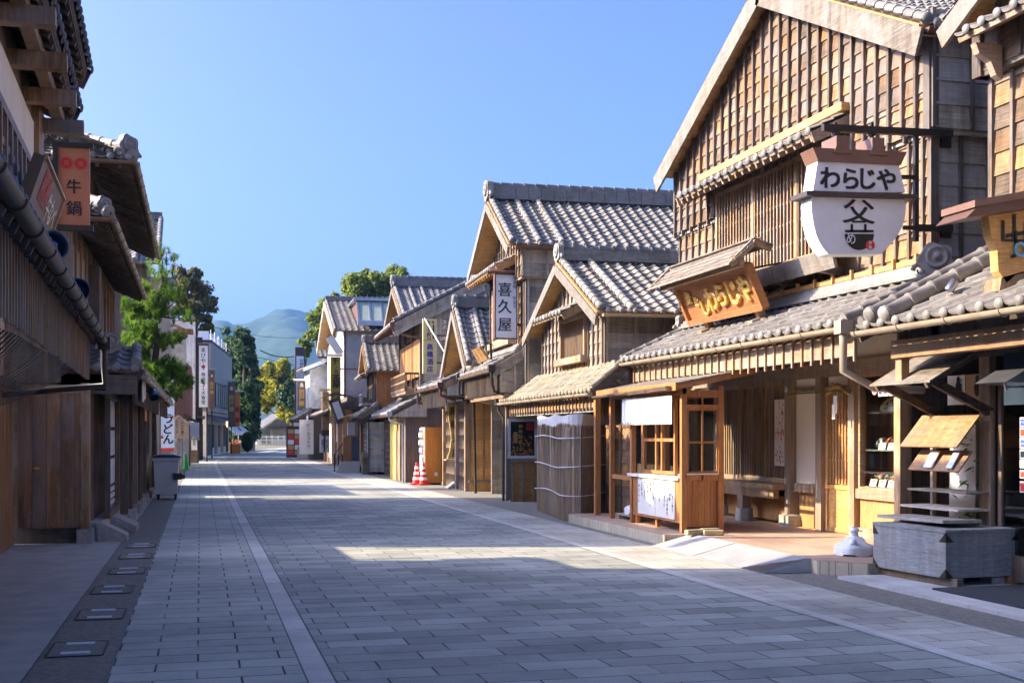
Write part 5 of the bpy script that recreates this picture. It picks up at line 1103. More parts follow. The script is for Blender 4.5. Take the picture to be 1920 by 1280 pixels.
build(b, 'sample_can', [M['red'], M['visa'], M['ochre'], M['green'], M['white']], fr_)
b = MB(); b.box(7.3, 7.4, 37.99, 38.0, .28, .4); build(b, 'notice', [M['paper']], t)
def cone(lb, c, main, band, h_=.7, group=None):
    c = V(c); t = thing('traffic_cone', lb, 'traffic cone', tuple(c), group=group); r0 = h_ * .2
    b = MB(); zs = [0.06, .22, .34, .46, .58, .7, .82, 1.]
    for i in range(len(zs) - 1):
        z0, z1 = zs[i], zs[i + 1]; ra, rb = r0 * (1.02 - z0 * .82), r0 * (1.02 - z1 * .82); b.lathe(c, [(ra, z0 * h_), (rb, z1 * h_)], 18, 1 if (band and i in (1, 3, 5)) else 0)
    b.lathe(c, [(r0 * .2, h_), (0, h_)], 12, 0); build(b, 'body', [M[main], M[band or main]], t)
    b = MB(); s_ = h_ * .27; b.extr([c + V((x * s_, y * s_, 0)) for x, y in ((-1, -.8), (-.8, -1), (.8, -1), (1, -.8), (1, .8), (.8, 1), (-.8, 1), (-1, .8))], (0, 0, .04)); build(b, 'base', [M[main]], t)
cone('red cone with white bands standing left of its pair by the vending machine', (6.75, 38.2, 0), 'red', 'white', .72, 'red and white cones')
cone('red cone with white bands nearest the vending machine', (6.92, 37.9, 0), 'red', 'white', .72, 'red and white cones')
cone('bright green cone standing behind the wheeled bin', tuple(ground(348, 880)), 'green', None, .72)

# ---------------------------------------------------------------- liquor house with the balcony
t = thing('balcony_house', 'dark two storey house with deep eaves, orange shutters and a small balcony', 'house', (7.3, 40, 0), 3); R6 = t
rb = MB(); A_ = (V((6.3, 40, 5.35)), V((6.3, 47, 5.35)), V((9.4, 40, 7.0))); tiles(rb, *A_, .28, .25, 0, PROF_S); slab(rb, *A_, 0, .06, 1); B_ = (V((12.5, 40, 5.35)), V((12.5, 47, 5.35)), V((9.4, 40, 7.0))); tiles(rb, *B_, .28, .25, 0, PROF_S, ends=False); roll(rb, (6.3, 40.05, 5.45), (9.4, 40.05, 7.1), .08, .26); rf = build(rb, 'roof', [M['tile'], M['dark']], t)
b = MB(); b.bar((6.3, 39.98, 5.2), (9.4, 39.98, 6.85), .05, .26); b.bar((6.3, 39.98, 4.98), (9.4, 39.98, 6.6), .04, .16); build(b, 'bargeboard', [M['board_grey']], rf)
b = MB(); ridge(b, (9.4, 40, 7.02), (9.4, 47, 7.02), 4); build(b, 'ridge', [M['tile']], rf)
b = MB()
for i in range(24): b.bar((6.34, 40.1 + i * .3, 5.27), (7.4, 40.1 + i * .3, 5.84), .06, .09)
build(b, 'rafter', [M['dark']], rf)
g = MB(); gutter(g, (6.25, 40, 5.3), (6.25, 47, 5.3), .06); build(g, 'gutter', [M['iron_brown']], t); downpipe(t, [(6.25, 40.0, 5.24), (6.3, 40.0, 5.05), (7.6, 40.0, 4.75)], 'iron_brown', .04)
b = MB(); boardwall(b, (7.3, 40.15, 2.5), EX, -EY, 5, 2.5, [(0, 5.75), (2.1, 6.85), (5, 5.4)], 3.4, .22, [], 0, 0, .02, .015); b.box(7.35, 12.5, 40.2, 46.8, 2.4, 5.6, 2); b.box(7.28, 7.4, 40.1, 46.8, 2.6, 3.4, 1); b.box(7.28, 7.36, 40.1, 46.8, 5.0, 5.4, 1)
for y in (40.2, 42.5, 44.8, 46.7): b.box(7.2, 7.32, y - .07, y + .07, 2.6, 5.5, 1)
build(b, 'upper_wall', [M['board_grey'], M['dark_v'], M['inside']], t)
b = MB()
for i in range(22): b.box(7.22, 7.26, 40.4 + .28 * i, 40.67 + .28 * i, 3.6, 4.9)
build(b, 'shutter', [wood('cedar_shutter', (.26, .11, .035), (.46, .22, .08), (.5, .24, .07), 'v', silver=.15, warmth=.5)], t)
b = MB(); b.box(6.75, 7.3, 40.5, 45.2, 3.0, 3.12); b.box(6.72, 6.8, 40.5, 45.2, 3.1, 3.2); b.box(6.72, 6.8, 40.5, 45.2, 3.66, 3.73); b.box(6.73, 6.78, 40.5, 45.2, 3.4, 3.45)
for i in range(24): b.box(6.74, 6.77, 40.52 + i * .2, 40.55 + i * .2, 3.2, 3.68)
b.box(6.74, 7.3, 40.5, 40.56, 3.66, 3.73); b.box(6.74, 7.3, 40.5, 40.56, 3.12, 3.2)
for i in range(4): b.box(6.78 + i * .14, 6.81 + i * .14, 40.51, 40.55, 3.2, 3.68)
build(b, 'balcony', [M['board']], t)
pent(t, 6.2, 2.3, 7.35, 2.92, 39.9, 47, 'tile', PROF_S, 'iron_brown', .4, None, 'dark', .25, .27)
b = MB(); b.extr([(6.2, 39.86, 2.2), (7.4, 39.86, 2.84), (7.4, 39.86, 2.2), (6.6, 39.86, 2.2)], (0, .05, 0), 0); boardwall(b, (6.7, 40, 0), EX, -EY, 2.2, 0, 2.3, 2.4, .2, [], 1, 1, .01, .01); b.box(6.7, 9, 40.05, 40.2, 0, 2.5, 1)
boardwall(b, (6.7, 47, 0), -EY, -EX, 2.6, 0, 2.2, .24, .45, [], 2, 3); b.box(6.72, 6.8, 40.1, 44.4, 0, 2.3, 1); b.box(6.62, 6.72, 42.2, 44.4, .0, 2.2, 4); b.box(6.6, 6.72, 40.9, 41.3, .02, 2.0, 5); b.box(6.6, 6.7, 41.3, 42.2, .05, 1.75, 2); b.box(6.58, 6.7, 41.73, 41.77, .05, 1.75, 3)
build(b, 'ground_wall', [M['board_grey'], M['dark_v'], M['board'], M['batten'], M['yellowplaster'], M['post']], t)
downpipe(t, [(6.15, 39.95, 2.24), (6.15, 39.95, 2.1), (6.6, 39.9, 1.95), (6.6, 39.9, 0)], 'steel', .04)
# yellow vertical sign with blue characters
Y = 38.9; t, a, c = vsign('vertical_sign', 'tall faded yellow sign with blue lettering below black brush writing on the balcony house', 793, 598, 819, 700, Y, .1, 'yellowsign', 'steel', arms=((.7, 8.3), (.2, 8.3)))
h_ = c.z - a.z; w_ = c.x - a.x; cx_ = (a.x + c.x) / 2; b = MB(); vtext(b, '高橋酒店', (cx_, Y - .005, a.z + h_ * .56), EX, EZ, h_ * .122, 1.12, bold=.035); build(b, 'blue_lettering', [M['blueink']], t)
b = MB(); htext(b, '清酒', (cx_ - w_ * .22, Y - .005, c.z - h_ * .06), EX, EZ, h_ * .05, 1.5); vtext(b, '五十鈴川', (cx_ - w_ * .08, Y - .005, c.z - h_ * .1), EX, EZ, h_ * .078, .95, bold=.03); b.poly([(cx_ + w_ * .2, Y - .004, c.z - h_ * .36), (cx_ + w_ * .32, Y - .004, c.z - h_ * .36), (cx_ + w_ * .32, Y - .004, c.z - h_ * .11), (cx_ + w_ * .2, Y - .004, c.z - h_ * .11)]); b.box(a.x, c.x, Y - .003, Y, a.z + h_ * .605, a.z + h_ * .61); build(b, 'black_lettering', [M['black']], t)
b = MB(); p, q = at_y(796, 597, Y - .1), at_y(838, 668, Y - 2.5); b.tube([p, q], .02, 6); solo(b, 'sign_brace', [M['white']], 'thin white diagonal rod bracing the faded yellow sign', 'rod', tuple(p))
p0, p1 = at_y(833, 597, 39.6), at_y(835, 640, 39.6); b = MB(); b.box(p0.x - .1, p0.x + .1, 39.6, 39.66, p1.z, p0.z, 0); vtext(b, '清酒白鷹', (p0.x, 39.59, p0.z - .03), EX, EZ, .17, 1.05, m=1); solo(b, 'narrow_sign', [M['dark_v'], M['cream']], 'narrow dark wooden sign high on the grey side wall beside the yellow sign', 'sign', (p0.x, 39.6, p1.z))

# ---------------------------------------------------------------- houses farther along the right side
t = thing('blue_roofed_house', 'tall house with blue grey tiled gable roof rising behind the balcony house', 'house', (8.2, 49.5, 0), 2)
b = MB(); boardwall(b, (8.2, 53, 3), -EY, -EX, 6.6, 3, [(0, 6.0), (3.4, 7.4), (6.6, 6.0)], .3, .5, [], 0, 0); b.box(8.3, 17, 46.6, 53, 0, 6.1, 0); build(b, 'wall', [M['dark']], t)
gable_roof(t, 46.0, 53.4, 5.95, 7.75, 7.75, 17, 'tile_blue', PROF_S, PROF_S, lay=6, oni=.55, rolls=(.1, .7, 1.2), cap=.1)
t = thing('little_gable_house', 'little two storey house with tiled gable, orange side wall and lantern sign', 'house', (6.8, 48.5, 0), 4)
b = MB(); boardwall(b, (6.9, 53.5, 2.5), -EY, -EX, 5.3, 2.5, [(0, 4.2), (2.6, 5.3), (5.3, 4.2)], .26, .4, [(1.4, 3.4, 3.1, 4.1)], 0, 1); b.box(7.0, 12, 48.3, 53.4, 2.4, 4.3, 2); b.box(6.9, 9, 48.16, 48.28, 2.7, 4.3, 3); b.box(7.0, 12, 48.3, 53.4, 0, 2.4, 2); build(b, 'wall', [M['board'], M['batten'], M['inside'], M['redwood']], t)
gable_roof(t, 47.9, 53.9, 4.15, 5.45, 6.5, 12, 'tile', PROF_S, PROF_S, lay=4, oni=.4, barge='board')
h = MB(); A_ = ((6.35, 49, 4.0), (6.35, 53.2, 4.0), (6.88, 49, 4.25)); tiles(h, *A_, .27, .25, 0, PROF_S); slab(h, *A_, 0, .05, 1); build(h, 'window_hood', [M['tile'], M['dark']], t)
b = MB(); b.box(6.4, 6.9, 49.6, 51.9, 2.82, 2.9); b.box(6.4, 6.44, 49.6, 51.9, 3.25, 3.3)
for i in range(12): b.box(6.4, 6.43, 49.62 + .2 * i, 49.65 + .2 * i, 2.9, 3.25)
lattice(b, (6.88, 52.0, 3), -EY, -EX, 1.9, 3.1, 4.1, .2, .04, .04, (3.6,)); build(b, 'balcony', [M['board_grey']], t)
pent(t, 6.2, 2.35, 6.95, 2.75, 47.6, 54, 'tile_old', PROF_S, 'iron_brown', .5, None, 'dark', .25, .27)
b = MB(); boardwall(b, (6.55, 50.4, .1), -EY, -EX, 2.4, .1, 2.1, .17, .9, [], 0, 1); boardwall(b, (6.55, 48.0, .1), EX, -EY, .9, .1, 2.1, .17, .9, [], 0, 1); b.box(6.6, 6.75, 48.05, 54, 0, 2.2, 2); b.box(6.5, 6.58, 50.5, 50.62, 0, 2.2, 3); b.box(6.5, 6.56, 52, 52.9, 0, 2, 3); build(b, 'front_wall', [M['board_grey'], M['batten'], M['dark'], M['redwood']], t)
# lit display box and lantern
c = at_y(662, 800, 51.5); t = thing('display_case', 'small wooden framed glass display case on the front of the little gable house', 'showcase', (c.x, 51.5, c.z - .4)); b = MB(); frame(b, (c.x - .32, 51.5, 0), EX, -EY, .5, c.z - .42, c.z + .4, .06, .06); frame(b, (c.x - .32, 52.3, 0), -EY, -EX, .8, c.z - .42, c.z + .4, .06, .06); b.box(c.x - .32, c.x + .2, 51.5, 52.3, c.z - .44, c.z - .4); b.extr([(c.x - .45, 51.4, c.z + .42), (c.x + .2, 51.4, c.z + .6), (c.x + .2, 51.4, c.z + .56), (c.x - .45, 51.4, c.z + .38)], (0, 1, 0)); build(b, 'frame', [M['honey']], t); b = MB(); b.box(c.x - .2, c.x + .1, 51.7, 52.1, c.z - .4, c.z + .2); build(b, 'content', [M['paper']], t)
c = at_y(633, 770, 55); t = thing('roof_lantern', 'dark standing lantern box with a small roof on the lean-to of the little gable house', 'lantern', tuple(c)); b = MB(); b.bar(c + V((-.18, 0, .55)), c + V((.2, 0, -.5)), .5, .42, 0, EY); b.extr([c + V((-.85, -.3, .55)), c + V((-.2, -.3, .85)), c + V((.7, -.3, .65)), c + V((-.2, -.3, .72))], (0, .7, 0)); build(b, 'case', [M['dark']], t); b = MB(); b.bar(c + V((-.14, -.28, .4)), c + V((.12, -.28, -.35)), .3, .02, 0, EY); build(b, 'pane', [M['paper']], t)
b = MB(); c = ground(694, 889, 0)
for i in range(4):
    for j in range(2): b.box(c.x - .3 + .22 * j, c.x - .09 + .22 * j, c.y, c.y + .5, .0 + .22 * i, .21 + .22 * i - (.05 if j else 0))
solo(b, 'stacked_crate', [M['board']], 'low stack of brown crates against the front of the balcony house', 'crate', tuple(c))
for i in range(5):
    pass
b = MB()
for i in range(14): p = ground(668 + 28 * R.random(), 886, 0); b.ball((p.x, p.y + R.random(), .06 + .16 * R.random()), .22, .3, .12, 8, R.randrange(2))
solo(b, 'rock_bed', [M['stone'], M['trunk']], 'heap of dark garden rocks at the foot of the little gable house', 'rocks', tuple(ground(680, 887)))
t = thing('skylight_house', 'tall grey walled house with tiled roof and green glazed dormer', 'house', (7.2, 62, 0), 2)
b = MB(); b.box(7.2, 7.5, 62.2, 75, 0, 7.0, 1); b.box(7.5, 18, 62.2, 75, 0, 7.0, 0); b.box(7.25, 15, 61.9, 62.2, 0, 6.9, 0); b.extr([(7.5, 62.6, 7), (7.5, 68.6, 9.0), (7.5, 74.6, 7)], (9, 0, 0), 0); b.box(7.16, 7.26, 61.86, 62.0, 0, 7.0, 2)
build(b, 'wall', [M['greywall'], M['white'], M['iron_brown']], t)
gable_roof(t, 61.6, 75.6, 6.9, 9.15, 6.6, 17, 'tile', PROF_S, PROF_S, lay=3, oni=None, barge='board_grey', bh=.3, tw=.32, co=.32)
b = MB(); x0, x1 = 7.95, 10.4
b.extr([(x0, 62.0, 7.4), (x0, 63.2, 8.62), (x0, 67.5, 8.62), (x0, 67.5, 7.4)], (x1 - x0, 0, 0), 0); b.box(x0 - .2, x1 + .2, 63.0, 67.8, 8.62, 8.76, 1); b.box(x0 - .1, x1 + .1, 61.7, 62.05, 7.2, 7.45, 1)
for i in range(5): xx = x0 + (x1 - x0) * i / 4; b.bar((xx, 61.96, 7.42), (xx, 63.16, 8.64), .1, .08, 1)
for i in range(4): xa, xb = x0 + (x1 - x0) * i / 4 + .05, x0 + (x1 - x0) * (i + 1) / 4 - .05; b.poly([(xa, 61.98, 7.46), (xb, 61.98, 7.46), (xb, 63.14, 8.6), (xa, 63.14, 8.6)], 2)
build(b, 'dormer', [M['iron_brown'], M['steel'], M['glass_green']], t)
pent(t, 6.1, 2.7, 7.2, 3.2, 58, 74, 'tile', PROF_S, 'iron_brown', .6, None, 'dark', .25, .27)
b = MB(); b.box(6.9, 7.2, 58, 74, 0, 2.9, 0)
for i, y in enumerate((58.5, 60, 61.5, 64, 66, 69, 72)): b.box(6.84, 6.92, y, y + (.12 if i % 2 else .7), 0, 2.6 if i % 2 else 2.1, 1 + i % 3)
b.box(6.8, 7.2, 57.9, 58, 0, 2.8, 1); b.box(7.0, 9, 58, 62, 2.8, 3.4, 0); b.box(6.86, 6.9, 62.6, 63.2, 1.2, 2.3, 4); b.box(6.86, 6.9, 67.2, 68.6, .3, 2.2, 4); build(b, 'front_wall', [M['dark_v'], M['redwood'], M['post'], M['honey_v'], M['paper']], t)
for (xx, yy) in ((590, 655),):
    c = at_y(628, 650, 60.5); b = MB(); b.extr([c + V((-.45, 0, .4)), c + V((.1, 0, -.45)), c + V((.45, 0, -.25)), c + V((-.1, 0, .6))], (0, .06, 0), 0); b.bar(c + V((.4, .1, -.4)), c + V((-.2, .1, .7)), .05, .05, 1); solo(b, 'tilted_sign', [M['cream'], M['dark']], 'small tilted pale signboard on the roof edge above the ochre sign', 'sign', tuple(c))
Y = 57.5; t, a, c = vsign('vertical_sign', 'tall ochre sign with black brush characters before the tall grey house', 620, 669, 639, 780, Y, .3, 'ochre', 'dark', capm='board_grey', arms=((.8, 7.8), (.15, 7.8)))
h_ = c.z - a.z; w_ = c.x - a.x; cx_ = (a.x + c.x) / 2; letters(t, 'black', (('手', cx_ - w_ * .05, c.z - h_ * .02, w_ * .72, .8, Y - .01), ('こね', cx_ + w_ * .08, c.z - h_ * .17, w_ * .4, .8, Y - .01), ('茶屋', cx_ + w_ * .05, c.z - h_ * .3, w_ * .8, .8, Y - .01), ('手こね', cx_ + w_ * .25, c.z - h_ * .58, w_ * .26, .9, Y - .01), ('すし', cx_ - w_ * .15, c.z - h_ * .6, w_ * .5, .7, Y - .01), ('うどん', cx_, c.z - h_ * .76, w_ * .44, .85, Y - .01)), .03)
Y = 63; t, a, c = vsign('vertical_sign', 'orange sign with green characters hung behind the ochre sign', 604, 734, 617.5, 806, Y, .2, 'tan', 'dark', capm='dark'); h_ = c.z - a.z; w_ = c.x - a.x; letters(t, 'pine', (('伊勢うどん', (a.x + c.x) / 2, c.z - .04, w_ * .75, .92, Y - .01),), .03)
b = MB(); b.box(a.x - .02, c.x + .02, Y - .02, Y + .22, a.z - .3, a.z, 0); build(b, 'foot', [M['iron_brown']], t)
for i, (px, py, Y_) in enumerate(((606, 835, 66), (614, 835, 66))):
    p = at_y(px, 822, Y_); b = MB(); b.box(p.x - .2, p.x + .12, Y_, Y_ + .02, p.z - .75, p.z + .25, 0); vtext(b, ('伊勢うどん', '手こねずし')[i], (p.x - .04, Y_ - .01, p.z - .05), EX, EZ, .13, 1, m=1); solo(b, 'shop_flag', [M['cloth'], M['black']], ['left white paper banner in the open front under the orange sign', 'right white paper banner in the open front under the orange sign'][i], 'banner', tuple(p), group='paper banners under the orange sign')
p = ground(590, 876); t = thing('stair_rail', 'dark metal handrail with steps before the tall grey house', 'handrail', (6.3, 60, 0)); b = MB()
for (px, py) in ((627, 884), (634, 886), (642, 886)): q = ground(px, py); b.tube([q, q + EZ * .75], .025, 6)
b.tube([ground(627, 884) + EZ * .75, ground(642, 886) + EZ * 1.2], .025, 6); b.tube([ground(627, 884) + EZ * .4, ground(642, 886) + EZ * .8], .02, 6); build(b, 'rail', [M['iron']], t)
b = MB()
for i in range(3): q = ground(632 + 3 * i, 887); b.box(q.x, q.x + .8, q.y, q.y + .4, 0, .16 * (i + 1))
build(b, 'step', [M['stone']], t)
# white storehouse
t = thing('white_storehouse', 'stained white plaster storehouse with a tiled roof far along the right side', 'storehouse', (6.5, 76, 0), 0)
b = MB(); b.extr([(6.65, 76, 3.2), (6.65, 76, 5.6), (8.4, 76, 6.3), (13, 76, 6.3), (13, 76, 3.2)], (0, 4, 0), 0); b.box(6.9, 13, 76.2, 80, 0, 3.2, 1); build(b, 'wall', [M['whitedirty'], M['dark_v']], t)
rb = MB(); A_ = (V((6.2, 75.6, 5.66)), V((6.2, 80, 5.66)), V((8.4, 75.6, 6.55))); tiles(rb, *A_, .3, .3, 0, PROF_S); slab(rb, *A_, 0, .1, 1); rb.bar((6.2, 75.58, 5.6), (8.4, 75.58, 6.5), .05, .2, 2)
A_ = (V((7.2, 76.6, 6.5)), V((13, 76.6, 6.5)), V((7.2, 78.2, 7.3))); tiles(rb, *A_, .3, .3, 0, PROF_S); slab(rb, *A_, 0, .1, 1); rf = build(rb, 'roof', [M['tile'], M['dark'], M['white']], t)
b = MB(); ridge(b, (7.2, 78.2, 7.3), (13, 78.2, 7.3), 4); build(b, 'ridge', [M['tile']], rf)
pent(t, 5.7, 2.5, 6.7, 3.1, 75.2, 80, 'tile_old', PROF_S, None, .6, None, 'dark', .25, .27)
b = MB(); b.box(8.0, 9.2, 80, 81.5, 6.0, 8.1, 0); b.box(8.3, 8.9, 79.97, 80, 7.4, 8.0, 1); build(b, 'roof_hut', [M['dark'], M['cream']], t)
Y = 86; t, a, c = vsign('tower_sign', 'dark grey tower sign with a pale panel of small vertical writing far down the street', 553.5, 651, 571, 790, Y, .5, 'darkpaint', 'iron'); h_ = c.z - a.z; w_ = c.x - a.x
b = MB(); b.box(a.x + w_ * .13, c.x - w_ * .1, Y - .03, Y, a.z + h_ * .06, c.z - h_ * .12); build(b, 'panel', [M['signblue']], t)
letters(t, 'black', (('お伊勢まいり', cx_ if 0 else (a.x + c.x) / 2 + w_ * .17, c.z - h_ * .15, .26, 1.05, Y - .04), ('おみやげ', (a.x + c.x) / 2 - w_ * .18, c.z - h_ * .27, .2, 1.05, Y - .04), ('岡屋', (a.x + c.x) / 2, c.z - h_ * .66, .42, 1.3, Y - .04)), .02)
b = MB(); b.box(a.x + .1, c.x - .1, Y + .1, Y + .4, 0, a.z); build(b, 'post', [M['darkpaint']], t)
Y = 77; t, a, c = vsign('shop_board', 'brown bell marked board with gold characters below a pale cap beside the storehouse', 558, 715, 573, 766, Y, .2, 'brownpaint', 'dark', capm='cream', capw=.25); w_ = c.x - a.x; letters(t, 'gold', (('岩戸屋', (a.x + c.x) / 2, c.z - .45, .36, 1.05, Y - .01),), .03); b = MB(); p = V(((a.x + c.x) / 2, Y - .012, c.z - .22)); b.poly([p + V((x * .14, 0, z * .16)) for x, z in ((-1, -.8), (1, -.8), (.7, -.4), (.6, .5), (0, 1), (-.6, .5), (-.7, -.4))]); build(b, 'bell_mark', [M['cream']], t)
# vendor things at the far right kerb
c = ground(552, 861); t = thing('drink_display', 'dark wheeled display stand with pink posters at the far right kerb', 'display stand', tuple(c)); b = MB(); b.box(c.x - .45, c.x + .45, c.y, c.y + .9, .12, 2.0, 0); b.box(c.x - .5, c.x + .5, c.y - .06, c.y + .95, 2.0, 2.1, 0); build(b, 'cabinet', [M['darkpaint']], t)
b = MB()
for i in range(5):
    for j in range(2): b.box(c.x - .4 + .42 * j, c.x - .04 + .42 * j, c.y - .015, c.y, .3 + .33 * i, .58 + .33 * i, (i + j) % 3)
build(b, 'poster', [M['redink'], M['tan'], M['signblue']], t)
c = ground(567, 862); t = thing('menu_stand', 'grey board stand with an orange ice cream shape on top beside the display stand', 'sign', tuple(c)); b = MB(); b.box(c.x - .3, c.x + .3, c.y, c.y + .3, 0, .8); build(b, 'board', [M['greywall']], t); b = MB(); b.ball((c.x, c.y + .15, .95), .2, .15, .24, 10); build(b, 'topper', [M['tan']], t)
p = at_y(577, 808, 74); b = MB(); b.box(p.x - .5, p.x + .35, 74, 74.04, p.z - 1.4, p.z + .7, 0); vtext(b, 'ビールステラ', (p.x + .05, 73.99, p.z + .5), EX, EZ, .26, 1.0, m=1); solo(b, 'cloth_banner', [M['tan'] if 0 else M['paper'], M['iron_brown']], 'beige cloth banner with brown vertical writing below the white storehouse', 'banner', tuple(p))
c = ground(550, 853); b = MB(); b.lathe(c, [(.2, 0), (.19, .08), (.06, .5), (0, .5)], 12); solo(b, 'small_cone', [M['plastic_w']], 'small white cone standing on the road edge at the far right', 'traffic cone', tuple(c))
c = at_y(557, 800, 84); t = thing('lit_sign_box', 'stacked dark sign box with green and white lit panels under the tower sign', 'sign', tuple(c)); b = MB(); b.box(c.x - .35, c.x + .35, 84, 84.3, c.z - 1.2, c.z + .6); build(b, 'case', [M['darkpaint']], t); b = MB(); b.box(c.x - .25, c.x + .25, 83.97, 84, c.z - .35, c.z + .3, 0); b.box(c.x - .25, c.x + .25, 83.97, 84, c.z - 1.1, c.z - .5, 1); build(b, 'panel', [M['signwhite'], M['green']], t)

# ---------------------------------------------------------------- left side: nearest house with the slatted lean-to
t = thing('eaves_house', 'dark timber house at the left edge with deep double eaves and a slatted lean-to', 'house', (-1.3, 17.0, 0), -1.7); L1 = t
b = MB(); boardwall(b, (-2.62, -6, 0), EY, EX, 25.0, 0, 2.35, 3.2, .31, [], 0, 0, .012, .008); b.box(-4, -2.7, -6, 16.85, 0, 3.4, 1); b.box(-2.72, -2.55, -6, 19, 2.3, 2.42, 1); build(b, 'ground_wall', [M['brown_v'], M['dark']], t)
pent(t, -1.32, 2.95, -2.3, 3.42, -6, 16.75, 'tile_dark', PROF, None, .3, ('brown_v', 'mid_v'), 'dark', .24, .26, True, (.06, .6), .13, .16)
g = MB(); gutter(g, (-1.24, -6, 2.87), (-1.24, 16.72, 2.87), .056, 0, True, 0); build(g, 'gutter', [M['gutter_black']], t)
downpipe(t, [(-1.24, 16.76, 2.78), (-1.24, 16.78, 2.55), (-1.24, 16.78, 2.28), (-1.9, 16.8, 2.22), (-2.5, 16.8, 2.15)], 'gutter_black', .045)
b = MB(); b.box(-3.6, -1.98, -6, 15.5, 3.3, 6.1, 0); b.box(-1.98, -1.89, 15.1, 15.65, 3.3, 5.7, 1); b.box(-2.05, -1.9, -6, 15.6, 3.3, 3.5, 1); b.box(-1.98, -1.95, -6, 15.1, 4.75, 5.3, 2); b.box(-1.99, -1.91, -6, 15.1, 4.66, 4.75, 1)
for i in range(48): b.box(-1.98, -1.91, -5 + .41 * i, -4.91 + .41 * i, 3.5, 4.66, 1)
for z in (3.8, 4.1, 4.4): b.box(-1.98, -1.93, -6, 15.1, z - .035, z + .035, 1)
boardwall(b, (-1.96, 15.52, 3.3), -EX, EY, 1.6, 3.3, 6.0, 3, .3, [], 1, 1, .02, .02); build(b, 'upper_wall', [M['dark_v'], M['brown_v'], M['plaster']], t)
def street_eave(t, xe, ze, xw, zw, ya, yb, mt='tile_dark', step=.36, name='roof', nb=0, tail=True):
    rb = MB(); A_ = (V((xe, ya, ze)), V((xe, yb, ze)), V((xw, ya, zw))); tiles(rb, *A_, .28, .25, 0, PROF); slab(rb, *A_, 0, .05, 1); roll(rb, (xe, yb - .05, ze + .06), (xw, yb - .05, zw + .06), .08, .26); rf = build(rb, name, [M[mt], M['dark']], t)
    sl = (zw - ze) / (xw - xe); b = MB(); k = round((yb - ya) / step)
    for i in range(k + 1): y = ya + .1 + (yb - ya - .2) * i / k; b.bar((xe - .04, y, ze - .1), (xe - 1.6, y, ze - .1 + sl * -1.56), .07, .1)
    b.bar((xe - .05, ya, ze - .06), (xe - .05, yb, ze - .06), .05, .07); build(b, 'rafter', [M['dark']], rf)
    b = MB(); b.bar((xe, yb + .01, ze - .1), (xw, yb + .01, zw - .1), .05, .26); build(b, 'verge_board', [M['brown_v'] if 0 else M['dark']], rf)
    return rf
street_eave(t, -1.52, 5.68, -3.6, 6.6, -6, 15.9)
b = MB(); b.box(-1.79, -1.66, -6, 15.8, 5.46, 5.59); build(b, 'eave_beam', [M['brown_v']], t)
for i in range(9): b = MB(); y = 15.55 - 1.35 * i; b.box(-2.05, -1.42, y - .08, y + .08, 5.3, 5.46); build(b, 'bracket', [M['brown_v']], t)
street_eave(t, -1.43, 6.34, -3.6, 7.3, -6, 16.5)
b = MB(); b.box(-3.6, -2.3, -6, 16.2, 6.0, 6.9); build(b, 'eave_wall', [M['dark']], t)
# draped net under the lean-to
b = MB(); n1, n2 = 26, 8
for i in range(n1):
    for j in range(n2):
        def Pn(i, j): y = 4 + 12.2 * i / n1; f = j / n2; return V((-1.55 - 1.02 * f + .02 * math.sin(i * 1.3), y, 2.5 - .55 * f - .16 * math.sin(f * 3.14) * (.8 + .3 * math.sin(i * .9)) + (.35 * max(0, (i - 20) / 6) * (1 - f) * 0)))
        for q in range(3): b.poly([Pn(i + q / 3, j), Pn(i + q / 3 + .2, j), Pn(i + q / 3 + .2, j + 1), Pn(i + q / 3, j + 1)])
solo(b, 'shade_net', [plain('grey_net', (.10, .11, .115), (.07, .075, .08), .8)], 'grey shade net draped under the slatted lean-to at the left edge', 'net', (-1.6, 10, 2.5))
# tilted kanban board
t = thing('tilted_signboard', 'brown board with red and white brush lettering tilted over the lean-to at the left edge', 'sign', (-1.6, 13.7, 4.0), -1.7)
p1, p0 = V((-1.5, 0, 4.36)), V((-1.72, 0, 3.68)); up = (p1 - p0).normalized(); nn = V((up.z, 0, -up.x)); H2 = (p1 - p0).length; ya, yb = 12.5, 14.75
def S3(y, h, o=0.): return V((p0.x, y, p0.z)) + up * h + nn * o
b = MB(); b.extr([S3(ya, 0), S3(yb, 0), S3(yb, H2), S3(ya, H2)], nn * -.11); build(b, 'board', [M['tan'] if 0 else plain('dull_brown_board', (.17, .115, .065), (.135, .09, .05), .5, scale=4)], t)
b = MB()
for (a_, c_) in ((S3(ya, H2, .01), S3(yb, H2, .01)), (S3(yb, 0, .01), S3(yb, H2, .01))): b.bar(a_, c_, .03, .03)
build(b, 'edge_trim', [M['tan']], t)
b = MB(); htext(b, '豚捨', S3(12.85, .5, .008), EY, up, .36, 1., m=0, bold=.03); htext(b, '牛なべ', S3(13.6, .42, .008), EY, up, .32, 1., m=1, bold=.02); build(b, 'lettering', [M['redink'], M['cream']], t)
for y in (12.8, 14.4): b = MB(); b.bar(S3(y, .3, -.1), (-1.95, y, 4.0), .06, .06); build(b, 'arm', [M['iron']], t)
def lamp(lb, c, ax):
    c = V(c); ax = V(ax).normalized(); t = thing('round_lamp', lb, 'lamp', tuple(c), group='round lamps on the left lean-to'); b = MB(); b.lathe(c, [(0, -.12), (.07, -.11), (.11, -.06), (.12, 0), (.125, .06), (.115, .06), (.1, 0)], 16, 0, ax=ax); build(b, 'shade', [M['blueglass']], t)
    b = MB(); b.ball(tuple(c + ax * .02), .045, n=10); build(b, 'bulb', [M['blueglass']], t); b = MB(); b.bar(c - EZ * .1, c - EZ * .34, .02, .02); build(b, 'bracket', [M['iron']], t)
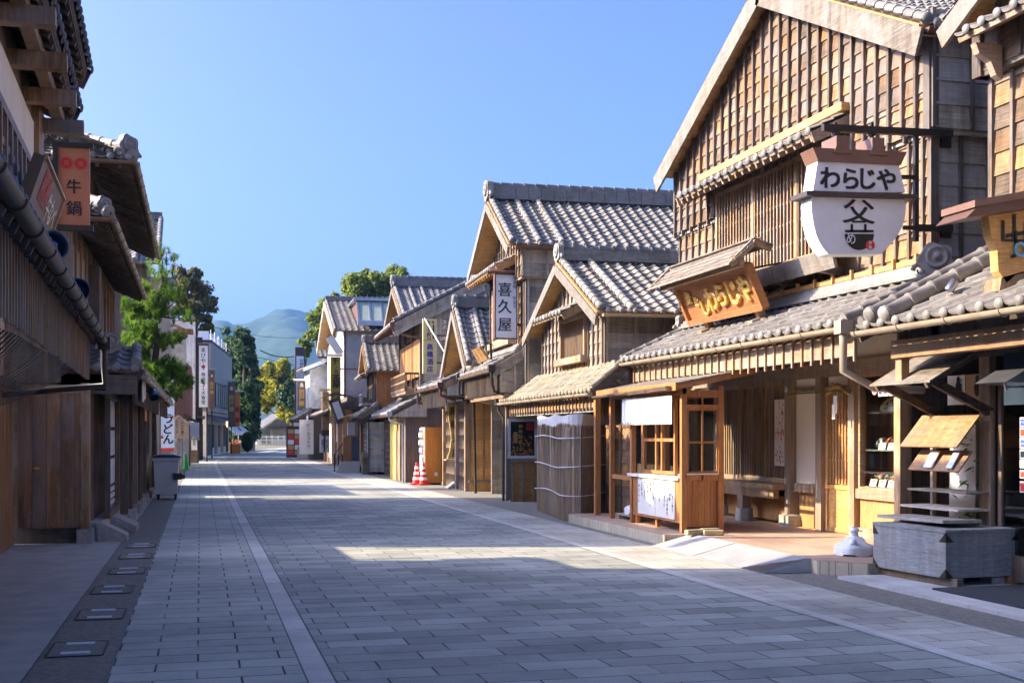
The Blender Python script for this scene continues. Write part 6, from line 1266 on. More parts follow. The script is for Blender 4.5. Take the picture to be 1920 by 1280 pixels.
lamp('big round blue glinting lamp below the tilted brown board', at_x(97, 462, -1.2), (.55, -.75, .2)); lamp('smaller round blue lamp farther along the black gutter', at_x(145, 545, -1.25), (.2, -1, .1))

# ---------------------------------------------------------------- left side: tiered house with hipped tile roofs
t = thing('tiered_house', 'dark timber house with three tiers of tiled eaves behind the left edge house', 'house', (-1.5, 19.0, 0)); L2 = t
def hip_roof(t, xe, ze, yn, yf, sl, run, mt, oni, gm):
    """street eave at xe from yn to yf, hipped at the near end yn"""
    rb = MB(); A, B, C = V((xe, yn, ze)), V((xe, yf, ze)), V((xe - run, yn, ze + sl * run))
    ca = math.sqrt(1 + sl * sl)
    tiles(rb, A, B, C, .28, .25, 0, PROF, inside=lambda u, v: (yf - yn) - u > v / ca - .1 if True else True)
    W2 = run + .3; A2, B2, C2 = V((xe - W2, yn, ze)), V((xe, yn, ze)), V((xe - W2, yn + run, ze + sl * run))
    tiles(rb, A2, B2, C2, .28, .25, 0, PROF, inside=lambda u, v: W2 - u > v / ca - .1)
    hA, hB = V((xe, yn, ze + .06)), V((xe - run, yn + run, ze + sl * run + .08)); roll(rb, hA, hB, .1, .3); roll(rb, hA + V((-.1, .1, .16)), hB + V((0, 0, .12)), .07, .3)
    D = V((xe - run, yf, ze + sl * run)); 
    rb.extr([A - EZ * .02, B - EZ * .02, D - EZ * .02, hB - EZ * .1], (0, 0, -.05), 1); rb.extr([A2 - EZ * .02, B2 - EZ * .02, hB - EZ * .1, C2 - EZ * .02], (0, 0, -.05), 1)
    rf = build(rb, 'roof', [M[mt], M['dark']], t); k = round((yf - yn) / .36); b = MB()
    for i in range(k): y = yn + .2 + i * .36; b.bar((xe - .03, y, ze - .1), (xe - 1., y, ze - .1 + sl), .06, .09)
    for i in range(int(W2 / .36)): x = xe - .2 - i * .36; b.bar((x, yn + .03, ze - .1), (x, yn + 1, ze - .1 + sl), .06, .09)
    build(b, 'rafter', [M['dark']], rf)
    if oni: b = MB(); onigawara(b, hA + V((-.12, .12, -.02)), (.7, -.7, 0), oni); build(b, 'ridge_end_tile', [M[mt]], rf)
    g = MB(); gutter(g, (xe + .06, yn - .04, ze - .04), (xe + .06, yf, ze - .04), .06); gutter(g, (xe - W2, yn - .06, ze - .04), (xe + .06, yn - .06, ze - .04), .06); build(g, 'gutter', [M[gm]], rf)
    return rf
hip_roof(t, -1.1, 6.22, 21.0, 32.2, .42, 2.6, 'tile', .42, 'copper')
hip_roof(t, -1.34, 4.95, 19.2, 30.2, .42, 1.1, 'tile', .3, 'copper')
b = MB(); boardwall(b, (-2.0, 18.95, 2.9), EY, EX, 11.5, 2.9, 4.95, 2.3, .9, [], 0, 1, .09, .05); b.box(-3.4, -2.08, 19.14, 30.4, 0, 5.0, 2); b.box(-2.06, -1.98, 19.8, 23.0, 3.6, 4.7, 3); b.box(-2.02, -1.85, 18.9, 19.1, 2.9, 4.9, 0); b.box(-1.98, -1.8, 23.4, 23.9, 2.9, 4.75, 0); b.box(-1.98, -1.82, 19.1, 23.4, 3.5, 3.58, 1)
for i in range(20): b.box(-1.86, -1.83, 19.2 + .2 * i, 19.24 + .2 * i, 3.1, 3.5, 1)
boardwall(b, (-3.4, 18.9, 2.4), EX, -EY, 1.4, 2.4, 4.9, 2.6, .6, [], 0, 1, .06, .03); build(b, 'middle_wall', [M['dark_v'], M['brown_v'], M['dark'], M['mid_v']], t)
b = MB(); boardwall(b, (-1.95, 21.7, 5.2), EY, EX, 10.8, 5.2, 6.4, 1.3, .3, [], 0, 1, .05, .04); boardwall(b, (-4.2, 21.7, 5.2), EX, -EY, 2.25, 5.2, 6.4, .25, .6, [], 0, 1, .05, .04); b.box(-4.2, -2.0, 21.8, 32.4, 4, 6.4, 2); build(b, 'upper_wall', [M['board'], M['dark_v'], M['dark']], t)
[pent(t, -.92, 2.62, -2.0, 3.12, q0, q1, 'tile_old', PROF, 'gutter_tan', .35, ('dark_v', 'dark_v'), 'dark', .25, .27, False, (.06, .5), .12, .14) for q0, q1 in ((20.2, 31.7), (33.5, 40))]
rb = MB(); A_ = (V((-2.6, 19.25, 2.62)), V((-.92, 19.25, 2.62)), V((-2.6, 20.35, 3.05))); tiles(rb, *A_, .28, .25); slab(rb, *A_, 0, .05, 1); roll(rb, (-.95, 19.3, 2.72), (-1.0, 20.3, 3.05), .08); onigawara(rb, (-1.35, 19.45, 2.9), (.3, -1, 0), .34); rb.box(-2.6, -.95, 19.3, 19.42, 2.25, 2.55, 1)
build(rb, 'corner_roof', [M['tile'], M['dark']], t)
b = MB(); b.box(-2.6, -1.62, 18.98, 19.06, .24, 2.3, 0)
for i in range(5): b.box(-2.6 + .2 * i, -2.405 + .2 * i, 18.955, 18.98, .26, 2.3, 0)
b.box(-1.72, -1.6, 18.93, 19.1, .14, 2.4, 1); b.box(-2.6, -1.6, 18.9, 19.3, 2.3, 2.37, 1); b.box(-2.6, -1.7, 19.1, 19.3, 0, .26, 2); b.box(-2.6, -1.64, 18.94, 18.99, 2.24, 2.32, 1); b.ball((-2.35, 18.94, 1.13), .06, .02, .02, 8, 3); b.box(-1.735, -1.725, 18.93, 18.95, 1.75, 1.95, 3); b.box(-1.735, -1.725, 18.93, 18.95, .35, .5, 3)
build(b, 'closet', [M['brown_v'], M['mid_v'], M['dark'], M['gold']], t)
b = MB(); b.extr([(-1.78, 18.9, 0), (-1.55, 18.9, 0), (-1.55, 19.14, 0), (-1.78, 19.14, 0)], (0, 0, .22)); build(b, 'post_footing', [M['stone']], t)
b = MB(); b.box(-3.4, -1.62, 19.3, 31.6, 0, 2.6, 0); b.box(-3.4, -1.62, 33.6, 40, 0, 2.6, 0); b.box(-1.62, -1.4, 19.3, 31.6, 2.3, 2.6, 1); b.box(-1.62, -1.4, 33.6, 40, 2.3, 2.6, 1); b.box(-1.62, -1.45, 19.3, 31.6, .0, .3, 2); b.box(-1.62, -1.55, 31.6, 33.6, 0, .9, 1)
build(b, 'ground_wall', [M['dark_v'], M['dark'], M['stone']], t)
for y0, nn_ in ((20.0, 2), (24.3, 2), (28.4, 2)):
    b = MB(); frame(b, (-1.42, y0, 0), EY, EX, 2.3 if y0 < 21 else 1.6, .3, 2.3, .1, .08); d_ = build(b, 'lattice_door', [M['dark_v']], t)
    b = MB()
    for i in range(6 if y0 < 21 else 4):
        for z0, z1 in ((.45, .52), (.56, .63), (.67, .74), (.8, 1.22), (1.28, 1.7), (1.76, 2.2)): b.box(-1.47, -1.45, y0 + .14 + .35 * i, y0 + .14 + .35 * i + .24, z0, z1)
    build(b, 'pane', [M['signblue'] if y0 < 21 else M['mid_v']], d_)
for y in (22.6, 24.2, 26.0, 27.2, 28.2, 30.2, 31.9, 33.5):
    x = -1.32 if y > 21 else -1.42; b = MB(); b.box(x - .07, x + .07, y - .07, y + .07, .18, 2.55, 0); build(b, 'post', [M['dark_v'] if y % 2 else M['mid_v']], t)
    b = MB(); b.extr([(x - .13, y - .13, 0), (x + .13, y - .13, 0), (x + .13, y + .13, 0), (x - .13, y + .13, 0)], (0, 0, .2)); build(b, 'post_footing', [M['stone']], t)
for i, (x0, y0) in enumerate(((-1.5, 19.25), (-1.45, 21.0))):
    b = MB(); b.extr([(x0, y0, 0), (x0 + .42, y0 - .05, 0), (x0 + .42, y0 - .05, .1), (x0 + .05, y0, .28), (x0 - .05, y0, .28)], (0, .5 + .4 * i, 0)); build(b, 'footing_block', [M['stone']], t)
p0, p1 = at_x(266, 700, -.95), at_x(277, 760, -.95); b = MB(); b.extr([(-.95, p0.y, p1.z), (-.95, p0.y + 1.0, p1.z + .1), (-.95, p0.y + 1.0, p0.z - .05), (-.95, p0.y, p0.z + .12)], (.02, 0, 0), 0)
vtext(b, '御食事処', (-.925, p0.y + .5, p0.z - .1), EY, EZ, .14, 1.05, m=1)
solo(b, 'hanging_plaque', [M['cream'], M['iron_brown']], 'pale hanging plaque with vertical writing under the eave of the tiered house', 'plaque', (-.95, p0.y + .5, p1.z))
p = at_x(273, 776, -1.1); b = MB(); b.box(-1.12, -1.1, p.y - .2, p.y + .6, p.z - .14, p.z + .14); solo(b, 'red_plate', [M['rust']], 'small red brown plate below the pale hanging plaque', 'plate', tuple(p))
b = MB(); p = at_x(287, 738, -.85); b.lathe(p, [(0, -.1), (.07, -.08), (.1, .1), (.08, .1)], 12, 0, ax=(.3, -.6, -.7)); b.bar(p, p + V((-.3, .1, .15)), .03, .03); solo(b, 'eave_lamp', [M['blueglass']], 'dark shaded lamp under the low gutter of the tiered house', 'lamp', tuple(p))
# beef pot sign
Y = 18.15; t, a, c = vsign('vertical_sign', 'tan sign with two red seals and black brush characters hung from the tiered house', 109, 279, 168, 421, Y, .1, 'rust', 'iron'); t['category'] = 'sign'
h_ = c.z - a.z; w_ = c.x - a.x; cx_ = (a.x + c.x) / 2; b = MB(); b.box(a.x - .08, c.x + .05, Y - .03, Y + .13, c.z, c.z + .07); b.box(a.x - .02, c.x + .05, Y - .03, Y + .13, a.z - .07, a.z); b.box(a.x - .07, a.x, Y - .03, Y + .13, a.z, c.z); b.bar((a.x, Y + .05, a.z + .3), (a.x - .5, Y + .05, a.z + .3), .05, .05); build(b, 'frame', [M['iron']], t)
b = MB()
for k, ch in ((-.23, '肉'), (.22, '捨')):
    q = V((cx_ + w_ * k, Y - .004, c.z - h_ * .2)); b.lathe(q, [(w_ * .2, 0), (w_ * .2, .004), (w_ * .18, .004)], 24, 0, ax=(0, -1, 0), sm=False); b.poly([q + V((math.cos(-x * .2618) * w_ * .165, .001, math.sin(-x * .2618) * w_ * .165)) for x in range(24)], 0); char(b, ch, q - EY * .004, EX, EZ, w_ * .2, 1, .01)
build(b, 'seal', [M['red'], M['rust']], t)
b = MB(); char(b, '牛', (cx_, Y - .005, a.z + h_ * .5), EX, EZ, w_ * .5, 0, .025); char(b, '鍋', (cx_, Y - .005, a.z + h_ * .22), EX, EZ, w_ * .52, 0, .02); build(b, 'lettering', [M['black']], t)
# wheeled bin
t = thing('wheeled_bin', 'grey four wheeled refuse bin with a dark blue lid on the left pavement edge', 'bin', (-.82, 31.4, 0)); x0, x1, y0, y1 = -1.14, -.5, 31.0, 31.95
b = MB(); b.add([(x0 + .06, y0 + .05, .14), (x1 - .06, y0 + .05, .14), (x1 - .06, y1 - .05, .14), (x0 + .06, y1 - .05, .14), (x0 + .02, y0, 1.0), (x1 - .02, y0, 1.0), (x1 - .02, y1, 1.0), (x0 + .02, y1, 1.0)], [(0, 1, 5, 4), (1, 2, 6, 5), (2, 3, 7, 6), (3, 0, 4, 7), (0, 3, 2, 1)], 0); b.box(x0 - .02, x1 + .02, y0 - .03, y1 + .03, .97, 1.04); o = build(b, 'body', [M['binbody']], t)
b = MB(); b.extr([(x0 - .02, y0 - .04, 1.045), (x0 - .02, y0 - .04, 1.08), (x0 + .15, y0 - .04, 1.12), (x1 - .15, y0 - .04, 1.12), (x1 + .03, y0 - .04, 1.08), (x1 + .03, y0 - .04, 1.045)], (0, y1 - y0 + .08, 0)); build(b, 'lid', [M['binlid']], t)
b = MB(); b.box(x1 - .15, x1 + .06, y0 - .05, y0 + .0, .5, .66); b.bar((x1, y0 + .1, .6), (x1 + .12, y0 + .2, .55), .05, .1); build(b, 'latch', [M['gutter_black']], t)
for x in (x0 + .12, x1 - .1):
    for y in (y0 + .12, y1 - .12):
        b = MB(); b.lathe((x - .02, y, .075), [(.0, -.002), (.075, 0), (.075, .045), (0, .047)], 14, 0, ax=(1, 0, 0), sm=False); wq = build(b, 'wheel', [M['black']], t); b = MB(); b.lathe((x - .028, y, .075), [(.035, 0), (0, -.004)], 10, 0, ax=(1, 0, 0)); b.bar((x, y, .08), (x, y + .0, .17), .04, .06, 0, EY); build(b, 'hub', [M['brownpaint']], wq)
# little signs farther along on the left
Y = 43.5; t, a, c = vsign('cloth_banner', 'white cloth banner with bold brush writing and red blossoms beyond the wheeled bin', 302, 745, 327, 846, Y, .02, 'signblue', 'iron', cat='banner'); w_ = c.x - a.x; letters(t, 'black', (('うどん', (a.x + c.x) / 2 + .02, c.z - .55, .38, .95, Y - .01),), .03); b = MB()
for x, z in ((.12, 1.3), (.08, .5), (.85, 1.2)): q = V((a.x + w_ * x, Y - .008, a.z + z)); b.poly([q + V((math.cos(-i * .7) * .07 * (1 if i % 2 else .6), 0, math.sin(-i * .7) * .07 * (1 if i % 2 else .6))) for i in range(9)])
b.box(a.x, c.x, Y - .008, Y - .004, a.z, a.z + .12); build(b, 'blossom', [M['redink']], t); b = MB(); b.tube([(a.x - .04, Y, .0), (a.x - .04, Y, c.z + .1)], .02, 6); b.tube([(a.x - .04, Y, c.z + .05), (c.x, Y, c.z + .05)], .015, 6); build(b, 'pole', [M['iron']], t)
Y = 46; a, c = at_y(316, 821, Y), at_y(354, 781, Y); m_ = (a.x + c.x) / 2; t = thing('direction_sign', 'house shaped wooden sign with black brush writing standing on a pale post', 'sign', (m_, Y, 0)); zs = at_y(330, 796, Y).z
b = MB(); b.extr([(a.x, Y, a.z), (c.x, Y, a.z), (c.x, Y, zs), (m_, Y, c.z), (a.x, Y, zs)], (0, .06, 0)); build(b, 'board', [M['honey'] if 0 else plain('pale_brown_board', (.42, .28, .17), (.36, .23, .13), .7, scale=6)], t)
b = MB(); b.bar((a.x - .08, Y - .02, zs - .02), (m_, Y - .02, c.z + .05), .1, .04); b.bar((c.x + .08, Y - .02, zs - .02), (m_, Y - .02, c.z + .05), .1, .04); build(b, 'roof', [M['board_grey']], t); b = MB(); b.box(m_ - .06, m_ + .06, Y + .06, Y + .16, 0, c.z - .1); b.box(m_ + .1, m_ + .15, Y + .06, Y + .12, 0, a.z); build(b, 'post', [M['pale']], t)
letters(t, 'black', (('おかげ横丁', m_ + .13, c.z - .16, .115, 1.0, Y - .005), ('のみどころ', m_ - .06, c.z - .12, .1, 1.0, Y - .005)), .02)
b = MB(); b.bar((m_ - .28, Y - .006, a.z + .1), (m_ - .28, Y - .006, a.z + .4), .02, .004, 0, EX); b.bar((m_ - .28, Y - .006, a.z + .1), (m_ - .1, Y - .006, a.z + .14), .004, .02); build(b, 'red_mark', [M['redink']], t)
c = ground(360, 868); t = thing('lantern_sign', 'white lantern sign with black writing on a dark base under a grey cap', 'sign', tuple(c)); b = MB(); b.extr([c + V((-.38, 0, 0)), c + V((.38, 0, 0)), c + V((.32, 0, .72)), c + V((-.32, 0, .72))], (0, .5, 0)); build(b, 'base', [M['dark']], t)
b = MB(); b.box(c.x - .28, c.x + .28, c.y + .02, c.y + .48, .72, 1.28); build(b, 'lamp_box', [M['signwhite']], t); letters(t, 'black', (('うどん', c.x - .1, 1.25, .17, .95, c.y + .01), ('伊勢', c.x + .12, 1.26, .14, 1, c.y + .01)), .02)
b = MB(); b.extr([c + V((-.42, -.1, 1.28)), c + V((.42, -.1, 1.28)), c + V((.38, -.1, 1.5)), c + V((-.38, -.1, 1.5))], (0, .7, 0)); build(b, 'cap', [M['grey_metal']], t)
c = ground(374, 855); b = MB(); b.lathe(c, [(.16, 0), (.14, .5), (.2, .55), (.2, .8), (.15, .85), (.2, .9), (.2, 1.15), (.1, 1.25), (0, 1.25)], 12); solo(b, 'street_bollard', [M['steel']], 'steel bollard lamp beside the lantern sign on the left kerb', 'bollard', tuple(c))

# ---------------------------------------------------------------- farther buildings on the left
t = thing('tile_roof_house', 'house with blue grey tiled roof slope rising behind the tiered house', 'house', (-2, 47, 0)); rb = MB(); A_ = (V((-5, 46, 7.9)), V((-1.45, 46, 7.9)), V((-5, 49.6, 10.1))); tiles(rb, *A_, .3, .27, 0, PROF); slab(rb, *A_, 0, .05, 1); roll(rb, (-1.5, 46, 8.0), (-1.5, 49.6, 10.2), .1); roll(rb, (-2.3, 46, 8.0), (-2.3, 49.6, 10.2), .1); build(rb, 'roof', [M['tile_blue'], M['dark']], t)
b = MB(); b.box(-5, -1.9, 46.4, 49.6, 0, 8.0); build(b, 'wall', [M['dark_v']], t); b = MB(); ridge(b, (-5, 49.6, 10.1), (-1.45, 49.6, 10.1), 4); build(b, 'ridge', [M['tile_blue']], t)
t = thing('beige_tower', 'narrow beige concrete stair tower with a railing on top behind the pine', 'tower', (-1.6, 50, 0)); b = MB(); b.box(-4, -1.15, 50, 56, 0, 7.7, 0); b.box(-4.1, -1.0, 49.9, 56, 7.7, 7.9, 1); build(b, 'wall', [M['plaster'], M['greywall']], t)
b = MB()
for x in (-1.9, -1.6, -1.3, -1.02): b.bar((x, 50, 7.9), (x, 50, 8.85), .04, .04)
b.bar((-2.2, 50, 8.85), (-1.0, 50, 8.85), .05, .05); b.bar((-1.02, 50, 8.85), (-1.02, 55, 8.85), .05, .05); b.bar((-2.2, 50, 8.4), (-1.0, 50, 8.4), .03, .03); build(b, 'railing', [M['cream']], t)
t = thing('louvred_shop', 'shop with terracotta louvred upper front and pale ground wall farther along on the left', 'shop', (-.5, 57, 0)); b = MB(); b.box(-6, -.62, 57, 68, 0, 6.3, 0); b.box(-.62, -.5, 57, 68, 0, 2.2, 1); build(b, 'wall', [M['whitedirty'], M['plaster']], t)
b = MB(); b.box(-3, -.42, 56.9, 67, 2.3, 4.75, 0)
for i in range(16): b.box(-.42, -.37, 57 + .62 * i, 57.5 + .62 * i, 2.35, 4.7, 0); b.box(-.72 - .12 * i, -.66 - .12 * i, 56.86, 56.9, 2.35, 4.7, 0)
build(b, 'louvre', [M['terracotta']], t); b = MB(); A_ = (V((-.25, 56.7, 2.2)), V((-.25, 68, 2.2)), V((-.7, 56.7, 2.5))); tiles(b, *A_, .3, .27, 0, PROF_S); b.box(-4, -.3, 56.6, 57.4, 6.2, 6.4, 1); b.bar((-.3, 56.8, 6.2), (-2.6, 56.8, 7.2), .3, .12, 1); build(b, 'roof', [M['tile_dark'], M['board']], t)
for i in range(4): b = MB(); b.box(-.5, -.46, 58 + 2.4 * i, 59.6 + 2.4 * i, .1, 2.1); build(b, 'door', [M['dark_v']], t)
b = MB(); p = at_y(352, 800, 56); b.box(p.x + .1, p.x + .5, 56, 56.3, p.z - .45, p.z + .2); solo(b, 'box_sign', [M['signwhite']], 'small white box sign hung under the terracotta louvres', 'sign', tuple(p))
t = thing('tiled_tower', 'pale tile clad building with a narrow end wall beyond the louvred shop', 'building', (-.6, 74, 0)); b = MB(); b.box(-5, -.28, 74, 82, 0, 8.3, 0); b.box(-.28, .12, 77, 86, 0, 6.9, 1); b.box(-.3, .15, 76.9, 77.1, 0, 7.6, 2); b.box(-.3, .15, 77, 86, 6.2, 6.3, 2); b.box(-.3, .15, 77, 86, 7.5, 7.6, 2); b.box(.1, .15, 81, 81.1, 6.9, 7.6, 2); build(b, 'wall', [M['beigetile'], M['plaster'], M['iron']], t)
b = MB(); b.box(-.2, .3, 75, 86, 2.6, 2.7, 0); b.box(.12, .18, 78, 80, .1, 2.2, 1); b.box(.12, .18, 81, 85, .8, 2.2, 1); build(b, 'shopfront', [M['tile_dark'], M['dark']], t)
Y = 71; t, a, c = vsign('vertical_sign', 'tall white sign with black and red vertical writing far along the left side', 373, 648, 389.5, 763, Y, .18, 'signwhite', 'iron', capm='iron', capw=.06, framew=.03); w_ = c.x - a.x; m_ = (a.x + c.x) / 2; h_ = c.z - a.z
letters(t, 'black', (('ゑびや', m_, c.z - .1, w_ * .62, 1.0, Y - .01), ('商店', m_, c.z - h_ * .43, w_ * .5, 1.05, Y - .01), ('大食堂', m_, c.z - h_ * .73, w_ * .52, 1.05, Y - .01)), .02); b = MB(); q = V((m_, Y - .01, c.z - h_ * .345)); b.poly([q + V((math.cos(-i * .5236) * .13 * (1 if i % 2 else .85), 0, math.sin(-i * .5236) * .1)) for i in range(12)]); b.box(m_ - .02, m_ + .02, Y - .01, Y - .005, q.z - .2, q.z + .17); q2 = c.z - h_ * .68; b.box(m_ - .1, m_ + .1, Y - .01, Y - .005, q2 + .08, q2 + .11); b.box(m_ - .02, m_ + .02, Y - .01, Y - .005, q2 - .1, q2 + .1); b.box(m_ - .09, m_ + .09, Y - .01, Y - .005, q2 - .13, q2 - .1); build(b, 'red_mark', [M['redink']], t)
b = MB(); b.box(c.x - .08, c.x, Y + .2, Y + .3, 0, c.z); build(b, 'post', [M['iron']], t)
t = thing('clad_building', 'grey metal clad three storey building with a glazed corner window where the street bends', 'building', (.73, 87.6, 0), 6); b = MB(); b.box(-6, .73, 87.6, 106, 3.4, 8.1, 0); b.box(-6, .45, 87.7, 106, 0, 3.4, 1); b.box(-6, .8, 87.5, 106.1, 8.1, 8.25, 2); b.box(-6, .78, 87.55, 106.05, 3.2, 3.45, 0)
build(b, 'wall', [M['grey_metal'], M['plaster'], M['iron']], t)
b = MB()
for i in range(7): b.box(.72, .76, 91 + 1.9 * i, 92.7 + 1.9 * i, 3.7, 5.3, 0)
for i in range(8): b.box(.72, .8, 90.8 + 1.9 * i, 90.98 + 1.9 * i, 3.6, 5.4, 1)
b.box(.72, .8, 90.8, 104.4, 5.3, 5.4, 1); b.box(.72, .8, 90.8, 104.4, 3.6, 3.7, 1); build(b, 'window', [M['glass_green'], M['iron']], t)
b = MB(); b.extr([(.45, 88, 3.0), (1.3, 88, 2.6), (1.3, 88, 2.54), (.45, 88, 2.9)], (0, 17, 0)); build(b, 'canopy', [M['tile_dark']], t)
for i in range(7): b = MB(); b.box(.45, .5, 88.4 + 2.5 * i, 90.2 + 2.5 * i, .1 + .5 * (i % 2), 2.3); build(b, 'shop_opening', [M[('dark', 'inside', 'redwood', 'dark', 'honey_v', 'dark', 'inside')[i]]], t)
b = MB()
for y in (88.2, 91, 94, 97, 101): b.box(-.2, .5, y, y + .5, 8.25, 8.25 + R.uniform(.6, 1.1)); b.tube([(.6, y + .8, 8.2), (.6, y + .8, 9.1)], .03, 5)
b.tube([(.75, 88, 8.6), (.75, 105, 8.6)], .02, 5); build(b, 'roof_equipment', [M['plastic_w']], t)
for i, (x0, y0, x1, y1, Y) in enumerate(((392, 694, 402.5, 767, 80), (427, 716, 441, 800, 98))):
    t, a, c = vsign('bell_sign', ['dark brown sign with white bell and gold characters next to the tall white sign', 'dark brown bell sign with gold characters at the far corner of the grey clad building'][i], x0, y0, x1, y1, Y, .2, 'brownpaint', 'dark', capm='glass_green', capw=.12); t['group'] = 'bell signs of the bend'; w_ = c.x - a.x; m_ = (a.x + c.x) / 2; h_ = c.z - a.z
    letters(t, 'gold', (('岩戸屋', m_, c.z - h_ * .28, w_ * .7, 1.15, Y - .01),), .03); b = MB(); p = V((m_, Y - .012, c.z - h_ * .14)); b.poly([p + V((x * w_ * .22, 0, z * w_ * .3)) for x, z in ((-1, -.8), (1, -.8), (.7, -.4), (.6, .5), (0, 1), (-.6, .5), (-.7, -.4))]); build(b, 'bell_mark', [M['cream']], t); b = MB(); b.bar((a.x, Y + .1, c.z - .3), (a.x - .6, Y + .3, c.z - .3), .06, .06); b.box(m_ - .04, m_ + .04, Y + .22, Y + .3, 0, a.z); build(b, 'arm', [M['iron']], t)
Y = 103; t, a, c = vsign('orange_banner', 'orange vertical sign with red marks under a small pale roof at the bend', 440, 735, 449.5, 800, Y, .25, 'orange', 'dark', capm='cream', capw=.3); b = MB()
for z in (.2, .5): q = V(((a.x + c.x) / 2, Y - .01, a.z + (c.z - a.z) * z)); b.poly([q + V((math.cos(-i * .6) * .17, 0, math.sin(-i * .6) * .25)) for i in range(10)])
build(b, 'red_mark', [M['red']], t)
t = thing('awning_stall', 'market stall under a blue and white striped awning at the bend of the street', 'stall', tuple(ground(455, 846))); p = ground(437, 848); q = ground(470, 844); b = MB(); k = 18
for i in range(k):
    a, c = p.lerp(q, i / k), p.lerp(q, (i + 1) / k); b.extr([a + V((0, 0, 1.75)), c + V((0, 0, 1.75)), c + V((-1.2, 1.5, 2.75)), a + V((-1.2, 1.5, 2.75))], (0, 0, .04), i % 2); b.extr([a + V((0, 0, 1.75)), c + V((0, 0, 1.75)), c + V((0, 0, 1.5)), a + V((0, 0, 1.5))], (0, .02, 0), i % 2)
build(b, 'awning', [M['visa'] if 0 else M['glass_green'], M['white']], t); b = MB(); b.bar(p + V((0, .6, .4)), q + V((0, .6, .4)), .9, .8); build(b, 'table', [M['honey']], t); b = MB()
for i in range(12): c = p.lerp(q, (i + .5) / 12); b.box(c.x - .12, c.x + .12, c.y + .3, c.y + .6, .8, .9 + .2 * R.random(), R.randrange(3))
build(b, 'goods', [M['orange'], M['paper'], M['signblue']], t)
for f in (0, 1): c = p.lerp(q, f); b = MB(); b.bar(c + V((0, .05, 0)), c + V((0, .05, 1.75)), .06, .06, 0, EX); build(b, 'post', [M['steel']], t)
c = ground(441, 850); b = MB(); b.box(c.x - .4, c.x + .4, c.y, c.y + .5, 0, .75); solo(b, 'orange_crate', [M['orange']], 'orange box standing before the striped awning stall', 'box', tuple(c))
c = ground(447, 846); t = thing('traffic_sign', 'round blue traffic sign on a thin grey pole at the bend', 'road sign', tuple(c)); b = MB(); b.tube([c, c + EZ * 2.7], .04, 6); build(b, 'pole', [M['steel']], t)
for z, m_ in ((2.5, 'greywall'), (1.9, 'visa')): b = MB(); b.lathe(c + V((0, -.05, z)), [(.26, 0), (.26, .02), (0, .02)], 16, ax=(0, -1, 0), sm=False); build(b, 'disc', [M[m_]], t)
b = MB(); p = at_d(425, 795, 101); b.lathe(p, [(0, .25), (.16, .2), (.18, 0), (.16, -.2), (0, -.25)], 12); solo(b, 'paper_lantern', [M['amber']], 'glowing amber paper lantern under the canopy of the grey clad building', 'lantern', tuple(p))

# ---------------------------------------------------------------- end of the street
D = 172
def far(px, py, d=D): return at_d(px, py, d)
def fbox(mb, x0, x1, y0, y1, d, dep, m=0):
    a, b_, c = far(x0, y1, d), far(x1, y1, d), far(x0, y0, d); f = V((ST, CT, 0)) * dep
    mb.extr([a, b_, V((b_.x, b_.y, c.z)), V((a.x, a.y, c.z))], f, m)
t = thing('low_hall', 'low wide hall with a broad brown grey roof closing the end of the street', 'hall', tuple(V((far(515, 833).x, far(515, 833).y, 0))))
b = MB(); fbox(b, 482, 640, 800, 836, D, 10, 0); fbox(b, 487, 506, 806, 830, D - .2, .3, 1); fbox(b, 511, 560, 806, 822, D - .2, .3, 2); fbox(b, 476, 483, 793, 836, D + 1, 3, 3); build(b, 'wall', [M['plaster'], M['glass_dark'], M['board_grey'], M['white']], t)
b = MB(); f = V((ST, CT, 0)); A, B = far(474, 802) - f * 1.5, far(660, 802) - f * 1.5; C, Dd = far(489, 774) + f * 8, far(660, 774) + f * 8
b.extr([A, B, Dd, C], (0, 0, -.3), 0); b.extr([far(498, 801) - f * 2.5, far(535, 776) - f * 2, far(600, 801) - f * 2.5], f * 9, 0); b.extr([far(506, 800) - f * 2.8, far(535, 780) - f * 2.8, far(580, 800) - f * 2.8], f * .4, 1); build(b, 'roof', [M['tile_old'], M['dark']], t)
t = thing('park_fence', 'pale post and rail fence along the end of the street', 'fence', tuple(V((far(515, 833, 160).x, far(515, 833, 160).y, 0)))); b = MB(); zb = 0
for i in range(12): p = far(478 + 11 * i, 812, 158); b.bar((p.x, p.y, 0), (p.x, p.y, 1.35), .16, .16, 0, EX)
build(b, 'post', [M['cream']], t); b = MB()
for z in (.75, 1.2): p, q = far(478, 812, 158), far(600, 812, 158); b.bar((p.x, p.y, z), (q.x, q.y, z), .08, .14)
build(b, 'rail', [M['cream']], t)
for i, (x0, y0, d0, x1, y1, d1) in enumerate(((396, 612, 100, 555, 633, 130), (436, 655, 100, 602, 690, 130), (487, 656, 115, 551, 668, 118), (436, 678, 100, 552, 700, 125))):
    b = MB(); p, q = at_d(x0, y0, d0), at_d(x1, y1, d1); b.tube([p.lerp(q, k / 12) - EZ * (1.2 * (k / 12) * (1 - k / 12)) for k in range(13)], .03 if i != 2 else .06, 4)
    solo(b, 'overhead_wire', [M['black']], ['topmost thin overhead wire crossing the sky before the mountain', 'overhead wire sagging from the grey clad building across the street', 'thick dark overhead cable in front of the mountain', 'lowest thin overhead wire crossing before the trees'][i], 'wire', tuple(p), group='overhead wires')

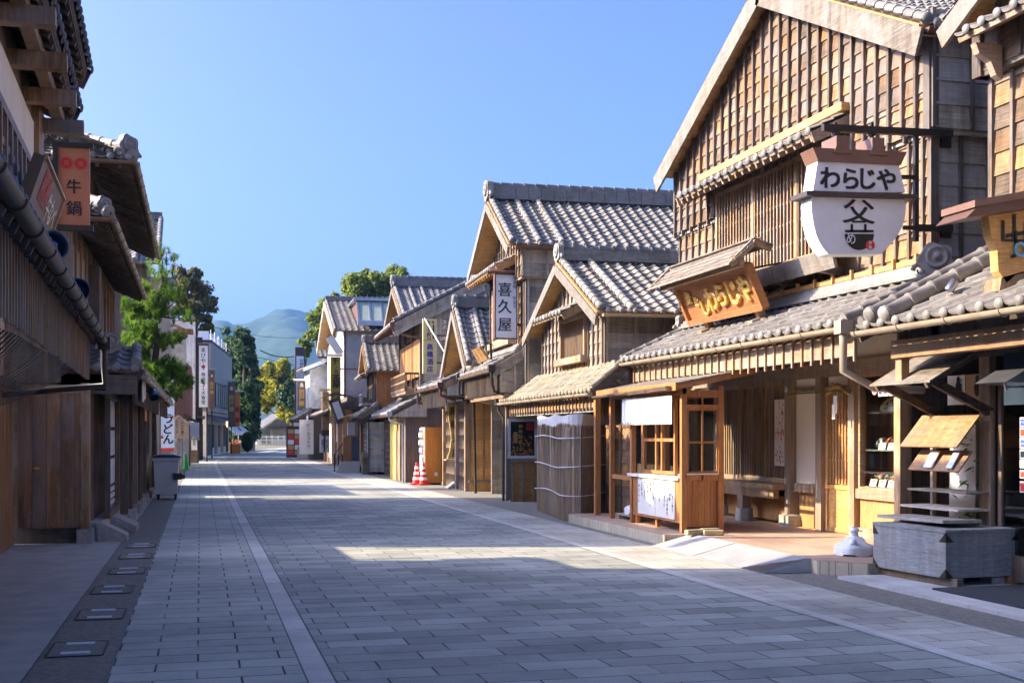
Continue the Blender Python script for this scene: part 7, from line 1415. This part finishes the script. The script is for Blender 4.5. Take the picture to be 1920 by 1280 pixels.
# ---------------------------------------------------------------- trees and plants
def tree(name, lb, base, top, blobs, n, size, lm, group=None, r0=.35, seed=1):
    """tapered trunk, limbs to every clump, many small leaf faces"""
    rg = random.Random(seed); base = V(base); t = thing(name, lb, 'tree', tuple(base), group=group); b = MB()
    b.tube([base, base.lerp(V(top), .35) + V((rg.uniform(-.2, .2), rg.uniform(-.2, .2), 0)), base.lerp(V(top), .7), V(top)], [r0, r0 * .75, r0 * .5, r0 * .2], 8)
    lf = MB(); tot = sum(r ** 2.2 for _, r, *_ in blobs)
    for c, r, *sq in blobs:
        c = V(c); sq = sq[0] if sq else .8; f = max(.15, min(.9, (c.z - base.z) / max(.1, top[2] - base.z) - .2)); s_ = base.lerp(V(top), f)
        b.tube([s_, s_.lerp(c, .5) + V((0, 0, -.1 * r)), c], [r0 * .35, r0 * .22, r0 * .08], 6)
        subs = [(c + V((rg.gauss(0, 1), rg.gauss(0, 1), rg.gauss(0, 1) * sq)).normalized() * r * rg.uniform(.35, .95), r * rg.uniform(.25, .6)) for _ in range(14)]
        for i in range(int(n * r ** 2.2 / tot)):
            q, rr = rg.choice(subs); d = V((rg.gauss(0, 1), rg.gauss(0, 1), rg.gauss(0, 1) * sq)).normalized(); p = q + d * rr * rg.random() ** .6
            nrm = (d + V((rg.gauss(0, .6), rg.gauss(0, .6), rg.gauss(0, .6) + .3))).normalized(); u = nrm.orthogonal().normalized(); w_ = nrm.cross(u); a = rg.random() * 6.28; u, w_ = u * math.cos(a) + w_ * math.sin(a), w_ * math.cos(a) - u * math.sin(a); s1 = size * rg.uniform(.6, 1.3)
            lf.add([p - u * s1, p + w_ * s1 * .5, p + u * s1, p - w_ * s1 * .5], [(0, 1, 2, 3)], 0, rg.random())
    build(b, 'trunk', [M['trunk']], t); build(lf, 'crown', [M[lm]], t); return t
def blobs(lst, d): return [(at_d(px, py, d + dd), r / FP * d, .85) for px, py, r, dd in lst]
def gbase(px, d): p = at_d(px, HY, d); return (p.x, p.y, 0)
tree('tall_evergreen', 'tall dark evergreen with a narrow crown left of its pair at the bend', gbase(428, 122), at_d(430, 630, 122), blobs(((432, 640, 22, 0), (428, 680, 30, 0), (436, 720, 34, 1), (440, 760, 36, 0), (425, 740, 26, -2), (445, 790, 30, -1), (412, 650, 12, 2), (418, 670, 22, 1), (412, 710, 22, 1), (415, 760, 22, 0), (440, 655, 22, 1), (450, 700, 26, 2), (432, 800, 26, 0)), 122), 26000, .22, 'leaf_dark', 'tall evergreens at the bend', .4, 3)
tree('tall_evergreen', 'tall dark evergreen with a broad crown right of its pair at the bend', gbase(462, 118), at_d(458, 620, 118), blobs(((456, 632, 18, 0), (462, 660, 24, 0), (464, 700, 24, 1), (466, 740, 24, -1), (464, 780, 26, 0), (462, 806, 26, -1), (446, 640, 14, 1), (474, 680, 16, 0), (476, 720, 16, 0), (476, 765, 16, 0), (452, 680, 22, 1), (452, 730, 22, 1), (450, 775, 22, 0), (476, 800, 14, 0), (455, 655, 18, 0)), 118), 26000, .22, 'leaf_dark', 'tall evergreens at the bend', .4, 4)
tree('bronze_tree', 'spreading bronze green tree rising above the roofs on the left', gbase(352, 96), at_d(352, 530, 96), blobs(((345, 528, 26, 0), (372, 545, 24, 1), (392, 570, 18, 0), (360, 575, 26, -1), (382, 598, 20, 0), (335, 560, 24, 1), (352, 612, 22, 0), (388, 618, 14, 1), (405, 566, 8, 0), (365, 515, 14, 0)), 96), 10000, .17, 'leaf_aut', None, .35, 5)
tree('yellow_tree', 'bright yellow green tree glowing at the end of the street', gbase(566, 150), at_d(525, 690, 150), blobs(((500, 705, 18, 0), (522, 692, 22, 0), (540, 700, 16, 1), (498, 740, 18, 0), (515, 735, 24, -1), (540, 768, 20, 0), (500, 752, 14, 1), (548, 785, 12, -3), (552, 720, 16, 0), (488, 720, 15, 2), (490, 742, 16, 2), (484, 700, 12, 2), (494, 764, 12, 2), (506, 692, 14, 1), (530, 725, 22, 1), (536, 750, 16, 0), (560, 740, 18, 2), (565, 775, 18, 0)), 150), 22000, .24, 'leaf_yel', None, .4, 6)
tree('shade_tree', 'dark rounded tree standing before the yellow tree', gbase(570, 142), at_d(548, 720, 142), blobs(((530, 742, 14, 0), (545, 725, 18, 0), (556, 745, 18, 0), (540, 755, 12, 0), (560, 700, 14, 1)), 142), 6000, .22, 'leaf_dark', None, .3, 7)
tree('camphor_tree', 'large bright green camphor tree rising behind the houses on the right', gbase(670, 104), at_d(675, 540, 104), blobs(((655, 545, 34, 0), (700, 535, 34, 0), (738, 530, 28, 1), (622, 575, 30, 0), (600, 602, 24, 0), (645, 590, 34, 0), (690, 575, 36, 0), (735, 570, 30, 0), (588, 630, 14, 0), (615, 620, 22, 0), (752, 516, 18, 0), (680, 522, 20, 0)), 104), 30000, .19, 'leaf_mid', None, .6, 8)
tree('small_round_tree', 'small round green tree between the tower sign and the storehouse', gbase(572, 100), at_d(572, 645, 100), blobs(((568, 642, 12, 0), (578, 650, 12, 0), (572, 660, 12, 0)), 100), 1800, .16, 'leaf_mid', None, .15, 9)
t = thing('kerbside_shrub', 'dark green clipped shrub beside the striped awning stall', 'shrub', gbase(464, 104)); lf = MB()
for i in range(1500): d = V((R.gauss(0, 1), R.gauss(0, 1), R.gauss(0, 1))).normalized() * R.random() ** .3; p = V((*gbase(464, 102)[:2], .95)) + V((d.x * .5, d.y * .5, d.z * .85)); u = V((R.gauss(0, 1), R.gauss(0, 1), R.gauss(0, 1))).normalized() * .1; w_ = u.orthogonal() * .5; lf.add([p - u, p + w_, p + u, p - w_], [(0, 1, 2, 3)])
build(lf, 'foliage', [M['leaf_dark']], t); b = MB(); g0 = gbase(464, 102); b.tube([g0, (g0[0], g0[1], .9)], .04, 6); build(b, 'stem', [M['trunk']], t)
# black pine
PY = 37.; pb = at_y(300, 812, PY); t = thing('black_pine', 'bright green pine with upright needle tufts leaning over the left lean-to', 'tree', (pb.x - .1, PY, 0)); b = MB(); lf = MB(); rg = random.Random(5)
tr = [V((pb.x - .2, PY, 0)), at_y(285, 720, PY), at_y(295, 640, PY), at_y(288, 590, PY), at_y(304, 530, PY), at_y(305, 490, PY)]; b.tube(tr, [.13, .11, .09, .07, .05, .02], 8)
tips = []
for (px, py, dy, k) in ((304, 482, 0, 5), (300, 515, 0, 6), (318, 545, 0, 7), (283, 570, 0, 9), (330, 560, -.2, 5), (262, 580, .3, 10), (248, 600, .3, 10), (305, 590, 0, 8), (340, 590, -.3, 5), (270, 620, -.3, 14), (245, 640, .2, 10), (295, 640, .3, 14), (325, 635, -.2, 9), (260, 670, 0, 14), (285, 690, -.3, 14), (315, 690, .2, 14), (335, 700, 0, 10), (300, 720, -.3, 12), (345, 720, 0, 8), (280, 735, .3, 9), (325, 735, -.2, 9), (255, 650, -.4, 10), (240, 570, .3, 5), (275, 545, .2, 5)):
    c = at_y(px, py, PY + dy); s_ = min(tr, key=lambda q: (q - (c - EZ * .25)).length); b.tube([s_, s_.lerp(c, .6) - EZ * .1, c - EZ * .08], [.035, .022, .01], 5)
    for i in range(int(k * 4)): tips.append(c + V((rg.gauss(0, .17), rg.gauss(0, .25), rg.gauss(0, .13))))
for p in tips:
    ax = V((rg.gauss(0, .35), rg.gauss(0, .35), 1)).normalized(); r_ = rg.random()
    for i in range(34):
        d = (ax * rg.uniform(.35, 1.1) + V((rg.gauss(0, 1), rg.gauss(0, 1), rg.gauss(0, .5))).normalized() * .8).normalized(); q = p + ax * rg.uniform(-.08, .1); l = rg.uniform(.12, .2); s_ = d.orthogonal().normalized() * .011; lf.add([q - s_, q + s_, q + d * l], [(0, 1, 2)], 0, min(1, max(0, r_ * .6 + rg.random() * .4)))
build(b, 'trunk', [M['trunk']], t); build(lf, 'needles', [M['pine']], t)

# ---------------------------------------------------------------- mountain and air
from mathutils import noise as mn
M['forest'] = plain('forest_canopy', (.055, .085, .03), (.02, .04, .016), .95, scale=.03, detail=9, vary=0)
DM = 2600.; nx, ny = 300, 60; vs_ = []; fs_ = []
prof = [(-3000, 655), (200, 640), (330, 622), (410, 618), (440, 628), (470, 612), (490, 603), (512, 594), (535, 589), (555, 593), (572, 601), (590, 611), (620, 622), (680, 640), (800, 665), (1400, 690), (4500, 720)]
def mh(px):
    for (a, b_) in zip(prof, prof[1:]):
        if a[0] <= px <= b_[0]: return a[1] + (b_[1] - a[1]) * (px - a[0]) / (b_[0] - a[0])
for j in range(ny + 1):
    d = 1500 + (3700 - 1500) * j / ny
    for i in range(nx + 1):
        px = -900 + 3400 * i / nx; h0 = (HY - mh(px)) / FP * DM; q = at_d(px, HY, d); f = max(0, 1 - ((d - DM) / 1080) ** 2) if d < DM else max(0, 1 - ((d - DM) / 1100) ** 2)
        nz = mn.fractal(V((q.x, q.y, 0)) / 260, .9, 2., 7); n2 = mn.noise(V((q.x, q.y, 0)) / 28); z = h0 * f ** 1.1 + (nz * 38 + n2 * 7) * f * min(1, h0 / 150); vs_.append((q.x, q.y, max(-1, z)))
for j in range(ny):
    for i in range(nx): a = j * (nx + 1) + i; fs_.append((a, a + 1, a + nx + 2, a + nx + 1))
b = MB(); b.add(vs_, fs_, 0, .5, True); struct(b, 'mountain', [M['forest']])
b = MB(); b.box(-4100, 4100, -320, 5300, -1.2, 262)
hm, ht, hb = _new('haze_air'); ht.nodes.remove(hb); pv = N(ht, 'ShaderNodeVolumePrincipled'); pv.inputs['Color'].default_value = (.10, .27, .56, 1); pv.inputs['Density'].default_value = .00023; pv.inputs['Anisotropy'].default_value = 0
L(ht, pv.outputs[0], ht.nodes['Material Output'].inputs['Volume'])
tag(build(b, 'haze', [hm]), 'pale blue air haze over the street and the mountain', None, None, 'stuff')
